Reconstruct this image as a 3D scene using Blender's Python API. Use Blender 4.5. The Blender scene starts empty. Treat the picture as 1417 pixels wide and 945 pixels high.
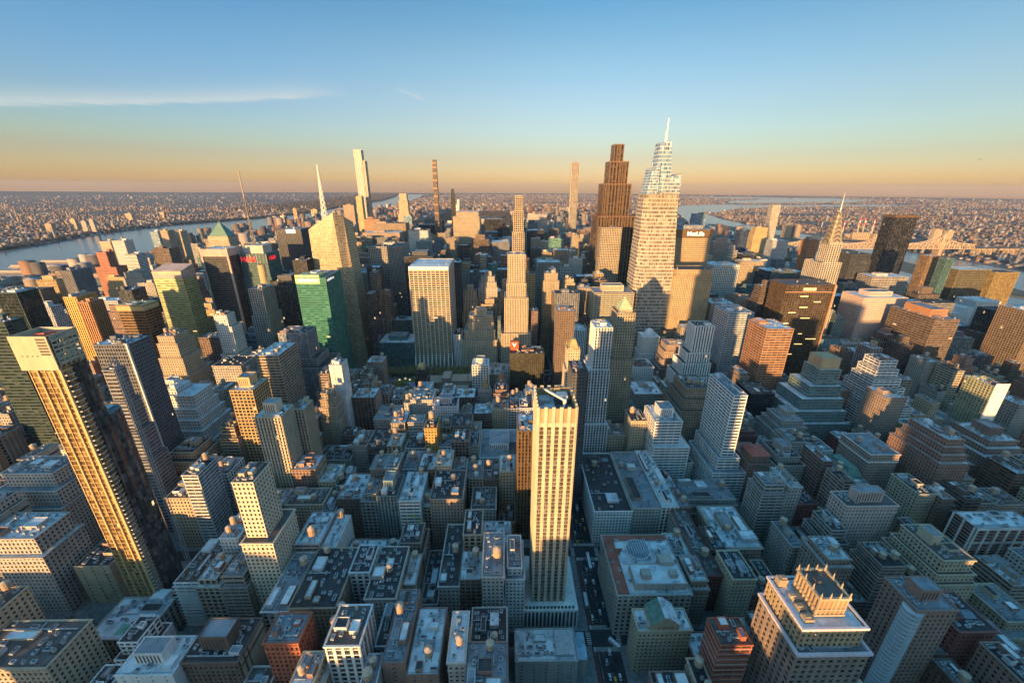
import bpy, math, random
from mathutils import Matrix, Vector
from math import sin, cos, pi, radians as RAD
# tuning values for sky, sun and air
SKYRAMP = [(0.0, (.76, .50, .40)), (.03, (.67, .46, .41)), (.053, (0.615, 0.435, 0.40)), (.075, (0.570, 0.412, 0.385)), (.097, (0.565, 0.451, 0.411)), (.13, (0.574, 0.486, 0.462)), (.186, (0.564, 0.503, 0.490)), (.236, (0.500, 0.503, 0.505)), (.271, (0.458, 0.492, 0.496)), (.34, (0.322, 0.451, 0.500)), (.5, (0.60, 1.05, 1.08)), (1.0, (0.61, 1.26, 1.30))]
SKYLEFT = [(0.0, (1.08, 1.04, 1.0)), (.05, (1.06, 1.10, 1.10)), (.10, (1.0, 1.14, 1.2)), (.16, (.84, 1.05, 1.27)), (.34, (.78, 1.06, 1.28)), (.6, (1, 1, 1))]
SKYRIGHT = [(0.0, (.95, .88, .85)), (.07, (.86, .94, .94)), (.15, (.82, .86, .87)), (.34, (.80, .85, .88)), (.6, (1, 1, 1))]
CLOUDC = (1.25, 1.35, 1.35, 1)
SKY_STRENGTH = .15
SUN_ENERGY = 3.2
SUN_COLOR = (1.0, .56, .21)
EXPOSURE = 1.84
HAZE = 2.4e-5
HAZEC = (.40, .52, .76)
LIT = .4
# ---------------------------------------------------------------- camera, sky, sun, exposure
SC = bpy.context.scene
COL = SC.collection
CAMP = (5.64, -5.94, 326.9)
cam = bpy.data.cameras.new('camera'); cam.lens = 36 * 561.76 / 1417; cam.sensor_width = 36
cam.clip_start = 1; cam.clip_end = 80000
camo = bpy.data.objects.new('camera', cam); COL.objects.link(camo)
camo.matrix_world = (Matrix.Translation(CAMP) @ Matrix.Rotation(-0.0191640, 4, 'Z')
                     @ Matrix.Rotation(pi / 2 - 0.362952, 4, 'X') @ Matrix.Rotation(0.00496638, 4, 'Z'))
SC.camera = camo
SUN_AZ = math.atan2(-0.462, -0.887)      # direction towards the sun, clockwise from +Y
SUN_EL = RAD(5.0)
W = bpy.data.worlds.new('World'); SC.world = W; W.use_nodes = True
nt = W.node_tree; nt.nodes.clear()
def N(t, **k):
    n = nt.nodes.new(t)
    for a, b in k.items(): setattr(n, a, b)
    return n
def L(a, b): nt.links.new(a, b)
def math_(op, a, b=None, c=None):
    n = N('ShaderNodeMath', operation=op)
    for i, v in enumerate((a, b, c)):
        if v is None: continue
        if isinstance(v, (int, float)): n.inputs[i].default_value = v
        else: L(v, n.inputs[i])
    return n.outputs[0]
def mixc(f, a, b, mode='MIX'):
    n = N('ShaderNodeMix', data_type='RGBA', blend_type=mode)
    for s, v in ((n.inputs['Factor'], f), (n.inputs['A'], a), (n.inputs['B'], b)):
        if isinstance(v, (int, float)): s.default_value = v
        elif isinstance(v, tuple): s.default_value = v if len(v) == 4 else v + (1,)
        else: L(v, s)
    return n.outputs['Result']
def ramp(fac, stops, interp='LINEAR'):
    n = N('ShaderNodeValToRGB'); n.color_ramp.interpolation = interp
    e = n.color_ramp.elements
    while len(e) < len(stops): e.new(0.5)
    for i, (p, c) in enumerate(stops):
        e[i].position = p; e[i].color = c if len(c) == 4 else c + (1,)
    L(fac, n.inputs[0]); return n.outputs[0]
tc = N('ShaderNodeTexCoord'); sep = N('ShaderNodeSeparateXYZ'); L(tc.outputs['Generated'], sep.inputs[0])
zz = math_('MAXIMUM', math_('ADD', sep.outputs[2], 0.016), 0.002)     # the earth curves away: the horizon dips below eye level
cmb = N('ShaderNodeCombineXYZ'); L(sep.outputs[0], cmb.inputs[0]); L(sep.outputs[1], cmb.inputs[1]); L(zz, cmb.inputs[2])
sky = N('ShaderNodeTexSky'); sky.sky_type = 'NISHITA'; sky.sun_disc = False
sky.sun_elevation = SUN_EL; sky.sun_rotation = SUN_AZ; sky.altitude = 300
sky.air_density = 1.0; sky.dust_density = 1.2; sky.ozone_density = 2.0
L(cmb.outputs[0], sky.inputs[0])
skyc = sky.outputs[0]
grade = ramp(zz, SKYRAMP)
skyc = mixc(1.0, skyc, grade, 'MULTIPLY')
az0_ = math_('ARCTAN2', sep.outputs[0], sep.outputs[1])
def mrange(v, a, b):
    n = N('ShaderNodeMapRange', interpolation_type='SMOOTHSTEP'); L(v, n.inputs[0]); n.inputs[1].default_value = a; n.inputs[2].default_value = b; return n.outputs[0]
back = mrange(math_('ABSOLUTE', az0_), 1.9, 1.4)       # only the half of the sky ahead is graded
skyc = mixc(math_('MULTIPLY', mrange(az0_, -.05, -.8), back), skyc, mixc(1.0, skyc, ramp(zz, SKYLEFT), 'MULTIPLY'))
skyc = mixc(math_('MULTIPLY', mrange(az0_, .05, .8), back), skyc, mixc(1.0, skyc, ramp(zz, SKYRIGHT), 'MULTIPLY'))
# thin cirrus streak low in the north-west and a short contrail
az = math_('ARCTAN2', sep.outputs[0], sep.outputs[1])
el = math_('ARCSINE', sep.outputs[2])
def streak(az0, az1, e0, slope, wid, amp, fuzz):
    nz = N('ShaderNodeTexNoise'); nz.inputs['Scale'].default_value = 9; nz.inputs['Detail'].default_value = 6
    c2 = N('ShaderNodeCombineXYZ'); L(math_('MULTIPLY', az, 1.6), c2.inputs[0]); L(math_('MULTIPLY', el, 26), c2.inputs[1]); L(c2.outputs[0], nz.inputs['Vector'])
    line = math_('ADD', e0, math_('MULTIPLY', math_('SUBTRACT', az, az0), slope))
    d = math_('SUBTRACT', el, line)
    d = math_('ADD', d, math_('MULTIPLY', math_('SUBTRACT', nz.outputs[0], 0.5), fuzz))
    up = math_('DIVIDE', math_('MAXIMUM', d, 0), wid * 3.2); dn = math_('DIVIDE', math_('MAXIMUM', math_('MULTIPLY', d, -1), 0), wid)
    g = math_('POWER', 2.718, math_('MULTIPLY', math_('ADD', math_('POWER', up, 1.3), math_('POWER', dn, 2)), -1))
    mr = N('ShaderNodeMapRange', interpolation_type='SMOOTHSTEP'); L(az, mr.inputs[0]); mr.inputs[1].default_value = az1 - 0.22 * abs(az1 - az0); mr.inputs[2].default_value = az1
    mr.inputs[3].default_value = 1; mr.inputs[4].default_value = 0
    m2 = N('ShaderNodeMapRange', interpolation_type='SMOOTHSTEP'); L(az, m2.inputs[0]); m2.inputs[1].default_value = az0; m2.inputs[2].default_value = az0 + 0.02
    return math_('MULTIPLY', math_('MULTIPLY', math_('MULTIPLY', g, mr.outputs[0]), m2.outputs[0]), math_('MULTIPLY', math_('ADD', nz.outputs[0], 0.35), amp))
s1 = streak(-0.95, -0.30, 0.0945, 0.125, 0.0045, 0.75, 0.012)
s2 = streak(-0.232, -0.160, 0.1875, -0.30, 0.0016, 0.45, 0.003)
skyc = mixc(math_('MINIMUM', math_('ADD', s1, s2), 1), skyc, CLOUDC)
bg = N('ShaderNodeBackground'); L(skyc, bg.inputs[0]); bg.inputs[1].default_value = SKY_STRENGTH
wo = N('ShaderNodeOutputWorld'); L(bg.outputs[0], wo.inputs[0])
sl = bpy.data.lights.new('sun', 'SUN'); sl.energy = SUN_ENERGY; sl.angle = RAD(0.6); sl.color = SUN_COLOR
so = bpy.data.objects.new('sun', sl); COL.objects.link(so)
SUNDIR = Vector((sin(SUN_AZ) * cos(SUN_EL), cos(SUN_AZ) * cos(SUN_EL), sin(SUN_EL)))
so.rotation_euler = SUNDIR.to_track_quat('Z', 'Y').to_euler(); so.location = (0, -300, 600)
SC.view_settings.view_transform = 'Standard'; SC.view_settings.look = 'None'; SC.view_settings.gamma = 1
SC.view_settings.exposure = EXPOSURE
SC.render.engine = 'CYCLES'
SC.cycles.max_bounces = 5; SC.cycles.diffuse_bounces = 3; SC.cycles.glossy_bounces = 3; SC.cycles.transmission_bounces = 2
SC.cycles.volume_bounces = 0; SC.cycles.use_denoising = True
SC.cycles.caustics_reflective = False; SC.cycles.caustics_refractive = False
HEROES = [
('west42a', -1104.6, -1075.4, 1150, 30, 183.2, 'm', 'cream', 'dark', [], 'p', 'pale gold apartment tower by the Hudson, left of the striped white tower', 'apartment_tower'),
('west42b', -1042.9, -1010.7, 1120, 28, 188.9, 'v', 'white', 'dark', [[70, 12, 0, 6, 0]], 'pt', 'white striped tower near the Hudson with a lower stepped wing in front', 'apartment_tower'),
('west42c', -986.1, -954.6, 1080, 30, 158.9, 'b', 'white', 'dark', [[50, 0, 16, 0, 0]], 'p', 'short white building with a bright blank top, beside the river tower', 'office_tower'),
('westbrick', -958.4, -935, 980, 20, 179.3, 'm', 'brick2', 'dark', [[35, 14, 12, 0, 10]], 'p', 'red brick tower with lower shoulders standing before the Hudson', 'apartment_tower'),
('mcgraw', -834.7, -797, 900, 30, 147.3, 'm', 'stone', 'dark', [[12, 5, 5, 3, 3], [30, 6, 6, 3, 3]], 'p', 'old stone tower with stepped top, beneath the white striped tower', 'office_tower'),
('glassw', -1085.8, -1061.7, 1300, 26, 193.2, 'g', 'steel', 'blue', [], 'p', 'slim blue glass tower with gold front, left one of a close pair', 'glass_tower'),
('glassw2', -1037.6, -1016.1, 1280, 26, 199.6, 'v', 'cream', 'dark', [], 'p', 'slim pale tower, right one of a close pair near the pyramid tower', 'apartment_tower'),
('brightw', -1065.5, -1031.4, 1350, 30, 190.5, 'm', 'cream', 'dark', [], 'p', 'broad pale apartment tower glowing gold left of the pyramid-topped tower', 'apartment_tower'),
('brownw', -892.4, -850.7, 1060, 34, 176.7, 'x', 'brown', 'dark', [], 'p', 'brown gridded block in front of the slim paired towers', 'office_tower'),
('yellow', -549.9, -505, 640, 30.3, 198.9, 'b', 'ygreen', 'greenglass', [[16, -0.1, -0.1, -0.1, -0.1]], '', 'tall yellow glass office tower with dark green side and wedge-cut top', 'office_tower'),
('darkframe', -501.6, -458.7, 690, 40, 227.8, 'b', 'dgray', 'black', [], 'f', 'dark office tower framed by pale corner bands below the green pyramid', 'office_tower'),
('wwp', -888.9, -828.7, 1265, 45, 184.6, 'm', 'cream', 'dark', [[22, 4, 4, 4, 4]], '', 'brick tower with a steep green copper pyramid roof', 'office_tower'),
('condenast', -455.7, -409.2, 715, 44, 215.7, 'xf', 'teal', 'dark', [[40, 2, 2, 2, 2]], '', 'glass tower with red rooftop sign and tall dark antenna mast', 'office_tower'),
('wedge3ts', -406.2, -384.4, 640, 36, 172.3, 'x', 'stone', 'dark', [[45, 3, 3, 2, 2]], 'p', 'tower with white gridded top in front of the antenna tower', 'office_tower'),
('darkgold', -507, -472.3, 520, 25.1, 178.6, 'b', 'bronze', 'black', [], '', 'bronze banded slab, its pale gold parapet above a black side', 'office_tower'),
('golddark', -614.6, -596.7, 560, 30, 179.9, 'v', 'gold', 'gold', [], 'p', 'narrow gold glass tower on the left edge of a black tower', 'glass_tower'),
('golddark2', -582.4, -564.8, 545, 19.3, 176.7, 'v', 'rust', 'black', [], 'p', 'rust fronted tower with a black side wall', 'office_tower'),
('farblock', -592.9, -568.1, 470, 23.7, 208.5, 'g', 'dgreen', 'black', [], '', 'dark banded slab at the left edge beneath the river pier', 'office_tower'),
('farblock2', -541.7, -509.1, 400, 18.1, 194.8, 'b', 'dgreen', 'black', [], 'p', 'dark banded block at the far left edge behind the leaning gold tower', 'office_tower'),
('graytower', -863.3, -842.5, 800, 40, 169.8, 'v', 'gray', 'dark', [], 'p', 'grey ribbed tower with one sunlit edge, near the river pier', 'office_tower'),
('graytower2', -885.3, -873.6, 840, 12.1, 168, 'm', 'cream', 'dark', [], 'p', 'slim tower behind the ribbed grey one near the river pier', 'apartment_tower'),
('graybig', -374.8, -344, 350, 26.2, 189.2, 'xf', 'dgray2', 'dark', [], '', 'grey office tower with diagonal-looking fine grid and pale corner pier', 'office_tower'),
('greenterr', -343.1, -332.1, 320, 10, 177.3, 'b', 'gray', 'dark', [[30, 1, 2, 2, 2], [60, 1, 2, 2, 2], [90, 1, 2, 2, 2]], 'p', 'narrow grey banded building with stepped terraces behind the leaning gold tower', 'office_tower'),
('whitenarrow', -413, -394.5, 560, 18.4, 153.3, 'm', 'white', 'dark', [[18, 0, 3, 0, 6], [60, 2, 3, 3, 4], [130, 6, 6, 6, 4]], 'p', 'narrow white tower stepping down its right side', 'office_tower'),
('oldstep', -448.5, -427.1, 500, 26, 143.2, 'm', 'tan', 'dark', [[10, 2, 3, 2, 3], [30, 2, 3, 2, 3], [55, 2, 3, 2, 3]], 'pt', 'old tan ziggurat tower below the yellow glass tower', 'office_tower'),
('oldlow', -388.5, -350.1, 500, 34, 100.7, 'm', 'stone', 'dark', [], '', 'low stone block with tall arched base under the narrow white tower', 'office_building'),
('viacom', -457.5, -406.9, 850, 45.9, 245.7, 'v', 'dgray', 'dark', [], '', 'broad dark office slab carrying a white rooftop sign', 'office_tower'),
('lowdark', -358.5, -334, 700, 30, 208.4, 'x', 'black', 'dark', [], 'p', 'black office block with lit windows left of the faceted crystal tower', 'office_tower'),
('green', -315.2, -269.1, 615, 61.5, 196.3, 'b', 'greend', 'deepgreen', [], '', 'emerald green glass tower with white lettering on its crown', 'glass_tower'),
('pale', -307, -267.6, 526, 30, 137.7, 'g', 'pink', 'blue', [[38, 0, 8, 0, 10], [50, 3, 12, 6, 10]], 'p', 'pale pinkish glass slab above stepped grey terraces', 'office_tower'),
('brownband', -294.7, -267.2, 450, 45.4, 136.2, 'b', 'tan', 'dark', [], '', 'brown building with dark ribbon windows and mechanical penthouse', 'office_tower'),
('goldgrid', -284.2, -260.2, 380, 30, 126, 'x', 'gold2', 'dark', [], 'P', 'golden gridded tower with square penthouse, left of the twin-slab residence', 'office_tower'),
('goldres', -230, -205.7, 330, 24, 123.8, 'v', 'cream2', 'dark', [], 'P', 'gold ribbed apartment slab with corner balconies and large penthouse', 'apartment_tower'),
('goldres2', -210.2, -197.3, 356, 20, 117, 'v', 'cream', 'dark', [], 'p', 'narrower grey ribbed slab joined behind the gold ribbed apartment slab', 'apartment_tower'),
('whiteslab', -204.9, -190.3, 441.9, 19.1, 127.1, 'blankv', 'white', 'dark', [], 'p', 'thin white concrete slab tower with a single dark window strip', 'apartment_tower'),
('whiteslabw', -224.7, -212.3, 452, 20, 111, 'b', 'brickl', 'dark', [[25, 6, 0, 0, 0]], 'p', 'terraced apartment house attached left of the thin white slab', 'apartment_house'),
('oldgold', -208.3, -197.5, 418, 14, 102, 'm', 'tan', 'dark', [[8, 2, 2, 1, 1], [18, 2, 2, 1, 1], [35, 1, 2, 1, 1]], 'pt', 'old tan stepped tower crowned by sunlit battlements beside the white slab', 'office_tower'),
('l12a', -431.9, -387.7, 290, 24.4, 93.1, 'm', 'stone', 'dark', [[14, 4, 4, 6, 4], [30, 2, 2, 4, 4]], '', 'massive stone department building at the left edge with sunlit top', 'department_store'),
('l12b', -392.4, -351.2, 235, 26.2, 77, 'm', 'stone', 'dark', [[16, 3, 3, 3, 3]], '', 'large stone building at lower left with stepped light roof', 'office_building'),
('slabgold', -183.4, -168.6, 225, 22, 135.7, 'm', 'cream2', 'dark', [[50, 2, 6, 5, 6]], 'p', 'white tower with blank golden upper wall and small square windows', 'apartment_tower'),
('balres', -244.1, -225.3, 219.8, 40.9, 47.5, 'b', 'white', 'dark', [], '', 'long white balcony apartment block with planted roof terrace', 'apartment_house'),
('hall', -292.3, -252.4, 193.6, 31.2, 26, 'mv', 'stone', 'dark', [], '', 'low stone hall with columns and a green roof panel', 'terminal_hall'),
('l12c', -307.7, -258, 150, 27.4, 68.5, 'm', 'tan', 'dark', [], '', 'big tan hotel at the bottom left corner, dark courtyard roof', 'hotel_building'),
('whitebl', -222, -189, 150, 22, 60.5, 'blank', 'white', 'dark', [], 'P', 'white building with blank side wall at the bottom edge', 'office_building'),
('darkroofs', -188, -154.8, 156, 26, 61.2, 'm', 'brown', 'dark', [], 'P', 'brown brick building with white box penthouse on a black roof', 'loft_building'),
('brickor', -136.9, -116.7, 157, 18, 75.8, 'm', 'red', 'dark', [], '', 'red brick tower with orange sunlit crown and white blank side', 'hotel_building'),
('whitepier', -96.9, -77.4, 150, 24, 83.4, 'mv', 'white', 'dark', [], '', 'white fronted building with tall dark window strips and blank tan side', 'loft_building'),
('lowpod', -340, -312.2, 240, 30, 42.1, 'blank', 'cream', 'dark', [], '', 'low pale building at the foot of the leaning gold tower', 'office_building'),
('sbox', -336, -312.8, 347, 28, 72.7, 'm', 'tan', 'dark', [[8, 3, 3, 5, 4], [22, 4, 4, 5, 4]], 'pt', 'stepped tan loft tower behind the leaning gold tower, roofs in blue shade', 'loft_tower'),
('grace', -161.5, -92.7, 702, 86.3, 197.2, 'xg', 'cream2', 'black', [], '', 'white gridded office slab with dark windows facing the park', 'office_tower'),
('rock', -138.5, -72, 1262, 60, 258.1, 'v', 'cream', 'dark', [[14, 10, 3, 0, 20], [80, 4, 12, 0, 30]], '', 'broad stone slab skyscraper in the centre with stepped shoulders', 'skyscraper'),
('s1166', -312, -268.6, 960, 32, 196.8, 'x', 'stone', 'dark', [], '', 'gridded stone slab, tallest of the row behind the crystal tower', 'office_tower'),
('s1155', -248.4, -218.6, 900, 71.8, 205, 'v', 'stone', 'black', [], '', 'dark ribbed slab with pale stone top, right of the gridded slab', 'office_tower'),
('s1133', -296.8, -266.9, 800, 18.5, 167.6, 'v', 'lgray', 'dark', [], 'p', 'pale ribbed slab just right of the faceted crystal tower', 'office_tower'),
('s1120', -263.7, -239.9, 790, 25.1, 179.6, 'g', 'dgray', 'dark', [], 'p', 'dark glass slab squeezed between two ribbed slabs', 'glass_tower'),
('tdark', -198.7, -140.2, 830, 60, 194.3, 'g', 'dgray', 'black', [], 'P', 'dark office block with pale domed roof plant behind the white gridded slab', 'office_tower'),
('glass18', -432.7, -391, 1150, 34, 182.9, 'g', 'steel', 'gold', [], 'p', 'golden glass block beside the crystal tower', 'glass_tower'),
('eq', -453.5, -333, 1350, 60, 187.8, 'm', 'brownl', 'dark', [], 'p', 'wide tan office block under the tallest slim tower', 'office_tower'),
('eq2', -444, -335.2, 1450, 60, 209, 'v', 'brownl', 'dark', [], 'p', 'tall tan slab with flat top behind the wide tan block', 'office_tower'),
('orangeb', -513.2, -455, 1560, 40, 215.3, 'b', 'orange', 'dark', [], 'p', 'orange banded block at the foot of the tallest slim tower', 'office_tower'),
('cptn', -628.2, -603.8, 1840, 30, 286.8, 'm', 'gold2', 'dark', [], 'p', 'gold masonry tower touching the left of the tallest slim tower', 'apartment_tower'),
('strip', -265.6, -210.8, 1180, 40, 211.5, 'v', 'white', 'dark', [[25, 2, 2, 2, 2]], 'p', 'white striped crown on a blue-grey slab right of the tan block', 'office_tower'),
('w220', -484.7, -451.3, 2010, 26, 296.7, 'm', 'cream', 'dark', [[30, 5, 5, 3, 3], [90, 6, 6, 3, 3]], '', 'cream stone tower with dark metal crown near the park', 'apartment_tower'),
('dark57', -350.6, -277.9, 1700, 50, 183.7, 'g', 'dgray', 'black', [], 'p', 'dark wide office slab left of the pencil tower foot', 'office_tower'),
('dbox', -78.6, -3.7, 1750, 44, 203.5, 'g', 'black', 'black', [], 'w', 'black boxy office tower with a thin white roof line', 'office_tower'),
('gray52', -30, 19, 1120, 50, 187.6, 'v', 'gray', 'dark', [], 'p', 'grey ribbed office block left of the twin-crowned slim tower', 'office_tower'),
('greensm', -34.2, -11.9, 960, 26, 155.4, 'g', 'green2', 'green2', [], 'p', 'small green glass building between grey slabs', 'office_building'),
('slenderd', -72.9, -54.6, 930, 26, 157.3, 'g', 'black', 'black', [], 'p', 'slim black glass tower in front of the broad stone slab', 'glass_tower'),
('diag', -101.7, -80.6, 790, 30, 189.7, 'x', 'dgray', 'dark', [], 'p', 'dark tower with a woven grid front just right of the white slab', 'office_tower'),
('bp7', -228.3, -164.2, 702, 50, 56.3, 'g', 'teal', 'teal', [], 'P', 'low wide teal glass building facing the park', 'office_building'),
('bp5', -223.9, -183.7, 800, 29, 68.5, 'b', 'teal', 'teal', [], 'p', 'teal banded block behind the low park-side glass building', 'office_building'),
('goldold', -59.6, -17.3, 706, 30, 106.8, 'm', 'cream', 'dark', [[12, 3, 2, 2, 2], [26, 6, 3, 3, 3], [44, 6, 4, 4, 4]], 'P', 'gold stepped masonry tower beside the white gridded slab', 'office_tower'),
('oldstrip', -90.3, -75.6, 706, 34, 70.3, 'v', 'white', 'dark', [], 'p', 'pale building with tall ribs between white slab and gold masonry tower', 'office_building'),
('whitegrid2', -42.6, -18.2, 540, 24, 82.7, 'x', 'white', 'black', [], 'P', 'small white gridded tower with an orange penthouse', 'office_tower'),
('conebody', -5.8, 6.8, 545, 16, 51.8, 'm', 'pink', 'dark', [[12, 2, 2, 2, 2], [40, 4, 4, 4, 4]], '', 'small masonry tower under an orange conical roof', 'office_tower'),
('radiator', -125.8, -113, 545, 16, 72.5, 'm', 'black', 'dark', [[4, 1.5, 1.5, 1, 1], [14, 1.5, 1.5, 1, 1]], '', 'small black brick tower with gilded stepped crown before the park', 'office_tower'),
('knox', -115, -87.4, 455, 30, 72.5, 'm', 'stone', 'dark', [], '', 'old stone block with a sunlit columned attic', 'hotel_building'),
('whitepk', -84, -54.4, 440, 24, 71.5, 'm', 'lilac', 'dark', [[4, 0, 0, 1, 0]], 'P', 'white hotel tower with tiny square windows and sunlit upper edge', 'hotel_building'),
('goldtank', -82.1, -68.8, 375, 22, 81.9, 'm', 'ochre', 'dark', [], 'T', 'narrow ochre loft tower topped by a sunlit water tank', 'loft_tower'),
('spikeb', -29.5, -15.3, 505, 14, 59.4, 'm', 'pinkl', 'dark', [[6, 2, 2, 2, 2], [20, 3, 3, 3, 3]], '', 'small pinnacled gothic tower glowing orange before the park', 'office_tower'),
('bronze', 17.4, 32.7, 301.6, 30, 125.6, 'v', 'bronze', 'black', [], '', 'bronze and black glass building hidden left of the tall cream tower', 'office_tower'),
('orangebit', 0.1, 15.5, 300, 24, 23.8, 'm', 'rust', 'dark', [], '', 'small building with bright orange upper wall left of the bronze building', 'loft_building'),
('f500', 11.6, 41.5, 702, 30, 218.7, 'v', 'cream', 'dark', [[50, 2, 2, 3, 2], [75, 4, 4, 6, 4], [140, 6, 6, 6, 6]], '', 'slim cream tower with window stripes rising beside Fifth Avenue', 'skyscraper'),
('f520', 25.6, 40.2, 790, 20, 312.1, 'x', 'cream', 'dark', [[26, 3, 1.5, 1.5, 1.5], [65, 2, 2, 2, 2]], '', 'very slim stepped cream tower directly behind the cream window-striped one', 'skyscraper'),
('brownslab', 13.8, 64.8, 556.8, 30, 94, 'v', 'olive', 'black', [], '', 'olive black slab with a red letter box on its roof', 'office_tower'),
('m425', 105, 124, 413.2, 25, 184, 'vs2', 'white', 'dark', [[50, 4, 1, 2, 3], [120, 3, 3, 3, 3]], '', 'slim blue and white striped tower with gold corner bays', 'apartment_tower'),
('m10e40', 142.9, 165, 464.4, 28, 185, 'm', 'stone2', 'dark', [[18, 1, 1, 1, 1], [60, 3, 2, 2, 2], [150, 5, 5, 4, 5]], '', 'stone tower with a green copper pyramid roof', 'skyscraper'),
('m400', 25.7, 48.7, 206.7, 28, 203.8, 'x2', 'cream2', 'dark', [], '', 'tall cream tower with bay windows, foreground beside Fifth Avenue', 'skyscraper'),
('cream', 164.2, 234.6, 690, 45, 154.1, 'b', 'cream', 'dark', [], 'P', 'cream banded office block behind the copper pyramid tower', 'office_tower'),
('tanw', 82.9, 108.2, 560, 30, 159.5, 'm', 'brown', 'dark', [], 'p', 'dark brown block with small white windows right of the avenue', 'office_building'),
('ziggold', 123.2, 144.8, 800, 26, 155, 'm', 'cream', 'dark', [[8, 3, 3, 2, 3], [20, 4, 4, 3, 4], [36, 4, 4, 4, 4]], 'p', 'gold ziggurat tower right of the avenue in the centre', 'office_tower'),
('fsb', 82.4, 97.4, 450, 20, 142.8, 'm', 'cream', 'dark', [[25, 2, 3, 2, 2], [60, 3, 4, 3, 3]], '', 'cream tower with a small gold hipped roof', 'office_tower'),
('darkb9', 70.9, 86.1, 345, 30, 161.3, 'm', 'dgray', 'dark', [], 'p', 'dark brick block directly behind the tall cream foreground tower', 'office_building'),
('lincoln', 307.2, 371.2, 700, 40, 193.2, 'm', 'tan2', 'dark', [[10, 2, 2, 2, 2], [110, 10, 6, 10, 4]], '', 'broad gold masonry tower with gothic top below the octagonal slab', 'office_tower'),
('metlife', 350.8, 432.8, 830, 50, 248.6, 'b', 'tan2', 'dark', [], '', 'huge octagonal slab with white lettering on its crown', 'skyscraper'),
('cream2', 223.2, 270.6, 935, 30, 242.9, 'x', 'cream', 'dark', [], '', 'cream gridded tower standing before the brown stepped supertall', 'office_tower'),
('whitegrid', 453.9, 512, 860, 50, 172.3, 'x', 'white', 'green2', [], 'p', 'white framed office tower with green glass left of the cylinder of towers', 'office_tower'),
('stripe', 274, 300.7, 530, 24, 146.1, 'vs', 'white', 'black', [[40, 6, 0, 2, 3], [55, 5, 2, 3, 4], [75, 5, 3, 4, 4]], '', 'white tower with black vertical stripes and stepped left base', 'office_tower'),
('grayglass', 364, 404.8, 610, 46, 141, 'b', 'lgray', 'dark', [], 'p', 'pale grey glass office tower left of the orange gridded tower', 'office_tower'),
('orange', 376.7, 414.9, 530, 46, 141.7, 'b', 'orange2', 'dark', [], '', 'orange brown banded tower in the right of centre', 'office_tower'),
('orangebase', 348.7, 382.1, 490, 39, 59.9, 'b', 'black', 'black', [], '', 'black banded lower building at the foot of the orange banded tower', 'office_building'),
('whiteslab2', 241.1, 255.3, 360, 52, 128.3, 'b', 'white', 'black', [[75, 4, 6, 3, 0], [90, 6, 6, 6, 0]], '', 'sharp white banded slab with pale blank end wall', 'office_tower'),
('darksign', 463.9, 543.7, 635, 42, 181.1, 'x', 'bronze', 'dark', [], '', 'dark bronze tower with gold window glints and a lit sign panel', 'office_tower'),
('beige', 658.5, 739.9, 700, 50, 142.4, 'v2', 'pink', 'dark', [], 'P', 'beige tower with ribbed crown, right of the dark bronze tower', 'office_tower'),
('brownbig', 693.2, 733.2, 600, 80, 133, 'b', 'brown', 'dark', [], 'R', 'big brown slab with a broad orange brick penthouse', 'office_tower'),
('darkgreen', 924.5, 971.3, 705, 34.6, 114.8, 'g', 'dgreen', 'dark', [], 'p', 'dark green glass tower left of the brown edge tower', 'office_tower'),
('whitest', 980.6, 1032.4, 790, 40, 111.2, 'v', 'white', 'dark', [], 'd', 'white striped stepped roof with small domes behind the dark green tower', 'office_tower'),
('brownedge', 855.1, 930.7, 600, 53.6, 142.5, 'x', 'brown2', 'dark', [], '', 'tall brown gridded tower at the right edge', 'office_tower'),
('zig', 418.1, 446.8, 470, 30, 105.4, 'b', 'teal2', 'teal', [[22, 10, 4, 4, 6], [38, 10, 4, 5, 6], [54, 9, 4, 5, 6], [70, 6, 4, 5, 6]], '', 'teal banded ziggurat office block with orange brick top', 'office_tower'),
('wcake', 503.7, 528.1, 480, 24, 114.2, 'b', 'white', 'dark', [[12, 3, 3, 3, 3], [24, 3, 4, 4, 3], [36, 4, 5, 4, 3], [48, 4, 5, 5, 3], [60, 4, 5, 5, 3]], '', 'pale wedding cake tower with narrow setback terraces', 'office_tower'),
('pinkold', 545.6, 563, 540, 24, 107.6, 'x', 'pinkl', 'dark', [], 'p', 'pinkish gridded tower just behind the pale wedding cake tower', 'apartment_tower'),
('redold', 542.6, 558.9, 580, 28, 86.8, 'm', 'brick', 'dark', [[20, 3, 3, 3, 3]], 'p', 'red brick tower with curved stepped balconies behind the teal ziggurat', 'apartment_tower'),
('whiter', 613.6, 631, 434.3, 34, 98.5, 'blanks', 'ylime', 'greenglass', [], 'p', 'white slab tower with blank front and greenish windowed side', 'apartment_tower'),
('whitebands', 172.3, 203, 380, 36, 85.4, 'b', 'white', 'dark', [[30, 0, 10, 6, 0]], 'P', 'white banded stepped office building right of the striped tower foot', 'office_building'),
('stepbrick', 230.8, 260.6, 440, 40, 95.3, 'm', 'tan', 'dark', [[14, 3, 4, 4, 4], [28, 4, 3, 4, 4]], 'pt', 'tan stepped brick tower beside the white banded slab', 'loft_tower'),
('brownst', 267.4, 301.5, 600, 26, 90.6, 'm', 'brickl', 'dark', [[10, 3, 3, 2, 2], [24, 3, 3, 2, 2], [40, 3, 3, 2, 2]], 'p', 'brown brick stepped tower left of the black and white striped tower', 'office_tower'),
('dome', 241.7, 270.2, 640, 26, 89.6, 'm', 'white', 'dark', [[30, 2, 3, 3, 3]], '', 'pale old tower with a round dome, left of the brown stepped tower', 'hotel_building'),
('low18', 212, 243.3, 580, 34, 60.3, 'm', 'white', 'dark', [], '', 'pale old block with arched attic below the domed tower', 'office_building'),
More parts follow.
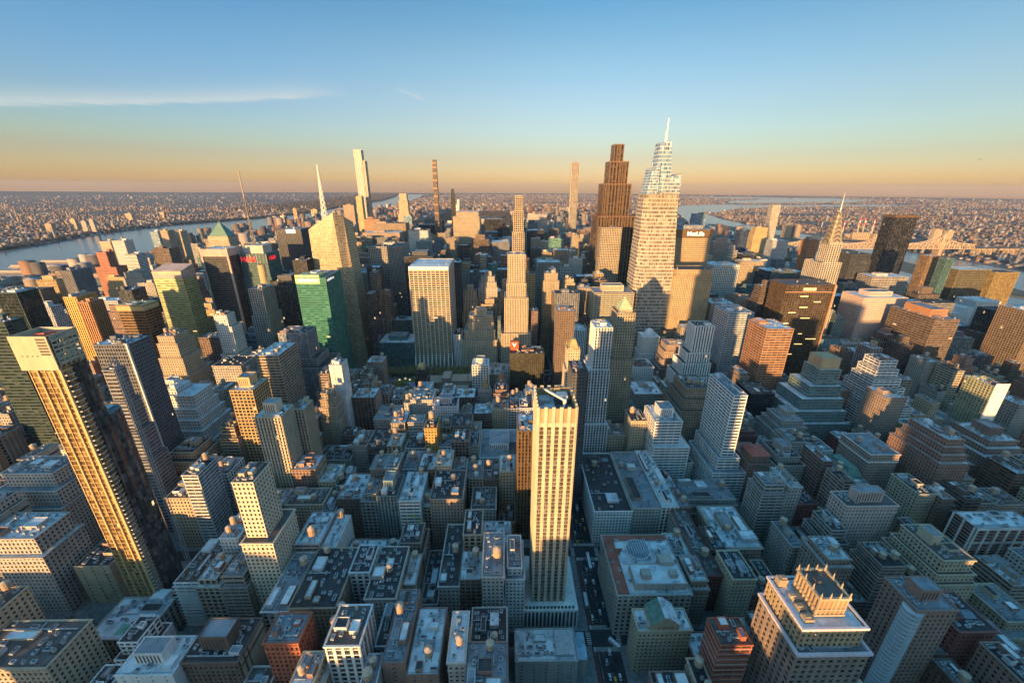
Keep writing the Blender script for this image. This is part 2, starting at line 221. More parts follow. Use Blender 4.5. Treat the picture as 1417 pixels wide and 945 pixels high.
('low19', 189.5, 229.5, 500, 40, 55.3, 'm', 'stone', 'dark', [], 't', 'grey stone block with crowded roof below the arched attic block', 'office_building'),
('low20', 152.9, 170.6, 400, 26, 74, 'm', 'cream', 'dark', [], 't', 'pale chamfered corner building with cluttered roof', 'office_building'),
('lowm22', 380.2, 423.4, 700, 40, 131.6, 'm', 'brickl', 'dark', [], 'p', 'low brown masonry block under the white framed tower', 'office_building'),
('lowm23', 446.8, 497, 740, 40, 129.1, 'm', 'brickl', 'dark', [], 'p', 'brown masonry block right of the low brown block', 'office_building'),
('twt', 1052.1, 1115, 1110, 36, 261.5, 'g', 'black', 'black', [], '', 'tall plain black slab leaning over the river bridge', 'skyscraper'),
('unA', 997.7, 1068.5, 860, 36, 163.7, 'g', 'gold3', 'dark', [], '', 'olive gold glass slab, left half of the wide pair by the river', 'glass_tower'),
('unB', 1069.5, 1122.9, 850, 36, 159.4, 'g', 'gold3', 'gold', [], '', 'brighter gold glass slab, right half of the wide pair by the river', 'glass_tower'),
('undark', 940.2, 964.5, 880, 22, 190.1, 'x', 'brown', 'gold', [], 'p', 'slim gridded tower with sunlit cells by the green glass blade', 'apartment_tower'),
('blade', 936.9, 952.4, 838, 16, 190.7, 'g', 'teal', 'teal', [], '', 'thin teal glass blade tower with slanted top', 'glass_tower'),
('round', 785.4, 826.5, 900, 40, 189.9, 'g', 'dgray', 'dark', [[12, 3, 3, 3, 3]], '', 'dark rounded-top glass tower left of the black slab', 'glass_tower'),
('octlow', 796.8, 875.8, 845, 40, 150.7, 'b', 'stone', 'dark', [], 'p', 'wide low stone hotel block in front of the black slab', 'hotel_building'),
('brownchry', 650.4, 670.5, 860, 26, 225.9, 'm', 'rust', 'dark', [], 'p', 'plain rust coloured slab just left of the spired art deco tower', 'apartment_tower'),
('e5', 827.2, 876.4, 1250, 34, 178, 'v', 'lgray', 'dark', [], 'p', 'pale ribbed apartment block left of the rust slab', 'apartment_tower'),
('gold57', 1152.2, 1186.5, 1800, 28, 260.4, 'x', 'gold2', 'blue', [], '', 'slim gold topped apartment tower standing alone on the right', 'apartment_tower'),
('dk1', 774.3, 824.5, 1700, 30, 229.6, 'g', 'dgray', 'blue', [], 'p', 'dark grey glass tower behind the octagonal slab', 'glass_tower'),
('dk2', 777.5, 806.2, 1350, 26, 198.2, 'g', 'navy', 'navy', [], 'p', 'navy blue tower right of the octagonal slab', 'office_tower'),
('br3', 627.9, 670.1, 1180, 32, 173.7, 'm', 'brickl', 'dark', [], 'p', 'purplish brown tower immediately right of the octagonal slab', 'office_tower'),
('gd4', 886.1, 929.6, 1450, 30, 198.7, 'm', 'gold2', 'dark', [[20, 4, 0, 4, 0]], 'p', 'gold and brown tower left of the slim gold topped one', 'apartment_tower'),
('wh5', 660, 692.4, 1050, 30, 153.7, 'm', 'white', 'dark', [], 'p', 'bright white block lit gold in the blue shade', 'office_tower'),
('dk6', 603.6, 644.2, 1020, 36, 171.2, 'g', 'navy', 'dark', [], 'p', 'dark blue office block beside the bright white block', 'office_tower'),
('dk7', 574.6, 618.9, 860, 44, 160, 'b', 'dgray', 'dark', [], 'p', 'dark banded round-cornered tower left of the bronze tower', 'office_tower'),
('bl8', 507.8, 550.5, 760, 36, 146.9, 'g', 'teal', 'blue', [], 'p', 'blue glass block at the left foot of the bronze tower', 'glass_tower'),
('wideg', 109.2, 197, 1900, 40, 212.3, 'm', 'stone', 'dark', [[20, 3, 3, 3, 3]], 'p', 'wide stone building in the far centre left of the tall gridded pencil tower', 'office_tower'),
('dkwide', 88.4, 148.3, 1500, 50, 181.7, 'g', 'dgray', 'black', [], 'p', 'dark wide slab right of the slim cream tower', 'office_tower'),
('greenb', 149.3, 188.9, 1330, 34, 173.5, 'g', 'green2', 'green2', [], 'p', 'green glass office tower in the centre distance', 'office_tower'),
('rnd5', 210.2, 229.9, 1250, 20, 193.5, 'v', 'cream', 'dark', [], 'p', 'small pale round-topped tower under the gridded pencil tower', 'office_tower'),
('dk9', 264.6, 316.7, 1420, 30, 185.1, 'v', 'brown', 'dark', [], 'p', 'brown ribbed office tower left of the cream gridded tower', 'office_tower'),
('lit10', 254.7, 293.8, 1300, 30, 154.9, 'g', 'gold3', 'gold', [], 'p', 'gold glass office tower in front of the brown ribbed one', 'office_tower'),
('band11', 79.2, 130.8, 900, 40, 171, 'b', 'stone', 'dark', [], 'p', 'stone banded office block right of the slim cream tower', 'office_tower'),
('band12', 83.2, 108.2, 770, 24, 172.6, 'm', 'cream', 'dark', [[14, 3, 3, 3, 3]], 'p', 'cream stepped block before the stone banded office block', 'office_tower'),
('R1', 161, 200.3, 134, 33.9, 95.9, 'm2', 'brown2', 'dark', [], '', 'big brown brick hotel with ornate glowing penthouse pavilion at lower right', 'hotel_building'),
('R2', 252.7, 277.8, 160, 22, 91.4, 'm', 'brick', 'dark', [], 'P', 'red brown tower with curved left balconies at lower right', 'apartment_tower'),
('R3', 330.4, 354.4, 212, 34, 70.3, 'm', 'cream', 'dark', [[12, 2, 3, 2, 3], [20, 2, 2, 2, 3]], 'K', 'beige apartment tower with terraces and a square tank house', 'apartment_tower'),
('R4', 368.4, 392.6, 190, 30, 35.6, 'm', 'cream', 'dark', [[10, 4, 4, 5, 3], [20, 4, 4, 5, 3]], '', 'beige terraced building in the bottom right corner', 'apartment_house'),
('R5', 401.2, 455.8, 250, 18.7, 62, 'x3', 'brick', 'dark', [], '', 'brown brick block crossed by white concrete piers at the right edge', 'apartment_house'),
('R6', 130.7, 149.9, 150, 16, 78.8, 'b', 'red', 'dark', [], '', 'red tower with pale bands at the bottom edge', 'apartment_tower'),
('R7', 97, 133.9, 182, 15.1, 44.1, 'm', 'cream', 'dark', [], '', 'pale yellow stepped gable building with a green copper roof', 'office_building'),
('R8', 89.5, 145.4, 208.2, 55.5, 43.7, 'm2', 'stone', 'dark', [], '', 'stone block beside Fifth Avenue with red roof edge and round skylight', 'department_store'),
('R9', 91.1, 127.2, 296.8, 90, 39, 'm', 'white', 'dark', [], 'rt', 'pale loft block on the east side of Fifth Avenue, corner one of a joined row', 'office_building'),
('R9b', 128.2, 155.2, 297, 88, 41.9, 'm', 'stone', 'dark', [], 'rt', 'middle loft of the joined row east of Fifth Avenue', 'loft_building'),
('R9c', 155.7, 171.3, 297, 88, 43.4, 'mv', 'white', 'dark', [], 'rt', 'right-hand loft of the joined row east of Fifth Avenue', 'loft_building'),
('R10', 186.9, 239.3, 318, 29, 32.7, 'm', 'stone', 'dark', [[6, 2, 2, 2, 2], [14, 1, 1, 2, 1]], 't', 'ornate grey stone block with setback front and pinnacles', 'office_building'),
('R11', 163.6, 178.1, 226.2, 69.8, 40.3, 'm', 'redd', 'dark', [], 't', 'narrow dark red brick building running back from its street front', 'loft_building'),
('R12', 192.4, 226.9, 254, 48, 39, 'm', 'tan', 'dark', [], 'pt', 'tan U-shaped apartment house with pale cornice', 'apartment_house'),
('R13', 12.4, 55.4, 175.2, 22, 25, 'blank', 'stone', 'dark', [], '', 'low wide building with pale blue flat roof beside the crossing', 'department_store'),
('R14', 360.7, 385.9, 330, 44, 41.6, 'm', 'redd', 'dark', [], '', 'dark red brick club with a green mansard roof', 'club_house'),
('R15', 268.3, 292.1, 350, 40, 50.6, 'm', 'brick', 'dark', [], '', 'brick building with a flat red tiled roof', 'club_house'),
('R16', 296.2, 341.2, 262, 18, 75.1, 'm', 'pink', 'dark', [], 'P', 'pinkish grey apartment block with penthouse box', 'apartment_house'),
('R17', 348.6, 378.6, 375, 24, 49.5, 'v', 'white', 'dark', [], 't', 'whitish ribbed apartment house with light roof', 'apartment_house'),
('R18', 391.1, 422.9, 345, 39.2, 65.4, 'm', 'brickl', 'dark', [], 't', 'long dark brick apartment house with white cornice line', 'apartment_house'),
('R19', 467.2, 492, 420, 30, 91.9, 'm', 'brickl', 'dark', [], 'p', 'brown tower with one white window panel in front of the big brown slab', 'apartment_tower'),
('R21', 415.6, 427.4, 290, 18.9, 56.3, 'm', 'brick', 'dark', [], 't', 'brick tower with bright white snowy roof plant and water tank', 'apartment_tower'),
('R22', 447.3, 464.9, 330, 40, 94, 'm', 'brick', 'dark', [[8, 2, 2, 2, 3], [16, 2, 3, 2, 3], [24, 2, 3, 3, 3]], 't', 'brown brick ziggurat with glinting terraces', 'apartment_tower'),
('R23', 493, 520.6, 390, 40, 57.7, 'm', 'ochre2', 'dark', [], 't', 'ochre ribbed twin apartment building left of the brick ziggurat', 'apartment_house'),
('R24', 346, 373, 420, 30, 60.4, 'm', 'stone', 'dark', [[8, 3, 4, 3, 4], [16, 3, 3, 3, 4]], 'P', 'grey stone setback apartment house with square penthouse', 'apartment_house'),
('R25', 297.8, 321.2, 350, 30, 59.7, 'm', 'stone', 'dark', [[8, 4, 4, 4, 4]], 'P', 'grey stone apartment house with beige box on its roof', 'apartment_house'),
('R26', 563, 597, 380, 40, 57.1, 'm', 'brick', 'dark', [[8, 4, 4, 4, 4], [16, 5, 4, 5, 4]], 'P', 'brown brick apartment tower with stepped top near the right edge', 'apartment_tower'),
('B6', -93.1, -71.4, 197.7, 44, 57.3, 'm', 'stone', 'dark', [], 'qt', 'grey gridded stone loft with black roof court in the lower middle', 'loft_building'),
('B7', -141.5, -109.9, 190, 49, 59.5, 'm', 'tan', 'dark', [], 't', 'wide brown loft with cluttered black roof in the lower left', 'loft_building'),
('B7b', -160.6, -142.6, 190, 48, 56.3, 'mv', 'white', 'dark', [], 'rt', 'pale fronted loft joined to the left of the wide brown loft', 'loft_building'),
('B8', -161.6, -141.2, 240, 34, 62.6, 'b', 'pinkl', 'dark', [], 'T', 'pinkish banded loft beside the white blank tower', 'loft_building'),
('B8b', -140.2, -129.2, 240, 34, 59.2, 'blank', 'white', 'dark', [], 't', 'white fronted narrow loft with dark central bay', 'loft_building'),
('B8c', -128.2, -85, 247, 20, 38.6, 'm', 'brick', 'dark', [], 'tt', 'wide brick loft with pale blue roof and two pairs of water tanks', 'loft_building'),
('B9', -60.7, -46.8, 216, 50, 26, 'b', 'white', 'dark', [], 'q', 'white banded narrow loft with a black roof', 'loft_building'),
('B9b', -44.9, -29.2, 215, 60, 46.3, 'm', 'stone', 'dark', [], 't', 'grey loft with an arched cornice and black roof', 'loft_building'),
('B10', -10.9, 4.6, 205.9, 40, 66.6, 'm', 'stone', 'dark', [[30, 0, 0, 2, 0]], 'T', 'grey loft with ornate central bay left of the tall cream tower', 'loft_building'),
('B11', 7.6, 18, 216.7, 30, 62.6, 'm', 'white', 'dark', [[8, 2, 2, 3, 2]], 'p', 'white setback building touching the tall cream tower base', 'loft_building'),
('B12', -62.7, -33.1, 290, 40, 61.5, 'm', 'brickl', 'dark', [], 't', 'brown loft with arched windows and a copper bulkhead', 'loft_building'),
('B13', -90.8, -71.5, 288, 40, 61.2, 'b', 'white', 'dark', [], 't', 'white blue building with yellow square markings on its front', 'hotel_building'),
('B14', -109.9, -91.8, 288, 30, 67.1, 'v', 'teal2', 'dark', [], 'Pt', 'teal ribbed building with sloping metal roof', 'loft_building'),
('B15', -152.6, -129, 300, 36, 53.5, 'm', 'brown', 'dark', [], 'tt', 'brown brick loft with pair of tanks left of the teal ribbed building', 'loft_building'),
('B16', -200, -165.8, 299, 22, 48.2, 'm', 'cream', 'dark', [], 't', 'beige loft with tall arched windows and pale cornice', 'loft_building'),
('B17', -205.5, -169.3, 377, 27, 39.8, 'm', 'stone', 'dark', [], 't', 'dark grey loft with pale roof stripe under the old stepped tower', 'loft_building'),
('B18', -168.3, -151.2, 385, 30, 53.2, 'm', 'stone', 'dark', [], 't', 'pale stone narrow loft behind the dark grey loft', 'loft_building'),
('B19', -148.9, -128.7, 380, 40, 52.7, 'b', 'dgray', 'dark', [], 't', 'dark green grey loft with a sunlit bulkhead', 'loft_building'),
('B20', -106.2, -84.3, 380, 30, 52.4, 'x', 'white', 'dark', [], 't', 'white gridded loft left of the ochre loft tower', 'loft_building'),
('B21', -67.8, -54.7, 378, 24, 55.5, 'x', 'white', 'dark', [], 't', 'narrow pale loft right of the ochre loft tower', 'loft_building'),
('B22', -22.4, 20.4, 372, 56, 45, 'm', 'white', 'dark', [], 'P', 'wide pale office block with flat grey roof and small windows', 'office_building'),
('B23b', -26.1, -3.1, 295, 30, 44.7, 'm', 'stone', 'dark', [], 't', 'grey loft with flat dark roof behind the arched cornice loft', 'loft_building'),
('B25', -99.8, -82, 340, 30, 55.2, 'b', 'lgray', 'dark', [], 'T', 'grey loft carrying a large orange lit tank', 'loft_building'),
('B30', -51.6, -33.3, 146, 40, 63.7, 'blank', 'brick', 'dark', [], 'rt', 'brick building with pale blue roof at the bottom centre', 'loft_building'),
('B31', -27.8, -17.8, 148, 30, 70.6, 'm', 'stone', 'dark', [], 'rt', 'grey loft with white tank and pale roof at the bottom centre', 'loft_building'),
('B32', -66.4, -53, 150, 46, 68.2, 'blank', 'brick', 'dark', [], 'rt', 'loft with a grey curved-edge roof at the bottom centre', 'loft_building'),
('B33', -159.6, -124.2, 440, 36, 53.2, 'm', 'stone', 'dark', [], 'tp', 'grey banded stone loft south of the park', 'loft_building'),
('B34', -192.8, -163.9, 515, 30, 49.1, 'm', 'brickl', 'dark', [], 'p', 'brown stone house facing the park trees', 'loft_building'),
('cake', -380.3, -360.5, 404, 22, 115.7, 'm', 'white', 'dark', [[7, 2, 19, 3, 5], [22, 2, 2, 4, 3], [34, 2, 3, 4, 3], [46, 2, 3, 3, 3], [62, 3, 3, 4, 3]], 'Pt', 'white ziggurat tower of many narrow terraces, behind the leaning gold tower', 'office_tower'),
]
GEN = [
(-1122.4,-1073.5,944,970.2,83,'g','dgray','','dark grey office block left of the grey ribbed tower','office_block'),
(-1128.1,-1073.5,977.0,1005.7,113,'x','gold2','P','sandy office block left of the grey ribbed tower','office_block'),
(-1137.7,-1105.9,1137.5,1167.0,85,'b','dgray','','dark grey office block right of the grey ribbed tower','office_block'),
(-1327.0,-1275.6,1185,1213.4,88,'x','brickl','p','brownish office block left of the grey ribbed tower','office_block'),
(-1180.1,-1150.5,1346,1374.9,101,'b','stone','p','grey stone office block right of the short white building','office_block'),
(-1178.3,-1133.6,1587,1616.2,69,'g','dgray','p','dark grey office block right of the broad pale apartment tower','office_block'),
(-1237.4,-1183.6,1619.5,1648.7,115,'b','stone','','nearest grey stone office block right of the broad pale apartment tower','office_block'),
(-1327.0,-1295.7,1863.5,1893.1,106,'b','brickl','p','brownish office block right of the broad pale apartment tower','office_block'),
(-1223.3,-1199.3,2027.0,2057.0,99,'v','teal2','','second nearest teal office block behind the glass tower','office_block'),
(-1115.9,-1073.5,2027.0,2056.3,97,'b','gray','p','nearest mid grey office block left of the broad dark office slab','office_block'),
(-881.8,-839.1,736.5,764.0,114,'x','lgray','P','pale grey office block left of the narrow gold glass tower','office_block'),
(-838.6,-793.5,736.5,762.0,33,'g','cream','P','cream low block in front of the narrow gold glass tower','low_building'),
(-999.7,-964.3,784,809.7,97,'b','dgray','p','dark grey office block left of the dark banded slab','office_block'),
(-892.9,-864.6,784,811.0,84,'x','gray','P','mid grey office block left of the narrow gold glass tower','office_block'),
(-989.7,-935.8,816.5,843.2,129,'g','tan','','tan office block left of the grey ribbed tower','office_block'),
(-966.9,-914.8,864,891.2,74,'b','brick','','brown brick office block left of the narrow gold glass tower','office_block'),
(-926.5,-875.3,944,972.8,127,'v','gold2','p','sandy office block left of the old stone tower','office_block'),
(-1006.5,-973.7,977.0,1006.3,80,'g','dgray','p','dark grey office block behind the rust fronted tower','office_block'),
(-1047.0,-1015.4,1025,1054.4,84,'x','stone','p','grey stone office block right of the grey ribbed tower','office_block'),
(-1047.0,-987.4,1057.5,1086.0,101,'v','lgray','p','pale grey office block right of the grey ribbed tower','office_block'),
(-981.6,-927.2,1137.5,1163.9,120,'m','white','P','whitish office block left of the brown gridded block','office_block'),
(-851.7,-793.5,1137.5,1166.0,85,'g','cream','p','cream office block left of the dark office tower','office_block'),
(-913.8,-864.8,1218.0,1247.7,88,'g','dgray','','dark grey office block left of the dark office tower','office_block'),
(-1015.3,-981.2,1298.5,1327.5,107,'x','brickl','P','brownish office block in front of the broad pale apartment tower','office_block'),
(-988.0,-944.1,1346,1373.7,118,'b','cream','P','cream office block right of the broad pale apartment tower','office_block'),
(-1047.0,-1017.8,1426,1452.9,112,'g','stone','','second nearest grey stone office block right of the broad pale apartment tower','office_block'),
(-913.5,-862.1,1426,1453.2,126,'v','white','p','second nearest whitish office block behind the glass tower','office_block'),
(-882.8,-847.8,1459.0,1487.2,118,'v','dgray','p','nearest dark grey office block behind the glass tower','office_block'),
(-1003.8,-969.3,1507,1534.7,124,'v','brickl','p','brownish office block with a small roof hut left of the glass tower','office_block'),
(-1008.1,-958.8,1587,1616.0,111,'g','dgray','P','second nearest dark grey office block behind the glass tower','office_block'),
(-998.9,-945.8,1619.5,1646.7,121,'v','teal2','','nearest teal office block with a bare roof behind the glass tower','office_block'),
(-999.9,-947.7,1699.5,1727.4,103,'b','white','P','nearest whitish office block with a roof plant behind the glass tower','office_block'),
(-1047.0,-991.6,1828,1859.1,101,'b','gray','P','second nearest mid grey office block left of the broad dark office slab','office_block'),
(-939.8,-908.4,2027.0,2056.2,105,'b','brick','','brown brick office block right of the broad dark office slab','office_block'),
(-526.5,-513.5,327.5,355.2,88,'m','brown','r','dark brown loft left of the massive stone department building','loft_building'),
(-569.8,-543.0,375,397.9,72,'mv','stone','pt','third nearest grey stone loft left of the massive stone department building','loft_building'),
(-609.4,-588.5,407.5,435.7,83,'b','stone','p','second nearest grey stone loft left of the dark banded block','loft_building'),
(-588.0,-573.3,407.5,436.5,73,'x','tan','pt','tan loft in front of the dark banded block','loft_building'),
(-572.8,-561.0,407.5,433.1,83,'m','stone','pt','grey stone loft in front of the dark banded block','loft_building'),
(-560.5,-543.0,407.5,433.8,51,'mv','tan','q','second nearest tan loft behind the massive stone department building','loft_building'),
(-670.5,-658.3,455,481.0,73,'x','brickl','pt','brownish loft with hut and tank left of the dark banded block','loft_building'),
(-645.2,-627.2,455,481.0,65,'x','brown','pt','dark brown loft left of the dark banded block','loft_building'),
(-567.3,-549.8,455,478.3,51,'mv','brickl','pt','brownish loft with hut and tank right of the dark banded block','loft_building'),
(-549.3,-525.6,455,481.1,83,'x','lgray','pt','second nearest pale grey loft left of the narrow grey banded building','loft_building'),
(-525.1,-513.5,455,479.7,60,'m','brickl','t','nearest brownish loft left of the narrow grey banded building','loft_building'),
(-677.9,-664.0,487.5,512.8,91,'m','stone','t','nearest grey stone loft left of the dark banded block','loft_building'),
(-663.5,-652.4,487.5,512.7,79,'m','tan','t','tan loft with a water tank left of the dark banded block','loft_building'),
(-567.3,-555.6,487.5,515.3,81,'m','white','tt','nearest whitish loft left of the narrow grey banded building','loft_building'),
(-555.1,-535.1,487.5,515.9,64,'b','lgray','pt','nearest pale grey loft left of the narrow grey banded building','loft_building'),
(-534.6,-513.5,487.5,515.6,59,'m','tan','pt','tan loft left of the narrow grey banded building','loft_building'),
(-643.6,-615.9,535,559.8,81,'mv','brown','q','dark brown loft in front of the narrow gold glass tower','loft_building'),
(-595.9,-583.7,535,558.7,89,'m','brickl','pt','second nearest brownish loft left of the narrow grey banded building','loft_building'),
(-668.7,-654.9,567.5,593.6,88,'m','lgray','pt','pale grey loft in front of the narrow gold glass tower','loft_building'),
(-633.8,-615.9,567.5,591.4,79,'mv','brickl','t','brownish loft in front of the narrow gold glass tower','loft_building'),
(-742.4,-704.7,615,641.6,77,'g','dgray','p','dark grey office block in front of the narrow gold glass tower','office_block'),
(-704.2,-669.3,615,643.1,71,'m','white','P','whitish office block in front of the narrow gold glass tower','office_block'),
(-576.1,-551.1,647.0,674.0,107,'m','brickl','','brownish office block right of the bronze banded slab','office_block'),
(-725.8,-674.0,704,732.9,113,'v','brick','P','brown brick office block right of the rust fronted tower','office_block'),
(-673.5,-650.0,704,732.8,155,'g','dgray','p','dark grey office block in front of the old stone tower','office_block'),
(-610.1,-574.6,704,733.1,115,'g','stone','P','grey stone office block right of the bronze banded slab','office_block'),
(-574.1,-513.5,704,731.4,98,'b','gold2','','sandy office block left of the narrow white tower','office_block'),
(-767.0,-711.9,736.5,762.4,127,'b','lgray','p','pale grey office block right of the rust fronted tower','office_block'),
(-684.8,-628.8,736.5,764.6,126,'g','teal2','p','teal office block with a small roof hut behind the bronze banded slab','office_block'),
(-582.8,-536.3,736.5,762.4,110,'b','gold2','P','sandy office block right of the tall yellow glass office tower','office_block'),
(-714.6,-675.9,784,810.5,149,'v','stone','p','grey stone office block right of the old stone tower','office_block'),
(-626.6,-592.1,784,813.0,155,'b','brick','p','brown brick office block left of the dark office tower','office_block'),
(-591.6,-537.7,784,812.9,119,'v','cream','p','cream office block right of the tall yellow glass office tower','office_block'),
(-681.5,-653.2,864,891.4,148,'v','white','','whitish office block left of the dark office tower','office_block'),
(-671.5,-641.1,896.5,922.4,105,'v','gold2','','sandy office block left of the dark office tower','office_block'),
(-767.0,-717.9,977.0,1004.3,101,'v','gray','P','mid grey office block left of the dark office tower','office_block'),
(-642.8,-611.6,1185,1211.5,160,'b','teal2','P','teal office block left of the broad dark office slab','office_block'),
(-767.0,-731.4,1298.5,1324.4,140,'m','gold2','P','sandy office block with a roof plant behind the glass tower','office_block'),
(-767.0,-712.6,1346,1372.7,155,'g','tan','p','nearest tan office block left of the broad dark office slab','office_block'),
(-580.4,-554.8,1426,1455.0,159,'b','brickl','p','brownish office block left of the golden glass block','office_block'),
(-633.9,-606.8,1507,1533.4,149,'b','stone','P','grey stone office block left of the golden glass block','office_block'),
(-661.4,-612.6,1539.5,1568.9,143,'b','tan','p','second nearest tan office block right of the broad dark office slab','office_block'),
(-739.2,-703.8,1587,1616.1,133,'b','brickl','p','brownish office block right of the broad dark office slab','office_block'),
(-613.9,-585.3,1587,1614.1,158,'m','brown','p','dark brown office block left of the golden glass block','office_block'),
(-725.3,-681.0,1619.5,1646.4,152,'b','tan','p','nearest tan office block right of the broad dark office slab','office_block'),
(-680.5,-632.1,1619.5,1645.8,151,'x','lgray','','pale grey office block left of the golden glass block','office_block'),
(-693.8,-667.0,1667,1694.7,158,'v','gray','p','mid grey office block left of the golden glass block','office_block'),
(-620.3,-568.4,1667,1692.5,135,'b','cream','p','cream office block with a small roof hut behind the golden glass block','office_block'),
(-767.0,-712.2,1699.5,1727.7,137,'m','stone','','grey stone office block right of the broad dark office slab','office_block'),
(-661.3,-619.8,1699.5,1728.6,143,'b','stone','p','grey stone office block behind the golden glass block','office_block'),
(-767.0,-711.6,1747,1775.4,151,'g','dgray','P','dark grey office block right of the broad dark office slab','office_block'),
(-663.7,-632.9,1747,1775.9,151,'b','tan','P','second nearest tan office block behind the golden glass block','office_block'),
(-659.9,-629.5,1828,1858.9,129,'g','tan','P','nearest tan office block behind the golden glass block','office_block'),
(-735.4,-682.9,1914,1943.0,156,'g','brick','p','brown brick office block left of the gold masonry tower','office_block'),
(-767.0,-714.3,2027.0,2056.6,154,'v','white','P','whitish office block left of the orange banded block','office_block'),
(-322.8,-309.0,167.0,192.3,80,'m','cream','tt','cream loft in front of the large stone building','loft_building'),
(-420.5,-396.7,215,238.2,60,'x','cream','tt','cream loft with two water tanks left of the large stone building','loft_building'),
(-417.1,-396.7,247.5,272.9,90,'m','stone','r','second nearest grey stone loft left of the massive stone department building','loft_building'),
(-487.0,-468.4,295,322.0,80,'m','cream','pt','cream loft left of the massive stone department building','loft_building'),
(-467.9,-451.3,295,323.3,70,'m','stone','q','nearest grey stone loft left of the massive stone department building','loft_building'),
(-304.4,-283.2,295,322.4,61,'m','tan','r','tan loft in front of the stepped tan loft tower','loft_building'),
(-282.7,-268.5,295,320.3,86,'b','lgray','t','pale grey loft in front of the stepped tan loft tower','loft_building'),
(-463.7,-453.0,327.5,353.3,80,'m','tan','t','nearest tan loft behind the massive stone department building','loft_building'),
(-424.3,-410.6,327.5,355.1,80,'m','white','r','whitish loft right of the massive stone department building','loft_building'),
(-305.0,-289.8,327.5,353.3,63,'m','stone','p','grey stone loft right of the stepped tan loft tower','loft_building'),
(-289.3,-268.5,327.5,353.6,61,'x','white','pt','whitish loft right of the stepped tan loft tower','loft_building'),
(-487.0,-475.7,375,403.9,57,'m','white','tt','nearest whitish loft behind the massive stone department building','loft_building'),
(-475.2,-463.5,375,400.1,79,'m','white','pt','second nearest whitish loft behind the massive stone department building','loft_building'),
(-463.0,-448.8,375,399.0,81,'m','stone','q','grey stone loft left of the narrow grey banded building','loft_building'),
(-448.3,-433.0,375,401.1,58,'m','tan','pt','tan loft in front of the narrow grey banded building','loft_building'),
(-305.0,-285.5,375,402.9,83,'b','tan','pt','tan loft in front of the golden gridded tower','loft_building'),
(-487.0,-465.3,407.5,436.3,75,'b','white','t','second nearest whitish loft left of the narrow grey banded building','loft_building'),
(-464.8,-451.6,407.5,432.0,84,'b','stone','pt','grey stone loft in front of the narrow grey banded building','loft_building'),
(-451.1,-429.5,407.5,435.4,54,'m','brick','t','brown brick loft in front of the narrow grey banded building','loft_building'),
(-309.8,-293.4,407.5,433.3,80,'m','cream','r','nearest cream loft left of the golden gridded tower','loft_building'),
(-438.8,-416.8,455,479.5,90,'b','white','pt','whitish loft with hut and tank right of the grey office tower','loft_building'),
(-394.1,-373.5,455,484.1,76,'m','white','p','whitish loft right of the white ziggurat tower of many narrow terraces','loft_building'),
(-373.0,-361.3,455,484.2,72,'b','stone','p','grey stone loft right of the white ziggurat tower of many narrow terraces','loft_building'),
(-360.8,-348.2,455,478.0,87,'m','stone','tt','grey stone loft left of the golden gridded tower','loft_building'),
(-347.7,-330.7,455,483.1,55,'m','cream','tt','second nearest cream loft left of the golden gridded tower','loft_building'),
(-474.5,-455.8,487.5,515.2,78,'mv','brick','q','brown brick loft right of the grey office tower','loft_building'),
(-417.3,-403.7,487.5,514.8,70,'x','lgray','pt','pale grey loft behind the white ziggurat tower of many narrow terraces','loft_building'),
(-403.2,-389.8,487.5,511.6,66,'m','lgray','t','pale grey loft left of the low stone block','loft_building'),
(-349.3,-332.5,487.5,510.5,89,'x','lgray','t','nearest pale grey loft right of the low stone block','loft_building'),
(-446.8,-422.3,535.6,560.2,63,'m','brick','pt','brown brick loft left of the low stone block','loft_building'),
(-468.6,-455.6,567.5,591.6,68,'m','brickl','t','brownish loft right of the old tan ziggurat tower','loft_building'),
(-455.1,-439.9,567.5,596.1,60,'x','tan','t','tan loft with a water tank left of the low stone block','loft_building'),
(-381.7,-360.8,567.5,590.8,88,'m','lgray','pt','second nearest pale grey loft right of the low stone block','loft_building'),
(-487.0,-430.9,615,643.6,99,'x','brick','','brown brick office block left of the narrow white tower','office_block'),
(-430.4,-410.5,615,643.0,65,'g','dgray','','dark grey office block right of the low stone block','office_block'),
(-437.7,-410.5,647.0,672.7,102,'b','dgray','p','dark grey office block right of the narrow white tower','office_block'),
(-380.6,-337.6,647.0,676.0,96,'b','dgray','p','dark grey office block in front of the tower with white gridded top','office_block'),
(-406.4,-359.8,704,730.1,171,'g','dgray','P','dark grey office block right of the tower with white gridded top','office_block'),
(-406.4,-379.2,736.5,765.1,176,'v','dgray','p','dark grey office block left of the black office block','office_block'),
(-487.0,-432.2,784,810.3,189,'v','brown','','dark brown office block left of the black office block','office_block'),
(-487.0,-434.7,816.5,842.5,164,'x','stone','P','grey stone office block left of the black office block','office_block'),
(-331.3,-268.5,819.1,842.9,169,'v','cream','','cream office block in front of the golden glass block','office_block'),
(-354.9,-317.8,864,890.3,172,'b','gold2','p','sandy office block in front of the golden glass block','office_block'),
(-317.3,-268.5,864,889.9,161,'b','stone','p','grey stone office block left of the dark glass slab','office_block'),
(-487.0,-438.6,896.5,924.8,183,'b','tan','p','second nearest tan office block left of the broad dark office slab','office_block'),
(-410.5,-370.5,896.5,924.3,187,'g','cream','P','cream office block right of the black office block','office_block'),
(-338.9,-291.8,896.5,925.5,161,'x','brickl','p','brownish office block left of the dark glass slab','office_block'),
(-291.3,-268.5,896.5,924.3,119,'m','brick','p','brown brick office block in front of the dark glass slab','office_block'),
(-392.3,-355.8,944,971.2,168,'v','dgray','','second nearest dark grey office block left of the golden glass block','office_block'),
(-357.6,-313.3,977.0,1005.6,168,'b','brick','P','brown brick office block in front of the golden glass block','office_block'),
(-487.0,-462.7,1025,1052.5,196,'x','gold2','','sandy office block right of the broad dark office slab','office_block'),
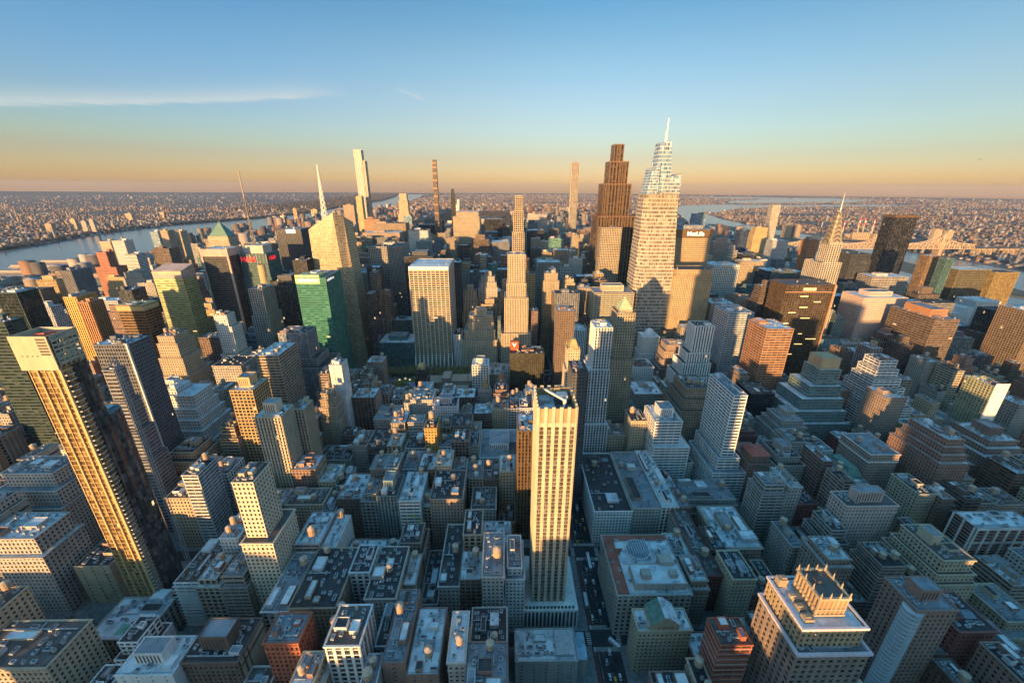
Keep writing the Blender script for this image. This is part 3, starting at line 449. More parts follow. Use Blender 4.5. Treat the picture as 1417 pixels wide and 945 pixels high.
(-462.2,-406.2,1025,1052.5,182,'b','teal2','p','second nearest teal office block left of the golden glass block','office_block'),
(-405.7,-377.3,1025,1052.0,177,'b','teal2','P','nearest teal office block left of the golden glass block','office_block'),
(-350.1,-298.1,1057.5,1083.3,165,'g','dgray','p','dark grey office block right of the golden glass block','office_block'),
(-433.6,-385.3,1185,1213.6,163,'g','tan','P','nearest tan office block right of the golden glass block','office_block'),
(-487.0,-440.5,1218.0,1246.6,182,'v','dgray','p','nearest dark grey office block left of the golden glass block','office_block'),
(-440.0,-402.8,1218.0,1247.3,161,'b','brown','p','dark brown office block right of the golden glass block','office_block'),
(-351.1,-310.7,1218.0,1246.5,174,'v','white','','whitish office block in front of the wide tan office block','office_block'),
(-455.2,-407.3,1298.5,1324.4,182,'x','tan','','second nearest tan office block right of the golden glass block','office_block'),
(-406.8,-351.9,1298.5,1327.6,177,'b','gray','p','mid grey office block in front of the wide tan office block','office_block'),
(-351.4,-321.4,1298.5,1325.0,175,'v','brown','p','dark brown office block in front of the tall tan slab','office_block'),
(-388.3,-335.4,1667,1694.9,179,'x','gray','P','mid grey office block behind the white striped crown','office_block'),
(-306.9,-268.5,1667,1692.5,147,'v','gold2','p','sandy office block in front of the dark wide office slab','office_block'),
(-389.8,-358.4,1780.0,1808.1,198,'b','brickl','','brownish office block with a bare roof behind the white striped crown','office_block'),
(-456.0,-409.8,1914,1940.8,200,'g','teal2','p','teal office block in front of the cream stone tower','office_block'),
(-279.2,-268.5,1914,1941.8,184,'g','gray','','nearest mid grey office block right of the dark wide office slab','office_block'),
(-242.0,-223.3,134,163.2,53,'x','white','q','whitish loft with black roof left of the white building','loft_building'),
(-154.0,-138.2,134,164.0,43,'m','white','r','whitish loft with roof skylight right of the brown brick building','loft_building'),
(-115.9,-98.2,134,157.9,70,'m','cream','t','cream loft with a water tank left of the white fronted building','loft_building'),
(-76.6,-67.7,134,157.6,64,'b','lgray','tt','pale grey loft right of the white fronted building','loft_building'),
(-17.0,6.7,134,159.9,69,'m','brick','t','brown brick loft left of the low wide building','loft_building'),
(-242.0,-223.3,167.0,190.4,58,'x','white','q','whitish loft in front of the low stone hall','loft_building'),
(-109.1,-98.2,167.0,193.4,56,'m','tan','tt','tan loft with two water tanks left of the white fronted building','loft_building'),
(-76.6,-67.7,167.0,194.4,56,'m','lgray','p','pale grey loft left of the loft with a grey curved-edge roof','loft_building'),
(-17.0,6.7,167.0,195.4,50,'m','stone','t','grey stone loft in front of the white setback building','loft_building'),
(-224.5,-207.0,215,241.0,54,'x','tan','t','tan loft right of the long white balcony apartment block','loft_building'),
(-206.5,-186.7,215,243.2,57,'b','brickl','p','brownish loft with a small roof hut left of the pale fronted loft','loft_building'),
(-109.1,-94.4,215,239.1,62,'mv','lgray','q','pale grey loft left of the grey gridded stone loft','loft_building'),
(-70.6,-62.0,215,240.9,49,'m','stone','pt','grey stone loft left of the white banded narrow loft','loft_building'),
(-28.4,-12.2,215,240.9,53,'x','brick','pt','brown brick loft right of the white banded narrow loft','loft_building'),
(-224.5,-209.9,247.5,274.2,62,'m','white','tt','whitish loft behind the long white balcony apartment block','loft_building'),
(-209.4,-186.7,247.5,273.6,62,'b','brick','q','brown brick loft left of the pale fronted loft','loft_building'),
(-84.2,-62.0,247.5,273.8,52,'m','brickl','q','brownish loft with black roof right of the wide brick loft','loft_building'),
(-28.4,-13.6,247.5,274.5,63,'mv','cream','q','cream loft with black roof left of the small building','loft_building'),
(-13.1,10.7,249.3,275.5,49,'x','lgray','r','pale grey loft in front of the small building','loft_building'),
(-242.0,-220.5,295,319.9,61,'mv','brick','t','brown brick loft right of the stepped tan loft tower','loft_building'),
(-220.0,-201.3,295,319.6,50,'x','brick','t','brown brick loft with a water tank left of the beige loft','loft_building'),
(-165.0,-153.9,295,322.0,43,'mv','lgray','t','pale grey loft left of the brown brick loft','loft_building'),
(-128.2,-111.2,295,320.8,61,'x','stone','pt','grey stone loft right of the brown brick loft','loft_building'),
(-70.7,-64.0,295,318.9,48,'x','tan','pt','tan loft with hut and tank left of the brown loft','loft_building'),
(-204.9,-181.9,327.5,351.1,66,'m','brick','p','brown brick loft left of the dark grey loft','loft_building'),
(-181.4,-164.7,327.5,354.1,51,'m','tan','p','tan loft in front of the dark grey loft','loft_building'),
(-164.2,-153.9,327.5,355.7,46,'b','white','pt','whitish loft in front of the dark grey loft','loft_building'),
(-128.2,-113.8,327.5,350.5,66,'m','brickl','t','brownish loft in front of the dark green grey loft','loft_building'),
(-113.3,-101.1,327.5,351.0,67,'m','stone','t','grey stone loft right of the dark green grey loft','loft_building'),
(-81.2,-64.7,328.6,355.7,64,'m','brown','t','dark brown loft in front of the white gridded loft','loft_building'),
(-64.2,-48.5,330.6,356.2,67,'m','cream','pt','cream loft in front of the narrow pale loft','loft_building'),
(-48.0,-31.3,330.6,354.2,59,'mv','stone','p','grey stone loft in front of the narrow pale loft','loft_building'),
(-30.8,-16.7,327.5,356.9,53,'x','cream','tt','cream loft with two water tanks right of the brown loft','loft_building'),
(-16.2,-0.4,327.5,356.9,52,'m','brown','pt','dark brown loft left of the bronze and black glass building','loft_building'),
(0.1,16.1,327.5,354.7,61,'m','tan','t','tan loft left of the bronze and black glass building','loft_building'),
(-228.2,-206.8,376.6,400.4,66,'m','lgray','pt','pale grey loft right of the narrower grey ribbed slab','loft_building'),
(-127.9,-107.5,375,404.2,58,'mv','cream','pt','cream loft with hut and tank left of the white gridded loft','loft_building'),
(-53.9,-34.4,375,400.3,64,'x','brick','q','brown brick loft right of the narrow pale loft','loft_building'),
(-33.9,-23.7,375,403.0,58,'b','stone','q','grey stone loft left of the wide pale office block','loft_building'),
(-225.7,-214.6,407.5,435.1,73,'m','tan','pt','tan loft left of the old tan stepped tower','loft_building'),
(-190.7,-169.6,407.5,430.1,50,'b','brown','q','dark brown loft behind the pale stone narrow loft','loft_building'),
(-127.9,-112.1,407.5,435.4,68,'m','tan','tt','tan loft right of the grey banded stone loft','loft_building'),
(-111.6,-90.2,410.6,431.1,66,'b','stone','r','grey stone loft with roof skylight behind the white gridded loft','loft_building'),
(-73.3,-59.1,407.5,431.7,62,'mv','tan','pt','tan loft right of the narrow ochre loft tower','loft_building'),
(-58.6,-34.2,407.5,436.4,63,'b','brick','q','brown brick loft right of the white hotel tower','loft_building'),
(-33.7,-23.7,407.5,437.0,51,'m','cream','pt','cream loft left of the wide pale office block','loft_building'),
(33.5,51.1,407.5,435.0,70,'b','lgray','pt','third nearest pale grey loft right of the small masonry tower','loft_building'),
(-242.0,-232.0,455,481.0,60,'b','brick','r','brown brick loft left of the old tan stepped tower','loft_building'),
(-189.5,-160.9,455,483.0,76,'mv','brown','t','dark brown loft left of the grey banded stone loft','loft_building'),
(-123.4,-116.3,455,482.2,68,'m','stone','pt','grey stone loft left of the old stone block','loft_building'),
(-53.6,-35.2,455,482.5,51,'m','tan','t','tan loft with a water tank right of the white hotel tower','loft_building'),
(-34.7,-10.8,455,481.9,52,'b','brown','t','dark brown loft in front of the small pinnacled gothic tower','loft_building'),
(-10.3,9.4,455,480.8,58,'m','tan','tt','tan loft in front of the small pinnacled gothic tower','loft_building'),
(9.9,24.9,455,478.6,59,'x','lgray','q','pale grey loft right of the small pinnacled gothic tower','loft_building'),
(25.4,41.8,455,477.8,60,'m','lgray','p','second nearest pale grey loft right of the small masonry tower','loft_building'),
(42.3,66.5,455,483.4,69,'x','white','p','whitish loft in front of the olive black slab','loft_building'),
(-207.4,-185.3,487.5,514.4,71,'m','tan','q','nearest tan loft right of the thin white concrete slab tower','loft_building'),
(-184.8,-173.9,487.5,514.4,79,'x','cream','t','nearest cream loft right of the thin white concrete slab tower','loft_building'),
(-173.4,-153.3,487.5,512.3,64,'mv','brickl','pt','brownish loft with hut and tank behind the grey banded stone loft','loft_building'),
(-152.8,-135.7,487.5,515.6,54,'mv','stone','r','grey stone loft behind the grey banded stone loft','loft_building'),
(-135.2,-115.7,487.5,512.1,56,'b','cream','pt','cream loft with hut and tank left of the old stone block','loft_building'),
(-115.2,-95.7,487.5,516.0,68,'m','stone','t','grey stone loft in front of the small black brick tower','loft_building'),
(-95.2,-82.3,487.5,513.4,58,'b','tan','pt','tan loft with hut and tank behind the white hotel tower','loft_building'),
(-81.8,-63.6,487.5,516.1,63,'b','brick','pt','brown brick loft with hut and tank behind the white hotel tower','loft_building'),
(-63.1,-35.8,487.5,516.1,58,'mv','brown','t','dark brown loft left of the small pinnacled gothic tower','loft_building'),
(-9.5,10.5,487.5,513.2,68,'m','brick','q','brown brick loft in front of the small masonry tower','loft_building'),
(11.0,32.4,487.5,513.0,55,'mv','white','tt','whitish loft with two water tanks right of the small masonry tower','loft_building'),
(32.9,49.6,487.5,511.2,66,'mv','stone','tt','grey stone loft in front of the olive black slab','loft_building'),
(-242.0,-217.9,535,558.7,69,'b','tan','r','tan loft behind the thin white concrete slab tower','loft_building'),
(-204.9,-194.1,535,557.7,71,'b','cream','t','second nearest cream loft right of the thin white concrete slab tower','loft_building'),
(-230.6,-219.1,567.5,592.6,52,'m','white','r','whitish loft right of the thin white concrete slab tower','loft_building'),
(-218.6,-205.9,567.5,595.0,57,'m','tan','t','second nearest tan loft right of the thin white concrete slab tower','loft_building'),
(-205.4,-182.0,567.5,590.7,76,'m','brickl','pt','brownish loft left of the low wide teal glass building','loft_building'),
(-181.5,-157.2,567.5,593.9,20,'m','stone','r','grey stone loft left of the small black brick tower','loft_building'),
(-156.7,-142.2,567.5,590.5,20,'b','tan','pt','tan loft with hut and tank left of the old stone block','loft_building'),
(-20.8,-0.5,567.5,594.2,55,'m','tan','pt','tan loft with hut and tank left of the small masonry tower','loft_building'),
(-0.0,12.5,567.5,590.3,60,'m','lgray','pt','nearest pale grey loft right of the small masonry tower','loft_building'),
(-242.0,-229.6,704,731.5,148,'g','brick','','brown brick office block left of the teal banded block','office_block'),
(-7.5,-1.7,704,730.0,99,'b','teal2','','teal office block right of the gold stepped masonry tower','office_block'),
(54.3,66.5,704,730.6,117,'b','brick','','brown brick office block in front of the cream stepped block','office_block'),
(-242.0,-229.6,736.5,765.4,179,'g','cream','p','cream office block right of the pale ribbed slab','office_block'),
(-7.5,-1.7,736.5,762.9,145,'v','dgray','P','dark grey office block left of the slim cream tower','office_block'),
(54.3,66.5,736.5,762.8,105,'v','brickl','P','brownish office block right of the slim cream tower','office_block'),
(-239.1,-225.2,784,811.6,132,'b','tan','p','tan office block left of the teal banded block','office_block'),
(-182.9,-162.8,784,811.8,152,'v','lgray','p','pale grey office block behind the teal banded block','office_block'),
(-79.8,-47.7,784,810.2,134,'v','cream','P','cream office block in front of the dark tower','office_block'),
(-47.2,-2.4,784,813.0,106,'m','tan','P','tan office block behind the gold stepped masonry tower','office_block'),
(-1.9,19.3,784,810.4,153,'x','cream','p','cream office block in front of the slim cream tower','office_block'),
(44.5,66.5,784,810.8,168,'b','gold2','p','sandy office block right of the slim cream tower','office_block'),
(-242.0,-225.2,816.5,844.4,93,'v','gold2','p','sandy office block with a small roof hut behind the teal banded block','office_block'),
(-49.6,-7.8,816.5,844.2,155,'m','stone','P','grey stone office block in front of the small green glass building','office_block'),
(-242.0,-200.0,864,892.3,101,'v','dgray','p','dark grey office block behind the teal banded block','office_block'),
(-69.7,-27.5,864,890.6,156,'b','dgray','p','dark grey office block in front of the slim black glass tower','office_block'),
(-217.8,-184.1,896.5,924.2,151,'b','stone','P','grey stone office block in front of the dark ribbed slab','office_block'),
(-99.8,-42.5,896.5,925.2,148,'v','stone','','grey stone office block with a bare roof behind the dark tower','office_block'),
(22.5,66.5,896.5,922.9,179,'m','brown','p','dark brown office block behind the stone banded office block','office_block'),
(-108.9,-74.2,944,970.5,161,'b','gold2','','sandy office block left of the slim black glass tower','office_block'),
(-53.8,-35.5,944,971.5,179,'b','cream','','cream office block right of the slim black glass tower','office_block'),
(-11.1,16.9,944,972.8,146,'x','brick','','nearest brown brick office block right of the small green glass building','office_block'),
(-65.5,-35.5,977.0,1005.8,175,'b','brick','p','brown brick office block behind the slim black glass tower','office_block'),
(-11.1,27.2,977.0,1006.1,173,'x','brick','p','second nearest brown brick office block right of the small green glass building','office_block'),
(-65.5,-27.9,1025,1054.4,162,'g','cream','p','cream office block behind the small green glass building','office_block'),
(-61.3,-5.6,1057.5,1085.4,158,'m','brick','p','brown brick office block behind the small green glass building','office_block'),
(-203.1,-170.3,1105,1131.9,152,'g','teal2','p','teal office block right of the dark office block','office_block'),
(-87.8,-31.3,1105,1133.4,196,'x','brown','P','nearest dark brown office block behind the slim black glass tower','office_block'),
(19.8,66.5,1105,1130.7,153,'v','brick','P','brown brick office block in front of the dark wide slab','office_block'),
(-242.0,-197.7,1137.5,1166.2,186,'v','teal2','P','teal office block in front of the white striped crown','office_block'),
(-197.2,-146.2,1137.5,1164.8,158,'b','brown','p','dark brown office block in front of the dark wide office slab','office_block'),
(-115.7,-76.5,1137.5,1164.1,139,'b','brick','','brown brick office block left of the slim black glass tower','office_block'),
(-48.4,-31.3,1137.5,1166.2,176,'g','gold2','p','sandy office block left of the grey ribbed office block','office_block'),
(-161.9,-132.0,1185,1211.2,191,'v','tan','','tan office block in front of the broad stone slab skyscraper','office_block'),
(-131.5,-74.3,1185,1213.1,170,'g','brown','p','second nearest dark brown office block behind the slim black glass tower','office_block'),
(-73.8,-25.0,1185,1212.1,193,'g','dgray','P','dark grey office block in front of the black boxy office tower','office_block'),
(29.4,66.5,1185,1213.5,156,'x','lgray','','second nearest pale grey office block right of the grey ribbed office block','office_block'),
(-214.6,-182.7,1266,1294.4,175,'m','gray','','mid grey office block in front of the dark wide office slab','office_block'),
(-182.2,-153.8,1266,1292.0,156,'m','white','p','whitish office block in front of the dark wide office slab','office_block'),
(-56.2,-32.0,1266,1292.7,188,'g','white','p','whitish office block in front of the black boxy office tower','office_block'),
(11.2,43.7,1266,1293.9,144,'m','brown','P','dark brown office block right of the grey ribbed office block','office_block'),
(-242.0,-191.0,1346,1374.5,160,'v','gray','p','mid grey office block right of the white striped crown','office_block'),
(0.1,45.1,1346,1374.8,167,'b','lgray','P','nearest pale grey office block right of the grey ribbed office block','office_block'),
(-42.4,-4.5,1378.5,1404.7,167,'b','dgray','p','dark grey office block behind the grey ribbed office block','office_block'),
(-199.6,-172.6,1426,1453.1,184,'v','gray','P','second nearest mid grey office block right of the dark wide office slab','office_block'),
(-172.1,-144.7,1426,1453.6,199,'b','dgray','p','dark grey office block left of the broad stone slab skyscraper','office_block'),
(-94.4,-61.5,1426,1452.3,196,'b','gray','','mid grey office block left of the black boxy office tower','office_block'),
(21.3,66.5,1426,1453.7,183,'b','brick','','brown brick office block in front of the very slim stepped cream tower','office_block'),
(-242.0,-186.0,1507,1533.4,170,'v','tan','p','tan office block right of the dark wide office slab','office_block'),
(-65.6,-20.5,1539.5,1565.7,173,'g','cream','','cream office block in front of the black boxy office tower','office_block'),
(-7.8,45.7,1587,1615.9,148,'x','lgray','p','pale grey office block behind the grey ribbed office block','office_block'),
(-242.0,-187.5,1699.5,1725.4,179,'b','dgray','','dark grey office block right of the dark wide office slab','office_block'),
(-242.0,-198.9,1747,1773.4,185,'b','white','P','whitish office block left of the broad stone slab skyscraper','office_block'),
(41.2,66.5,1747,1775.0,168,'m','brickl','p','brownish office block left of the very slim stepped cream tower','office_block'),
(-2.9,33.5,1780.0,1806.3,172,'b','brown','','second nearest dark brown office block right of the black boxy office tower','office_block'),
(-140.9,-93.1,1828,1859.1,184,'m','gold2','p','sandy office block right of the broad stone slab skyscraper','office_block'),
(38.2,66.5,1828,1858.7,191,'g','gold2','p','nearest sandy office block left of the very slim stepped cream tower','office_block'),
(-115.9,-58.9,1863.5,1896.0,161,'x','gold2','P','sandy office block left of the black boxy office tower','office_block'),
(29.7,66.5,1914,1940.0,171,'b','gold2','p','second nearest sandy office block left of the very slim stepped cream tower','office_block'),
(-129.5,-80.0,2027.0,2055.1,174,'b','stone','P','grey stone office block left of the black boxy office tower','office_block'),
(-41.9,11.9,2027.0,2056.2,165,'b','brown','','nearest dark brown office block right of the black boxy office tower','office_block'),
(97.0,120.1,134,159.3,40,'b','brick','r','brown brick apartment house in front of the pale yellow stepped gable building','apartment_house'),
(120.6,129.4,134,161.1,49,'m','tan','tt','tan apartment house with two water tanks left of the red tower','apartment_house'),
(201.1,220.5,134,163.3,49,'m','cream','pt','cream apartment house right of the big brown brick hotel','apartment_house'),
(134.7,157.0,167.0,191.9,27,'m','redd','r','dark red low house left of the red tower','town_house'),
(157.5,177.7,168.5,193.5,38,'m','stone','t','grey stone apartment house with a water tank behind the red tower','apartment_house'),
(178.2,190.7,168.5,193.4,45,'m','brown','pt','dark brown apartment house with hut and tank behind the red tower','apartment_house'),
(146.2,162.3,215,240.5,47,'m','brickl','p','brownish apartment house in front of the narrow dark red brick building','apartment_house'),
(178.9,196.6,215,240.9,50,'m','cream','q','cream apartment house right of the narrow dark red brick building','apartment_house'),
(197.1,210.6,215,244.4,34,'m','redd','t','dark red apartment house in front of the tan U-shaped apartment house','apartment_house'),
(211.1,220.5,215,243.6,36,'m','tan','q','tan apartment house in front of the tan U-shaped apartment house','apartment_house'),
(146.2,162.3,247.5,270.6,38,'m','stone','t','grey stone apartment house left of the narrow dark red brick building','apartment_house'),
(178.9,191.1,247.5,272.1,44,'b','brown','r','dark brown apartment house right of the narrow dark red brick building','apartment_house'),
(172.1,182.6,296.6,322.4,43,'m','brick','pt','brown brick apartment house left of the ornate grey stone block','apartment_house'),
(172.1,182.6,327.5,353.1,40,'m','redd','p','dark red apartment house right of the right-hand loft','apartment_house'),
(213.8,220.5,375,403.3,34,'m','stone','q','grey stone apartment house right of the right-hand loft','apartment_house'),
(128.8,151.6,407.5,431.4,49,'m','tan','tt','tan apartment house left of the pale chamfered corner building','apartment_house'),
(173.8,195.2,455,480.9,39,'m','brick','t','brown brick apartment house in front of the grey stone block','apartment_house'),
(195.7,220.5,455,480.0,42,'m','brickl','pt','brownish apartment house in front of the grey stone block','apartment_house'),
(173.8,188.2,487.5,514.0,39,'m','stone','q','grey stone apartment house left of the grey stone block','apartment_house'),
(192.2,210.7,567.5,595.4,45,'b','redd','t','dark red apartment house left of the pale old block','apartment_house'),
(97.0,149.9,615,640.6,57,'b','cream','P','cream office block with a roof plant right of the cream tower','office_block'),
(97.0,145.4,647.0,675.7,99,'v','white','p','whitish office block right of the dark brown block','office_block'),
(145.9,192.0,647.0,674.1,103,'x','cream','P','cream office block right of the dark brown block','office_block'),
(97.0,140.5,704,731.8,149,'x','gray','p','mid grey office block right of the cream stepped block','office_block'),
(141.0,162.9,704,733.0,102,'b','brown','','dark brown office block left of the cream banded office block','office_block'),
(97.0,140.0,736.5,764.7,140,'b','brown','p','dark brown office block in front of the cream stepped block','office_block'),
(140.5,170.2,736.5,763.1,151,'v','tan','p','tan office block right of the gold ziggurat tower','office_block'),
(97.0,110.9,816.5,843.5,171,'b','tan','p','tan office block behind the stone banded office block','office_block'),
(156.6,188.8,816.5,843.7,138,'v','dgray','P','nearest dark grey office block right of the gold ziggurat tower','office_block'),
(189.3,220.5,816.5,845.0,148,'v','brick','','brown brick office block behind the cream banded office block','office_block'),
(161.9,201.6,864,891.9,147,'b','dgray','','second nearest dark grey office block right of the gold ziggurat tower','office_block'),
(202.1,220.5,864,889.8,153,'x','gold2','p','sandy office block in front of the cream gridded tower','office_block'),
(129.5,179.8,977.0,1003.8,146,'b','white','p','whitish office block with a small roof hut behind the gold ziggurat tower','office_block'),
(97.0,129.3,1025,1052.4,173,'b','gold2','p','sandy office block in front of the green glass office tower','office_block'),
(129.8,167.9,1025,1053.5,180,'x','tan','','tan office block in front of the green glass office tower','office_block'),
(168.4,203.5,1025,1054.3,160,'v','white','p','whitish office block in front of the small pale round-topped tower','office_block'),
(202.6,220.5,1057.5,1085.9,154,'g','stone','P','grey stone office block in front of the small pale round-topped tower','office_block'),
(97.0,134.4,1218.0,1247.4,101,'b','brickl','P','brownish office block behind the stone banded office block','office_block'),
(200.5,220.5,1218.0,1247.6,150,'m','cream','','cream office block in front of the small pale round-topped tower','office_block'),
(97.0,149.9,1266,1291.8,118,'x','stone','p','grey stone office block in front of the dark wide slab','office_block'),
(97.0,123.8,1298.5,1324.5,108,'g','cream','p','cream office block behind the stone banded office block','office_block'),
(124.3,166.1,1298.5,1327.6,139,'b','brickl','p','brownish office block left of the green glass office tower','office_block'),
(97.0,148.0,1346,1372.7,102,'x','gold2','p','sandy office block in front of the dark wide slab','office_block'),
(189.7,220.5,1346,1372.2,140,'b','brown','p','dark brown office block left of the small pale round-topped tower','office_block'),
(97.0,132.1,1378.5,1406.7,135,'v','brown','p','dark brown office block in front of the dark wide slab','office_block'),
(97.0,129.8,1426,1452.5,162,'v','tan','p','tan office block in front of the dark wide slab','office_block'),
(130.3,156.7,1426,1455.2,152,'v','cream','p','cream office block left of the green glass office tower','office_block'),
(97.0,134.4,1459.0,1486.8,149,'g','brickl','p','brownish office block in front of the dark wide slab','office_block'),
(162.4,220.5,1459.0,1486.2,152,'b','cream','p','cream office block right of the green glass office tower','office_block'),
(167.7,220.5,1587,1613.3,152,'g','brown','p','dark brown office block left of the green glass office tower','office_block'),
(174.1,220.5,1619.5,1647.5,176,'v','brown','p','dark brown office block behind the green glass office tower','office_block'),
(131.5,187.5,1699.5,1726.1,153,'v','brown','','dark brown office block right of the dark wide slab','office_block'),
(97.0,154.0,1747,1773.7,159,'b','white','p','nearest whitish office block left of the dark wide slab','office_block'),
(97.0,149.7,1828,1857.0,183,'b','dgray','P','dark grey office block left of the wide stone building','office_block'),
(97.0,104.9,1914,1943.1,155,'v','teal2','p','teal office block left of the dark wide slab','office_block'),
(97.0,152.7,1946.5,1974.9,104,'g','brick','','brown brick office block left of the dark wide slab','office_block'),
(97.0,152.6,1994,2023.0,122,'g','white','p','second nearest whitish office block left of the dark wide slab','office_block'),
(97.0,125.4,2027.0,2056.7,182,'g','dgray','p','dark grey office block right of the very slim stepped cream tower','office_block'),
(165.5,220.5,2027.0,2055.9,154,'b','teal2','p','teal office block right of the wide stone building','office_block'),
(278.6,290.5,134,159.6,47,'m','brown','t','dark brown apartment house right of the red brown tower','apartment_house'),
(303.5,315.8,134,159.7,62,'m','brick','q','second nearest brown brick apartment house in front of the beige terraced building','apartment_house'),
(333.9,347.0,134,160.8,47,'m','redd','p','dark red apartment house in front of the beige terraced building','apartment_house'),
(278.6,297.9,167.0,191.8,40,'m','brick','pt','brown brick apartment house right of the red brown tower','apartment_house'),
(298.4,322.9,167.0,194.3,61,'m','redd','r','dark red apartment house left of the beige terraced building','apartment_house'),
(343.5,359.1,167.0,196.5,33,'m','brick','p','nearest brown brick apartment house in front of the beige terraced building','apartment_house'),
(247.0,267.9,215,240.1,67,'m','brickl','t','second nearest brownish apartment house in front of the pinkish grey apartment block','apartment_house'),
(268.4,278.9,215,244.0,32,'b','tan','r','tan apartment house right of the big brown brick hotel','apartment_house'),
(279.4,290.3,215,240.8,24,'b','brick','r','brown brick low house left of the red brown tower','town_house'),
(290.8,313.3,215,241.6,59,'b','brickl','tt','nearest brownish apartment house in front of the pinkish grey apartment block','apartment_house'),
(313.8,325.1,215,240.7,43,'m','brick','pt','brown brick apartment house left of the beige apartment tower','apartment_house'),
(247.0,257.6,247.5,275.3,46,'m','stone','pt','second nearest grey stone apartment house right of the tan U-shaped apartment house','apartment_house'),
(258.1,275.6,247.5,276.7,38,'m','brown','pt','dark brown apartment house left of the pinkish grey apartment block','apartment_house'),
(276.1,294.9,247.5,276.2,60,'b','stone','q','grey stone apartment house left of the pinkish grey apartment block','apartment_house'),
(360.2,370.5,247.5,274.1,50,'m','brickl','q','brownish apartment house right of the pinkish grey apartment block','apartment_house'),
(247.0,270.4,295,318.1,68,'b','stone','p','nearest grey stone apartment house right of the tan U-shaped apartment house','apartment_house'),
(270.9,283.3,295,324.3,67,'m','stone','pt','grey stone apartment house in front of the grey stone apartment house','apartment_house'),
(283.8,303.2,295,322.3,47,'m','redd','q','dark red apartment house in front of the grey stone apartment house','apartment_house'),
(303.7,321.6,295,324.4,29,'m','brick','pt','brown brick low house left of the pinkish grey apartment block','town_house'),
(322.1,333.6,295,317.7,70,'b','brickl','pt','brownish apartment house left of the dark red brick club','apartment_house'),
(345.1,370.5,295,319.0,53,'b','stone','p','grey stone apartment house right of the dark red brick club','apartment_house'),
(326.0,336.7,327.5,356.4,71,'b','brick','p','brown brick apartment house in front of the whitish ribbed apartment house','apartment_house'),
(337.2,359.4,327.5,355.4,53,'b','cream','t','cream apartment house left of the dark red brick club','apartment_house'),
(326.0,347.3,375,404.5,60,'m','stone','tt','grey stone apartment house behind the grey stone apartment house','apartment_house'),
(268.4,289.7,407.5,431.4,50,'b','stone','pt','grey stone apartment house right of the sharp white banded slab','apartment_house'),
(290.2,311.5,407.5,430.5,52,'m','redd','t','dark red apartment house right of the sharp white banded slab','apartment_house'),
(312.0,338.7,407.5,435.4,29,'m','stone','r','grey stone low house left of the grey stone apartment house','town_house'),
(318.2,338.7,455,482.1,42,'m','stone','p','grey stone apartment house in front of the black banded lower building','apartment_house'),
(247.0,256.7,535,558.4,48,'b','cream','p','cream apartment house right of the grey stone block','apartment_house'),
(319.9,334.6,535,560.7,47,'b','brick','t','brown brick apartment house behind the tan stepped brick tower','apartment_house'),
(354.2,370.5,535,564.5,70,'m','brickl','r','brownish apartment house behind the black banded lower building','apartment_house'),
(247.0,257.1,567.5,596.2,39,'b','tan','t','tan apartment house right of the pale old block','apartment_house'),
(353.4,370.5,567.5,594.7,45,'b','brick','r','brown brick apartment house in front of the pale grey glass office tower','apartment_house'),
(311.3,362.7,615,642.0,50,'x','brick','p','brown brick office block in front of the pale grey glass office tower','office_block'),
(274.0,305.4,647.0,672.4,77,'b','dgray','p','dark grey office block right of the pale old tower','office_block'),
(305.9,336.4,647.0,672.7,103,'v','cream','p','cream office block behind the brown brick stepped tower','office_block'),
(247.0,281.4,1266,1292.5,139,'x','brick','p','brown brick office block in front of the small pale round-topped tower','office_block'),
(247.0,253.4,1298.5,1326.7,152,'v','brickl','p','brownish office block in front of the small pale round-topped tower','office_block'),
(247.0,283.0,1346,1374.4,159,'m','brown','p','dark brown office block right of the small pale round-topped tower','office_block'),
(247.0,300.8,1378.5,1406.6,169,'b','tan','P','tan office block in front of the brown ribbed office tower','office_block'),
(247.0,302.4,1539.5,1565.3,153,'b','lgray','p','pale grey office block left of the small pale round-topped tower','office_block'),
(247.0,296.0,1619.5,1647.3,159,'v','brick','p','brown brick office block left of the small pale round-topped tower','office_block'),
(247.0,272.3,1699.5,1727.9,152,'x','brickl','','brownish office block right of the green glass office tower','office_block'),
(329.7,370.5,1699.5,1727.1,174,'x','brickl','','brownish office block behind the brown ribbed office tower','office_block'),
(247.0,274.3,1780.0,1806.8,172,'v','teal2','P','teal office block behind the green glass office tower','office_block'),
(322.8,370.5,1828,1858.3,152,'v','brown','p','dark brown office block left of the brown ribbed office tower','office_block'),
(289.1,324.7,1946.5,1975.0,186,'g','brick','p','brown brick office block behind the small pale round-topped tower','office_block'),
(401.4,419.2,215,243.2,39,'b','brickl','p','brownish apartment house with a small roof hut behind the beige terraced building','apartment_house'),
(419.7,434.5,215,238.5,52,'m','stone','tt','grey stone apartment house right of the brown brick block','apartment_house'),
(456.6,477.5,247.5,275.1,53,'b','redd','t','dark red apartment house right of the brown brick block','apartment_house'),
(397.0,414.3,295,324.0,58,'m','cream','q','cream apartment house right of the pinkish grey apartment block','apartment_house'),
(428.2,445.6,295,320.7,37,'m','brown','t','dark brown apartment house left of the brown brick block','apartment_house'),
(446.1,461.6,295,319.7,51,'b','brown','pt','dark brown apartment house behind the brown brick block','apartment_house'),
(462.1,476.2,295,322.4,46,'m','brickl','q','nearest brownish apartment house behind the brown brick block','apartment_house'),
(476.7,506.5,295,318.2,44,'m','brickl','t','second nearest brownish apartment house behind the brown brick block','apartment_house'),
(473.7,491.2,327.5,350.3,47,'b','tan','tt','tan apartment house right of the brown brick ziggurat','apartment_house'),
(423.7,440.0,375,404.0,56,'b','brick','pt','brown brick apartment house behind the long dark brick apartment house','apartment_house'),
(473.7,491.7,375,401.5,52,'m','brown','r','dark brown apartment house in front of the ochre ribbed twin apartment building','apartment_house'),
(397.0,419.6,407.5,430.7,14,'b','tan','t','tan low house right of the whitish ribbed apartment house','town_house'),
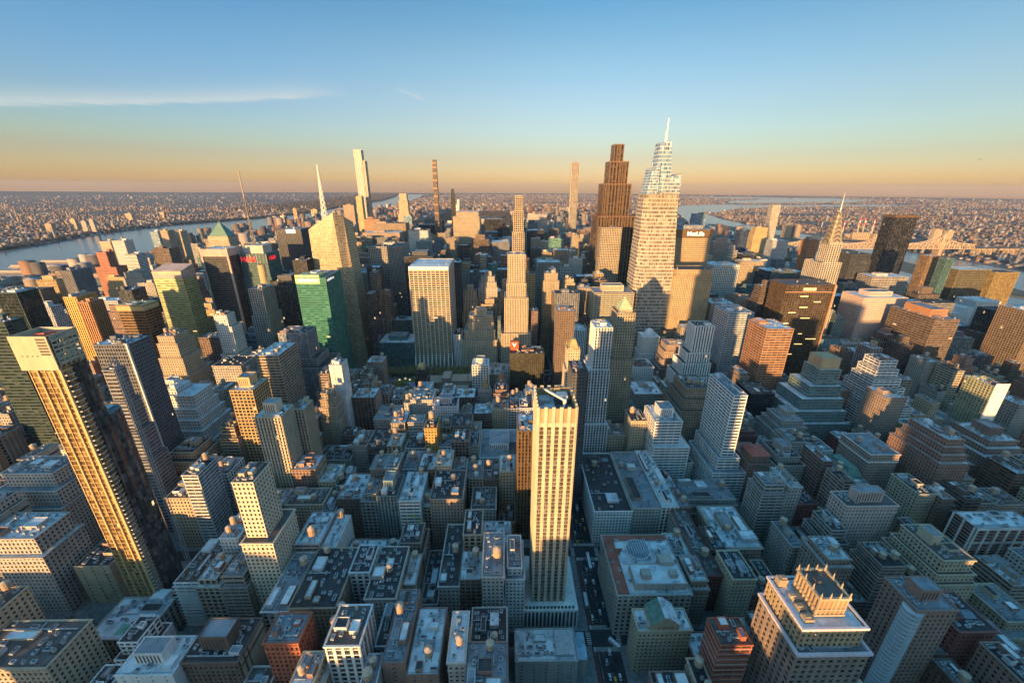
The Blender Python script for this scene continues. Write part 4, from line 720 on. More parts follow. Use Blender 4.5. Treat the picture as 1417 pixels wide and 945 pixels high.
(420.1,441.6,407.5,432.5,37,'m','redd','t','dark red apartment house right of the whitish ribbed apartment house','apartment_house'),
(454.1,465.9,407.5,435.6,37,'m','cream','pt','cream apartment house behind the long dark brick apartment house','apartment_house'),
(463.6,484.4,455,479.3,26,'m','brickl','q','brownish low house right of the whitish ribbed apartment house','town_house'),
(463.6,484.4,487.5,511.2,66,'m','brick','p','brown brick apartment house right of the teal banded ziggurat office block','apartment_house'),
(415.7,436.2,535,560.7,62,'m','stone','q','grey stone apartment house right of the black banded lower building','apartment_house'),
(436.7,456.0,535,559.8,19,'m','brown','pt','dark brown low house behind the grey stone setback apartment house','town_house'),
(456.5,471.6,535,558.5,45,'m','tan','tt','tan apartment house left of the teal banded ziggurat office block','apartment_house'),
(456.1,473.3,567.5,596.0,22,'b','stone','pt','grey stone low house left of the teal banded ziggurat office block','town_house'),
(473.8,495.5,567.5,594.0,29,'m','brick','p','brown brick low house left of the teal banded ziggurat office block','town_house'),
(466.9,506.5,704,732.0,162,'b','brown','P','second nearest dark brown office block right of the brown masonry block','office_block'),
(397.0,436.0,784,811.3,127,'b','brown','p','dark brown office block behind the low brown masonry block','office_block'),
(475.1,506.5,1539.5,1566.8,158,'g','dgray','','dark grey office block right of the cream gridded tower','office_block'),
(397.0,423.0,2027.0,2053.7,162,'b','gray','','mid grey office block behind the brown ribbed office tower','office_block'),
(533.0,545.5,295,319.8,43,'m','tan','q','tan apartment house right of the brown brick block','apartment_house'),
(533.0,553.6,327.5,355.5,54,'b','brown','t','dark brown apartment house in front of the brown brick apartment tower','apartment_house'),
(554.1,572.7,327.5,353.8,58,'b','cream','t','cream apartment house right of the brown brick apartment tower','apartment_house'),
(533.0,552.7,375,397.8,28,'m','stone','t','grey stone low house left of the brown brick apartment tower','town_house'),
(605.8,627.6,375,402.3,27,'m','stone','pt','grey stone low house right of the brown brick apartment tower','town_house'),
(628.1,641.5,375,402.0,59,'m','brick','p','brown brick apartment house right of the brown brick apartment tower','apartment_house'),
(550.9,567.2,455,482.8,46,'m','tan','r','tan apartment house behind the ochre ribbed twin apartment building','apartment_house'),
(567.7,578.5,455,478.6,64,'m','tan','r','tan apartment house right of the ochre ribbed twin apartment building','apartment_house'),
(579.0,593.6,455,482.7,40,'m','cream','p','cream apartment house with a small roof hut behind the brown brick ziggurat','apartment_house'),
(594.1,612.3,455,479.9,37,'m','stone','r','grey stone apartment house behind the brown brick ziggurat','apartment_house'),
(550.9,569.7,487.5,516.5,60,'m','brickl','r','brownish apartment house with roof skylight right of the brown tower','apartment_house'),
(533.0,544.3,535,563.8,53,'m','redd','t','dark red apartment house left of the pale wedding cake tower','apartment_house'),
(607.1,621.5,535,563.0,58,'b','tan','r','tan apartment house right of the pale wedding cake tower','apartment_house'),
(622.0,641.5,535,559.4,21,'m','stone','t','grey stone low house behind the ochre ribbed twin apartment building','town_house'),
(562.7,576.8,567.5,591.6,58,'m','brickl','pt','brownish apartment house left of the pinkish gridded tower','apartment_house'),
(544.5,586.6,615,642.3,70,'b','brickl','p','brownish office block left of the pinkish gridded tower','office_block'),
(587.1,624.0,615,643.1,69,'x','lgray','','pale grey office block left of the pinkish gridded tower','office_block'),
(624.5,641.5,615,640.5,77,'x','gold2','P','sandy office block right of the pinkish gridded tower','office_block'),
(544.5,596.8,647.0,675.5,81,'v','teal2','','teal office block left of the pinkish gridded tower','office_block'),
(597.3,641.5,647.0,672.9,73,'v','tan','p','tan office block with a small roof hut behind the pinkish gridded tower','office_block'),
(618.8,641.5,704,733.0,107,'v','teal2','p','teal office block with a small roof hut left of the beige tower','office_block'),
(618.8,641.5,736.5,763.3,121,'g','brick','p','brown brick office block right of the dark bronze tower','office_block'),
(551.3,600.4,784,813.0,173,'v','dgray','p','dark grey office block right of the dark banded round-cornered tower','office_block'),
(533.0,581.2,816.5,843.3,114,'b','brown','p','nearest dark brown office block right of the brown masonry block','office_block'),
(581.7,641.5,816.5,843.4,154,'x','tan','p','tan office block in front of the plain rust coloured slab','office_block'),
(533.0,573.3,864,893.4,118,'b','teal2','P','teal office block with a roof plant behind the brown masonry block','office_block'),
(533.0,561.4,944,973.1,132,'b','teal2','p','teal office block right of the white framed office tower','office_block'),
(561.9,617.3,944,971.8,167,'v','cream','p','cream office block left of the dark banded round-cornered tower','office_block'),
(569.7,602.3,1025,1052.3,181,'b','stone','P','grey stone office block left of the dark blue office block','office_block'),
(533.0,560.3,1057.5,1084.8,153,'v','cream','P','cream office block behind the white framed office tower','office_block'),
(588.3,641.5,1137.5,1164.5,188,'m','brickl','P','brownish office block left of the navy blue tower','office_block'),
(533.0,590.3,1459.0,1487.6,182,'b','gold2','p','sandy office block left of the huge octagonal slab','office_block'),
(533.0,564.6,1587,1615.3,154,'x','stone','p','nearest grey stone office block right of the cream gridded tower','office_block'),
(565.1,611.5,1587,1613.0,182,'v','brick','p','brown brick office block left of the huge octagonal slab','office_block'),
(565.3,598.5,1619.5,1648.7,180,'v','cream','p','cream office block right of the cream gridded tower','office_block'),
(533.0,561.2,1699.5,1726.0,142,'m','gold2','p','sandy office block right of the cream gridded tower','office_block'),
(533.0,587.8,1747,1776.7,187,'v','gray','p','mid grey office block right of the cream gridded tower','office_block'),
(584.8,620.4,1828,1857.4,162,'v','stone','P','second nearest grey stone office block right of the cream gridded tower','office_block'),
(668.0,686.6,407.5,431.6,28,'m','brickl','pt','nearest brownish low house right of the brown brick apartment tower','town_house'),
(668.0,686.3,455,479.1,18,'m','brick','pt','brown brick low house right of the brown brick apartment tower','town_house'),
(686.8,706.9,455,481.2,61,'m','stone','t','grey stone apartment house right of the white slab tower','apartment_house'),
(707.4,731.6,455,478.4,29,'m','brickl','t','second nearest brownish low house right of the brown brick apartment tower','town_house'),
(668.0,678.9,487.5,516.0,29,'m','stone','t','grey stone low house left of the white slab tower','town_house'),
(749.2,773.2,487.5,516.4,75,'m','brown','t','dark brown apartment house right of the white slab tower','apartment_house'),
(668.0,678.9,535,563.1,38,'m','stone','pt','grey stone apartment house left of the white slab tower','apartment_house'),
(679.4,694.3,535,562.0,73,'b','cream','tt','cream apartment house left of the white slab tower','apartment_house'),
(694.8,711.3,535,563.8,23,'m','tan','pt','tan low house left of the white slab tower','town_house'),
(711.8,735.6,535,561.6,56,'b','brick','r','brown brick apartment house left of the white slab tower','apartment_house'),
(747.8,766.6,535,562.5,62,'m','cream','tt','cream apartment house with two water tanks behind the white slab tower','apartment_house'),
(767.1,791.4,535,560.6,82,'b','brown','r','dark brown apartment house in front of the tall brown gridded tower','apartment_house'),
(668.0,690.4,567.5,594.1,74,'m','stone','t','grey stone apartment house in front of the big brown slab','apartment_house'),
(730.9,750.7,567.5,592.2,77,'m','brick','p','brown brick apartment house behind the white slab tower','apartment_house'),
(751.2,773.1,567.5,592.6,50,'m','brickl','t','nearest brownish apartment house behind the white slab tower','apartment_house'),
(797.8,817.3,567.5,594.9,56,'m','brickl','pt','second nearest brownish apartment house behind the white slab tower','apartment_house'),
(668.0,691.9,615,641.1,84,'x','brown','P','dark brown office block left of the big brown slab','office_block'),
(734.0,789.7,615,640.5,95,'v','dgray','P','dark grey office block left of the dark green glass tower','office_block'),
(790.2,836.5,615,643.8,63,'g','gray','p','mid grey office block left of the tall brown gridded tower','office_block'),
(668.0,691.9,647.0,675.5,89,'x','brick','P','brown brick office block right of the pinkish gridded tower','office_block'),
(769.8,836.5,647.0,673.0,77,'m','gray','','mid grey office block in front of the dark green glass tower','office_block'),
(740.7,782.4,704,729.6,134,'m','stone','','grey stone office block behind the big brown slab','office_block'),
(782.9,836.5,704,733.2,132,'b','gray','','mid grey office block behind the big brown slab','office_block'),
(796.9,836.5,736.5,762.4,140,'x','brown','P','dark brown office block in front of the slim gridded tower','office_block'),
(668.0,713.8,784,809.6,124,'g','stone','','grey stone office block left of the beige tower','office_block'),
(714.3,753.9,784,810.2,135,'v','dgray','','dark grey office block with a bare roof behind the beige tower','office_block'),
(714.0,753.7,864,890.2,109,'v','lgray','p','pale grey office block in front of the dark rounded-top glass tower','office_block'),
(754.2,795.5,864,892.2,130,'v','brickl','p','brownish office block in front of the dark rounded-top glass tower','office_block'),
(790.7,836.5,977.0,1005.5,119,'x','brickl','','second nearest brownish office block in front of the plain rust coloured slab','office_block'),
(783.5,818.8,1025,1052.0,140,'v','brickl','','nearest brownish office block in front of the plain rust coloured slab','office_block'),
(814.8,836.5,1105,1133.2,136,'g','dgray','p','dark grey office block left of the plain rust coloured slab','office_block'),
(810.1,836.5,1185,1214.4,128,'b','gray','p','mid grey office block in front of the pale ribbed apartment block','office_block'),
(795.6,836.5,1378.5,1407.7,133,'v','lgray','p','pale grey office block behind the dark blue office block','office_block'),
(907.0,923.2,704,732.6,71,'m','brown','','dark brown office block in front of the dark green glass tower','office_block'),
(863.0,923.2,736.5,763.1,76,'x','gray','','mid grey office block in front of the white striped stepped roof','office_block'),
(947.6,979.3,784,812.3,62,'g','teal2','','teal office block in front of the white striped stepped roof','office_block'),
(975.0,1026.5,944,972.4,92,'x','gold2','P','sandy office block right of the wide low stone hotel block','office_block'),
(950.8,990.9,1218.0,1244.7,85,'v','dgray','p','dark grey office block in front of the plain rust coloured slab','office_block'),
(939.1,975.4,1346,1374.4,86,'x','white','P','whitish office block in front of the pale ribbed apartment block','office_block'),
(977.7,1026.5,1426,1453.4,96,'g','gold2','','sandy office block right of the pale ribbed apartment block','office_block'),
(984.7,1026.5,1587,1614.9,98,'v','lgray','','pale grey office block behind the bright white block lit gold','office_block'),
(1083.9,1134.9,1025,1051.0,90,'g','stone','P','grey stone office block left of the slim gridded tower','office_block'),
(1104.6,1159.6,1185,1211.9,100,'v','stone','','grey stone office block right of the dark rounded-top glass tower','office_block'),
(1053.0,1079.8,1266,1291.6,67,'v','lgray','','second nearest pale grey office block left of the dark rounded-top glass tower','office_block'),
(1053.0,1090.3,1298.5,1325.0,90,'v','lgray','P','nearest pale grey office block left of the dark rounded-top glass tower','office_block'),
(1103.3,1132.8,1378.5,1406.0,87,'b','dgray','p','dark grey office block right of the plain rust coloured slab','office_block'),
(1107.4,1154.7,1426,1453.2,90,'x','cream','P','cream office block right of the plain rust coloured slab','office_block'),
(1120.7,1148.3,1539.5,1566.1,73,'v','white','p','whitish office block left of the plain rust coloured slab','office_block'),
(1123.3,1176.5,1587,1614.9,85,'v','teal2','','teal office block left of the plain rust coloured slab','office_block'),
(1113.2,1158.6,1619.5,1647.4,90,'g','dgray','P','second nearest dark grey office block right of the pale ribbed apartment block','office_block'),
(1158.4,1176.5,1667,1693.7,97,'g','dgray','','nearest dark grey office block right of the pale ribbed apartment block','office_block'),
(1053.0,1107.2,1946.5,1973.8,99,'b','dgray','','dark grey office block left of the navy blue tower','office_block'),
]
# ---------------------------------------------------------------- materials
def newmat(name):
    global nt
    m = bpy.data.materials.new(name); m.use_nodes = True; nt = m.node_tree; nt.nodes.clear()
    p = N('ShaderNodeBsdfPrincipled'); o = N('ShaderNodeOutputMaterial'); L(p.outputs[0], o.inputs[0]); return m, p
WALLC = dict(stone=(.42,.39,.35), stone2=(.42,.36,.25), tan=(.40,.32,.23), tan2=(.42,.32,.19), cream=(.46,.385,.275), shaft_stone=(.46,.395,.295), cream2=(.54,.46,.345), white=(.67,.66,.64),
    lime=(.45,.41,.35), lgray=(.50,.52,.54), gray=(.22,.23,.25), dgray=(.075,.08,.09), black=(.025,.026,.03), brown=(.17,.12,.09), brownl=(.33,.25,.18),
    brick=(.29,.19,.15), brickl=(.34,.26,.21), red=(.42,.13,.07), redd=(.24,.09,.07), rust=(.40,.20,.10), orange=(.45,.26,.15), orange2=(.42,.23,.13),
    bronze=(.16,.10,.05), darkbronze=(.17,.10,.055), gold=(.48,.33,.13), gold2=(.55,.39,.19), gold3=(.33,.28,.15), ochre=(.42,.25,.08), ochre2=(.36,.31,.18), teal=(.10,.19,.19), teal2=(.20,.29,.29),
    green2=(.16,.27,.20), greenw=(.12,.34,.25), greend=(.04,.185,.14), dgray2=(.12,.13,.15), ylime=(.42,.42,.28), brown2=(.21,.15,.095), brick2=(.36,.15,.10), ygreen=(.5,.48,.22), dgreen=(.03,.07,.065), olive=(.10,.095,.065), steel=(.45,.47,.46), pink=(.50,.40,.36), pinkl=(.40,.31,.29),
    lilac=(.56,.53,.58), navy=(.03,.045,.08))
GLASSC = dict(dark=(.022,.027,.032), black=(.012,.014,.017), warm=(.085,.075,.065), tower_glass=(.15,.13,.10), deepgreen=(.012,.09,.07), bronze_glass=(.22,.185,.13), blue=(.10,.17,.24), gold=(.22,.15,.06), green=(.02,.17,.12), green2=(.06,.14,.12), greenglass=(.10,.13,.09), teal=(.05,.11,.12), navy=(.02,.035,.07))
MC = {}
def noise(scale, detail=4, vec=None, rough=.6, dist=0):
    n = N('ShaderNodeTexNoise'); n.inputs['Scale'].default_value = scale; n.inputs['Detail'].default_value = detail; n.inputs['Roughness'].default_value = rough
    n.inputs['Distortion'].default_value = dist
    if vec is not None: L(vec, n.inputs['Vector'])
    return n.outputs[0]
def mapping(vec, sc):
    n = N('ShaderNodeMapping'); n.inputs['Scale'].default_value = sc; L(vec, n.inputs['Vector']); return n.outputs[0]
def wall(key):
    k = 'wall_' + key
    if k in MC: return MC[k]
    m, p = newmat(k); c = WALLC[key]
    g = N('ShaderNodeNewGeometry'); pos = g.outputs['Position']
    a = noise(.08, 5, pos); b = noise(1.0, 3, mapping(pos, (.7, .7, .06)))
    f = math_('ADD', math_('MULTIPLY', a, .5), math_('MULTIPLY', b, .5))
    oi = N('ShaderNodeObjectInfo'); f = math_('ADD', f, math_('MULTIPLY', math_('SUBTRACT', oi.outputs['Random'], .5), .25))
    col = ramp(f, [(.25, tuple(x * .6 for x in c)), (.5, c), (.75, tuple(min(1, x * 1.25 + .01) for x in c))])
    L(col, p.inputs['Base Color']); p.inputs['Roughness'].default_value = .8 if key not in ('gold','bronze','steel','rust','green2','greenw','ygreen','olive') else .45
    if key in ('gold', 'bronze', 'steel', 'gold3','olive'): p.inputs['Metallic'].default_value = .4
    MC[k] = m; return m
def attr(name):
    n = N('ShaderNodeAttribute'); n.attribute_type = 'OBJECT'; n.attribute_name = name; return n
def cellcoords():
    """facade coordinates in metres from the building's own corner, and its bay and floor numbers"""
    tc = N('ShaderNodeTexCoord'); s = N('ShaderNodeSeparateXYZ'); L(tc.outputs['Object'], s.inputs[0])
    g = N('ShaderNodeNewGeometry'); sn = N('ShaderNodeSeparateXYZ'); L(g.outputs['True Normal'], sn.inputs[0])
    isx = math_('GREATER_THAN', math_('ABSOLUTE', sn.outputs[0]), .72)
    u = math_('ADD', math_('MULTIPLY', s.outputs[1], isx), math_('MULTIPLY', s.outputs[0], math_('SUBTRACT', 1, isx)))
    ce = attr('cell'); sc = N('ShaderNodeSeparateXYZ'); L(ce.outputs['Vector'], sc.inputs[0])
    ub = math_('DIVIDE', u, sc.outputs[0]); vb = math_('DIVIDE', s.outputs[2], sc.outputs[1])
    fu = math_('FRACT', ub); fv = math_('FRACT', vb)
    cb = N('ShaderNodeCombineXYZ'); L(math_('FLOOR', ub), cb.inputs[0]); L(math_('FLOOR', vb), cb.inputs[1]); L(math_('ADD', isx, 3), cb.inputs[2])
    wn = N('ShaderNodeTexWhiteNoise'); L(cb.outputs[0], wn.inputs['Vector'])
    return fu, fv, wn.outputs['Value'], wn.outputs['Color'], s
def panes(p, wn, base, lit=.0012):
    """glass panes: most dark, some with pale blinds, very few lit"""
    sp = N('ShaderNodeSeparateColor'); L(wn, sp.inputs[0])
    blind = math_('MULTIPLY', math_('POWER', sp.outputs[0], 3.2), .75)
    tint = math_('ADD', .55, math_('MULTIPLY', sp.outputs[1], .9))
    c = mixc(1.0, base, tint, 'MULTIPLY')
    c = mixc(blind, c, mixc(1.0, mixc(1.0, base, (3.0, 3.0, 3.0, 1), 'MULTIPLY'), (.07, .07, .068, 1), 'ADD'))
    on = math_('GREATER_THAN', sp.outputs[2], 1 - lit)
    return c, on
def glass(key):
    k = 'glass_' + key
    if k in MC: return MC[k]
    m, p = newmat(k); fu, fv, w, wc, s = cellcoords()
    c, on = panes(p, wc, GLASSC[key] + (1,))
    fr = math_('MAXIMUM', math_('GREATER_THAN', math_('ABSOLUTE', math_('SUBTRACT', fu, .5)), .455), math_('LESS_THAN', fv, .07))
    c = mixc(math_('MULTIPLY', fr, .6), c, (.10, .10, .10, 1))
    L(c, p.inputs['Base Color']); p.inputs['Roughness'].default_value = .2
    p.inputs['Specular IOR Level'].default_value = .4
    if key in ('gold', 'green', 'teal', 'blue', 'greenglass', 'green2'): p.inputs['Metallic'].default_value = .5; p.inputs['Roughness'].default_value = .3
    p.inputs['Emission Color'].default_value = (1, .62, .28, 1); L(math_('MULTIPLY', on, LIT), p.inputs['Emission Strength'])
    MC[k] = m; return m
def facade(metal=False):
    """one-piece wall with its windows, for buildings too far off for modelled piers"""
    k = 'facade_m' if metal else 'facade'
    if k in MC: return MC[k]
    m, p = newmat(k); fu, fv, w, wc, s = cellcoords()
    fr = attr('frac'); sf = N('ShaderNodeSeparateXYZ'); L(fr.outputs['Vector'], sf.inputs[0])
    wu = math_('LESS_THAN', math_('ABSOLUTE', math_('SUBTRACT', fu, .5)), math_('MULTIPLY', math_('SUBTRACT', 1, sf.outputs[0]), .5))
    wv = math_('LESS_THAN', math_('ABSOLUTE', math_('SUBTRACT', fv, .5)), math_('MULTIPLY', math_('SUBTRACT', 1, sf.outputs[1]), .5))
    win = math_('MULTIPLY', wu, wv)
    gc = attr('gcol'); c, on = panes(p, wc, gc.outputs['Color'], .001)
    oi = N('ShaderNodeObjectInfo')
    g = N('ShaderNodeNewGeometry'); a = noise(.05, 4, g.outputs['Position'])
    wcol = mixc(1.0, oi.outputs['Color'], math_('ADD', .62, math_('MULTIPLY', a, .76)), 'MULTIPLY')
    sn = N('ShaderNodeSeparateXYZ'); L(g.outputs['True Normal'], sn.inputs[0])
    win = math_('MULTIPLY', win, math_('LESS_THAN', sn.outputs[2], .5))
    L(mixc(win, wcol, c), p.inputs['Base Color'])
    L(math_('SUBTRACT', .8, math_('MULTIPLY', win, .62)), p.inputs['Roughness'])
    p.inputs['Metallic'].default_value = .35 if metal else 0
    p.inputs['Emission Color'].default_value = (1, .62, .28, 1); L(math_('MULTIPLY', math_('MULTIPLY', on, win), LIT), p.inputs['Emission Strength'])
    MC[k] = m; return m
ROOFC = dict(blue=(.28,.45,.58), pale=(.62,.67,.72), white=(.74,.76,.78), mid=(.25,.27,.30), dark=(.045,.047,.052), brown=(.12,.10,.09), red=(.33,.10,.06), green=(.16,.42,.33), salmon=(.5,.2,.15))
def roofm(key):
    k = 'roof_' + key
    if k in MC: return MC[k]
    m, p = newmat(k); c = ROOFC[key]
    pos = N('ShaderNodeNewGeometry').outputs['Position']
    a = noise(.22, 6, pos, .7); b = noise(.9, 3, pos)
    v = N('ShaderNodeTexVoronoi'); v.inputs['Scale'].default_value = .13; L(pos, v.inputs['Vector']); v.feature = 'F1'; v.distance = 'CHEBYCHEV'
    sp = N('ShaderNodeSeparateColor'); L(v.outputs['Color'], sp.inputs[0])
    f = math_('ADD', math_('MULTIPLY', a, .55), math_('ADD', math_('MULTIPLY', b, .2), math_('MULTIPLY', sp.outputs[0], .25)))
    L(ramp(f, [(.28, tuple(x * .35 for x in c)), (.45, tuple(x * .85 for x in c)), (.7, tuple(min(.85, x * 1.25) for x in c))]), p.inputs['Base Color'])
    p.inputs['Roughness'].default_value = .7; MC[k] = m; return m
def plain(name, c, rough=.6, metal=0, emit=0, var=.2, scale=.5):
    if name in MC: return MC[name]
    m, p = newmat(name)
    if emit:
        p.inputs['Base Color'].default_value = c + (1,); p.inputs['Emission Color'].default_value = c + (1,); p.inputs['Emission Strength'].default_value = emit
    else:
        a = noise(scale, 4, N('ShaderNodeNewGeometry').outputs['Position'])
        L(ramp(a, [(.3, tuple(x * (1 - var * 1.6) for x in c)), (.7, tuple(min(1, x * (1 + var)) for x in c))]), p.inputs['Base Color'])
    p.inputs['Roughness'].default_value = rough; p.inputs['Metallic'].default_value = metal
    MC[name] = m; return m
# ---------------------------------------------------------------- mesh helpers
class MB:
    def __init__(s): s.v = []; s.f = []; s.m = []
    def box(s, x0, x1, y0, y1, z0, z1, mi=0):
        b = len(s.v)
        s.v += [(x0,y0,z0),(x1,y0,z0),(x1,y1,z0),(x0,y1,z0),(x0,y0,z1),(x1,y0,z1),(x1,y1,z1),(x0,y1,z1)]
        for q in ((0,1,5,4),(1,2,6,5),(2,3,7,6),(3,0,4,7),(4,5,6,7),(3,2,1,0)): s.f.append(tuple(b + i for i in q)); s.m.append(mi)
    def sheet(s, x0, x1, y0, y1, z, mi=0):
        b = len(s.v); s.v += [(x0,y0,z),(x1,y0,z),(x1,y1,z),(x0,y1,z)]; s.f.append((b,b+1,b+2,b+3)); s.m.append(mi)
    def poly(s, pts, mi=0):
        b = len(s.v); s.v += [tuple(p) for p in pts]; s.f.append(tuple(range(b, b + len(pts)))); s.m.append(mi)
    def prism(s, lo, hi, mi=0, cap=True):
        """two rings of the same count, joined; counter-clockwise seen from above"""
        b = len(s.v); n = len(lo); s.v += [tuple(p) for p in lo] + [tuple(p) for p in hi]
        for i in range(n): s.f.append((b+i, b+(i+1) % n, b+n+(i+1) % n, b+n+i)); s.m.append(mi)
        if cap: s.f.append(tuple(range(b+n, b+2*n))); s.m.append(mi); s.f.append(tuple(range(b+n-1, b-1, -1))); s.m.append(mi)
    def cyl(s, x, y, z0, z1, r0, r1=None, n=10, mi=0, ry=None):
        r1 = r0 if r1 is None else r1; k = 1 if ry is None else ry
        s.prism([(x + r0*cos(2*pi*i/n), y + k*r0*sin(2*pi*i/n), z0) for i in range(n)], [(x + r1*cos(2*pi*i/n), y + k*r1*sin(2*pi*i/n), z1) for i in range(n)], mi)
    def bar(s, a, b, t, mi=0):
        a = Vector(a); b = Vector(b); d = (b - a).normalized(); u = d.cross(Vector((0, 0, 1)))
        if u.length < .01: u = Vector((1, 0, 0))
        u.normalize(); w = d.cross(u) * t * .5; u = u * t * .5
        s.prism([a + u + w, a - u + w, a - u - w, a + u - w][::-1], [b + u + w, b - u + w, b - u - w, b + u - w][::-1], mi)
    def pyr(s, x0, x1, y0, y1, z0, z1, tx=0, ty=0, mi=0):
        """hipped roof: base rectangle, top rectangle of half sizes tx, ty"""
        cx, cy = (x0 + x1) / 2, (y0 + y1) / 2; tx = max(tx, .05); ty = max(ty, .05)
        s.prism([(x0,y0,z0),(x1,y0,z0),(x1,y1,z0),(x0,y1,z0)], [(cx-tx,cy-ty,z1),(cx+tx,cy-ty,z1),(cx+tx,cy+ty,z1),(cx-tx,cy+ty,z1)], mi)
    def mesh(s, name, mats):
        me = bpy.data.meshes.new(name); me.from_pydata(s.v, [], s.f)
        for m in mats: me.materials.append(m)
        if len(mats) > 1: me.polygons.foreach_set('material_index', s.m)
        me.update(); return me
    def obj(s, name, mats, parent=None, loc=None):
        if not isinstance(mats, (list, tuple)): mats = [mats]
        return link(name, s.mesh(name, mats), parent, loc)
def link(name, me, parent=None, loc=None, rz=0):
    o = bpy.data.objects.new(name, me); COL.objects.link(o)
    if parent is not None: o.parent = parent
    if loc: o.location = loc
    if rz: o.rotation_euler = (0, 0, rz)
    return o
def thing(name, label, cat, loc=(0, 0, 0), group=None, rz=0):
    o = link(name, None, None, loc, rz); o['label'] = label; o['category'] = cat
    if group: o['group'] = group
    return o
def tag(o, label, cat, group=None):
    o['label'] = label; o['category'] = cat
    if group: o['group'] = group
    return o
def struct(o, k='structure'): o['kind'] = k; return o
def sibling(o, parent=None, loc=None):
    c = o.copy(); COL.objects.link(c)
    if parent is not None: c.parent = parent
    if loc: c.location = loc
    return c
def textmesh(name, txt, size, ext, mat, parent, loc, rot=(pi/2, 0, 0), squeeze=1):
    cu = bpy.data.curves.new(name, 'FONT'); cu.body = txt; cu.size = size; cu.extrude = ext; cu.align_x = 'CENTER'; cu.align_y = 'CENTER'; cu.offset = size * .012
    t = bpy.data.objects.new(name, cu); COL.objects.link(t); bpy.context.view_layer.update()
    me = bpy.data.meshes.new_from_object(t.evaluated_get(bpy.context.evaluated_depsgraph_get()))
    bpy.data.objects.remove(t); me.materials.clear(); me.materials.append(mat)
    o = link(name, me, parent, loc); o.rotation_euler = rot; o.scale = (squeeze, 1, 1); return o
# ---------------------------------------------------------------- the building kit
STY = dict(slot=(3.0,17,.42,.14,.5), m=(3.1,3.7,.50,.44,.0), mv=(4.4,3.9,.36,.2,.35), v=(3.0,3.8,.48,.16,.45), b=(7,3.8,.05,.50,-.18), g=(2.2,3.9,.07,.10,.0), x=(3.9,3.9,.26,.28,.1),
    m2=(4.3,4.2,.46,.42,.05), x2=(4.9,3.45,.36,.24,.55), v2=(2.4,3.8,.42,.42,.12), x3=(9,3.1,.14,.30,.5), blank=(9,3.7,.84,.62,0), xf=(2.3,3.7,.30,.30,.0), xg=(8.0,3.95,.13,.32,.12), vs=(3.7,3.8,.46,.04,.7), vs2=(3.4,3.6,.40,.16,.5), blankv=(3.4,3.4,.80,.6,0), blanks=(3.6,3.3,.3,.3,.05))
CATS = dict(apartment_tower='apartment tower', office_tower='office tower', glass_tower='glass tower', office_building='office building', department_store='department store', loft_tower='loft tower',
    terminal_hall='hall', hotel_building='hotel', loft_building='loft building', apartment_house='apartment house', skyscraper='skyscraper', club_house='club house', town_house='town house', office_block='office block', low_building='low building')
def lattice(F, G, x0, x1, y0, y1, z0, z1, st, blank=''):
    """piers and floor bands of one tier into F, the glass core into G (local coordinates)"""
    bay, fl, pf, bf, pr = STY[st]; d = .4
    G.box(x0 + d, x1 - d, y0 + d, y1 - d, z0, z1 - .95)
    nfl = max(1, round((z1 - z0) / fl)); f = (z1 - z0) / nfl; hb = f * bf
    pb = .12 if pr < 0 else 0      # banded style: bands stand proud of the piers
    for k in range(nfl + 1):
        a = z0 + k * f - hb / 2; b = a + hb
        a = max(a, z0); b = min(b, z1)
        if k == nfl: a = z1 - max(hb * .5, 1.0); e = .25
        else: e = 0
        if k == nfl and st in ('m', 'mv', 'm2') and z1 < 110: e = .7; a = z1 - 1.1
        if k == nfl - 2 and st in ('m', 'mv') and nfl > 6 and z1 < 110: e = .3
        e += pb
        F.box(x0 - e, x1 + e, y0 - e, y0 + d + .02, a, b); F.box(x0 - e, x1 + e, y1 - d - .02, y1 + e, a, b)
        F.box(x0 - e, x0 + d + .02, y0 + d, y1 - d, a, b); F.box(x1 - d - .02, x1 + e, y0 + d, y1 - d, a, b)
    e = max(.04, pr) if pr >= 0 else .03
    for axis, a0, a1 in ((0, x0, x1), (1, y0, y1)):
        n = max(1, round((a1 - a0) / bay)); bw = (a1 - a0) / n; w = bw * pf
        for i in range(n + 1):
            p = a0 + i * bw; q0 = max(p - w / 2, a0); q1 = min(p + w / 2, a1)
            if i == 0: q1 = max(q1, a0 + .7)
            if i == n: q0 = min(q0, a1 - .7)
            if axis == 0:
                F.box(q0, q1, y0 - e, y0 + d + .01, z0, z1 - .6)
                if pf > .3: F.box(q0, q1, y1 - d - .01, y1 + e, z0, z1 - .6)
            else:
                F.box(x0 - e, x0 + d + .01, q0 + .01, q1 - .01, z0, z1 - .6); F.box(x1 - d - .01, x1 + e, q0 + .01, q1 - .01, z0, z1 - .6)
def ring(F, x0, x1, y0, y1, z0, z1, t=.4, o=0):
    F.box(x0-o, x1+o, y0-o, y0+t, z0, z1); F.box(x0-o, x1+o, y1-t, y1+o, z0, z1); F.box(x0-o, x0+t, y0+t, y1-t, z0, z1); F.box(x1-t, x1+o, y0+t, y1-t, z0, z1)
TANK = None
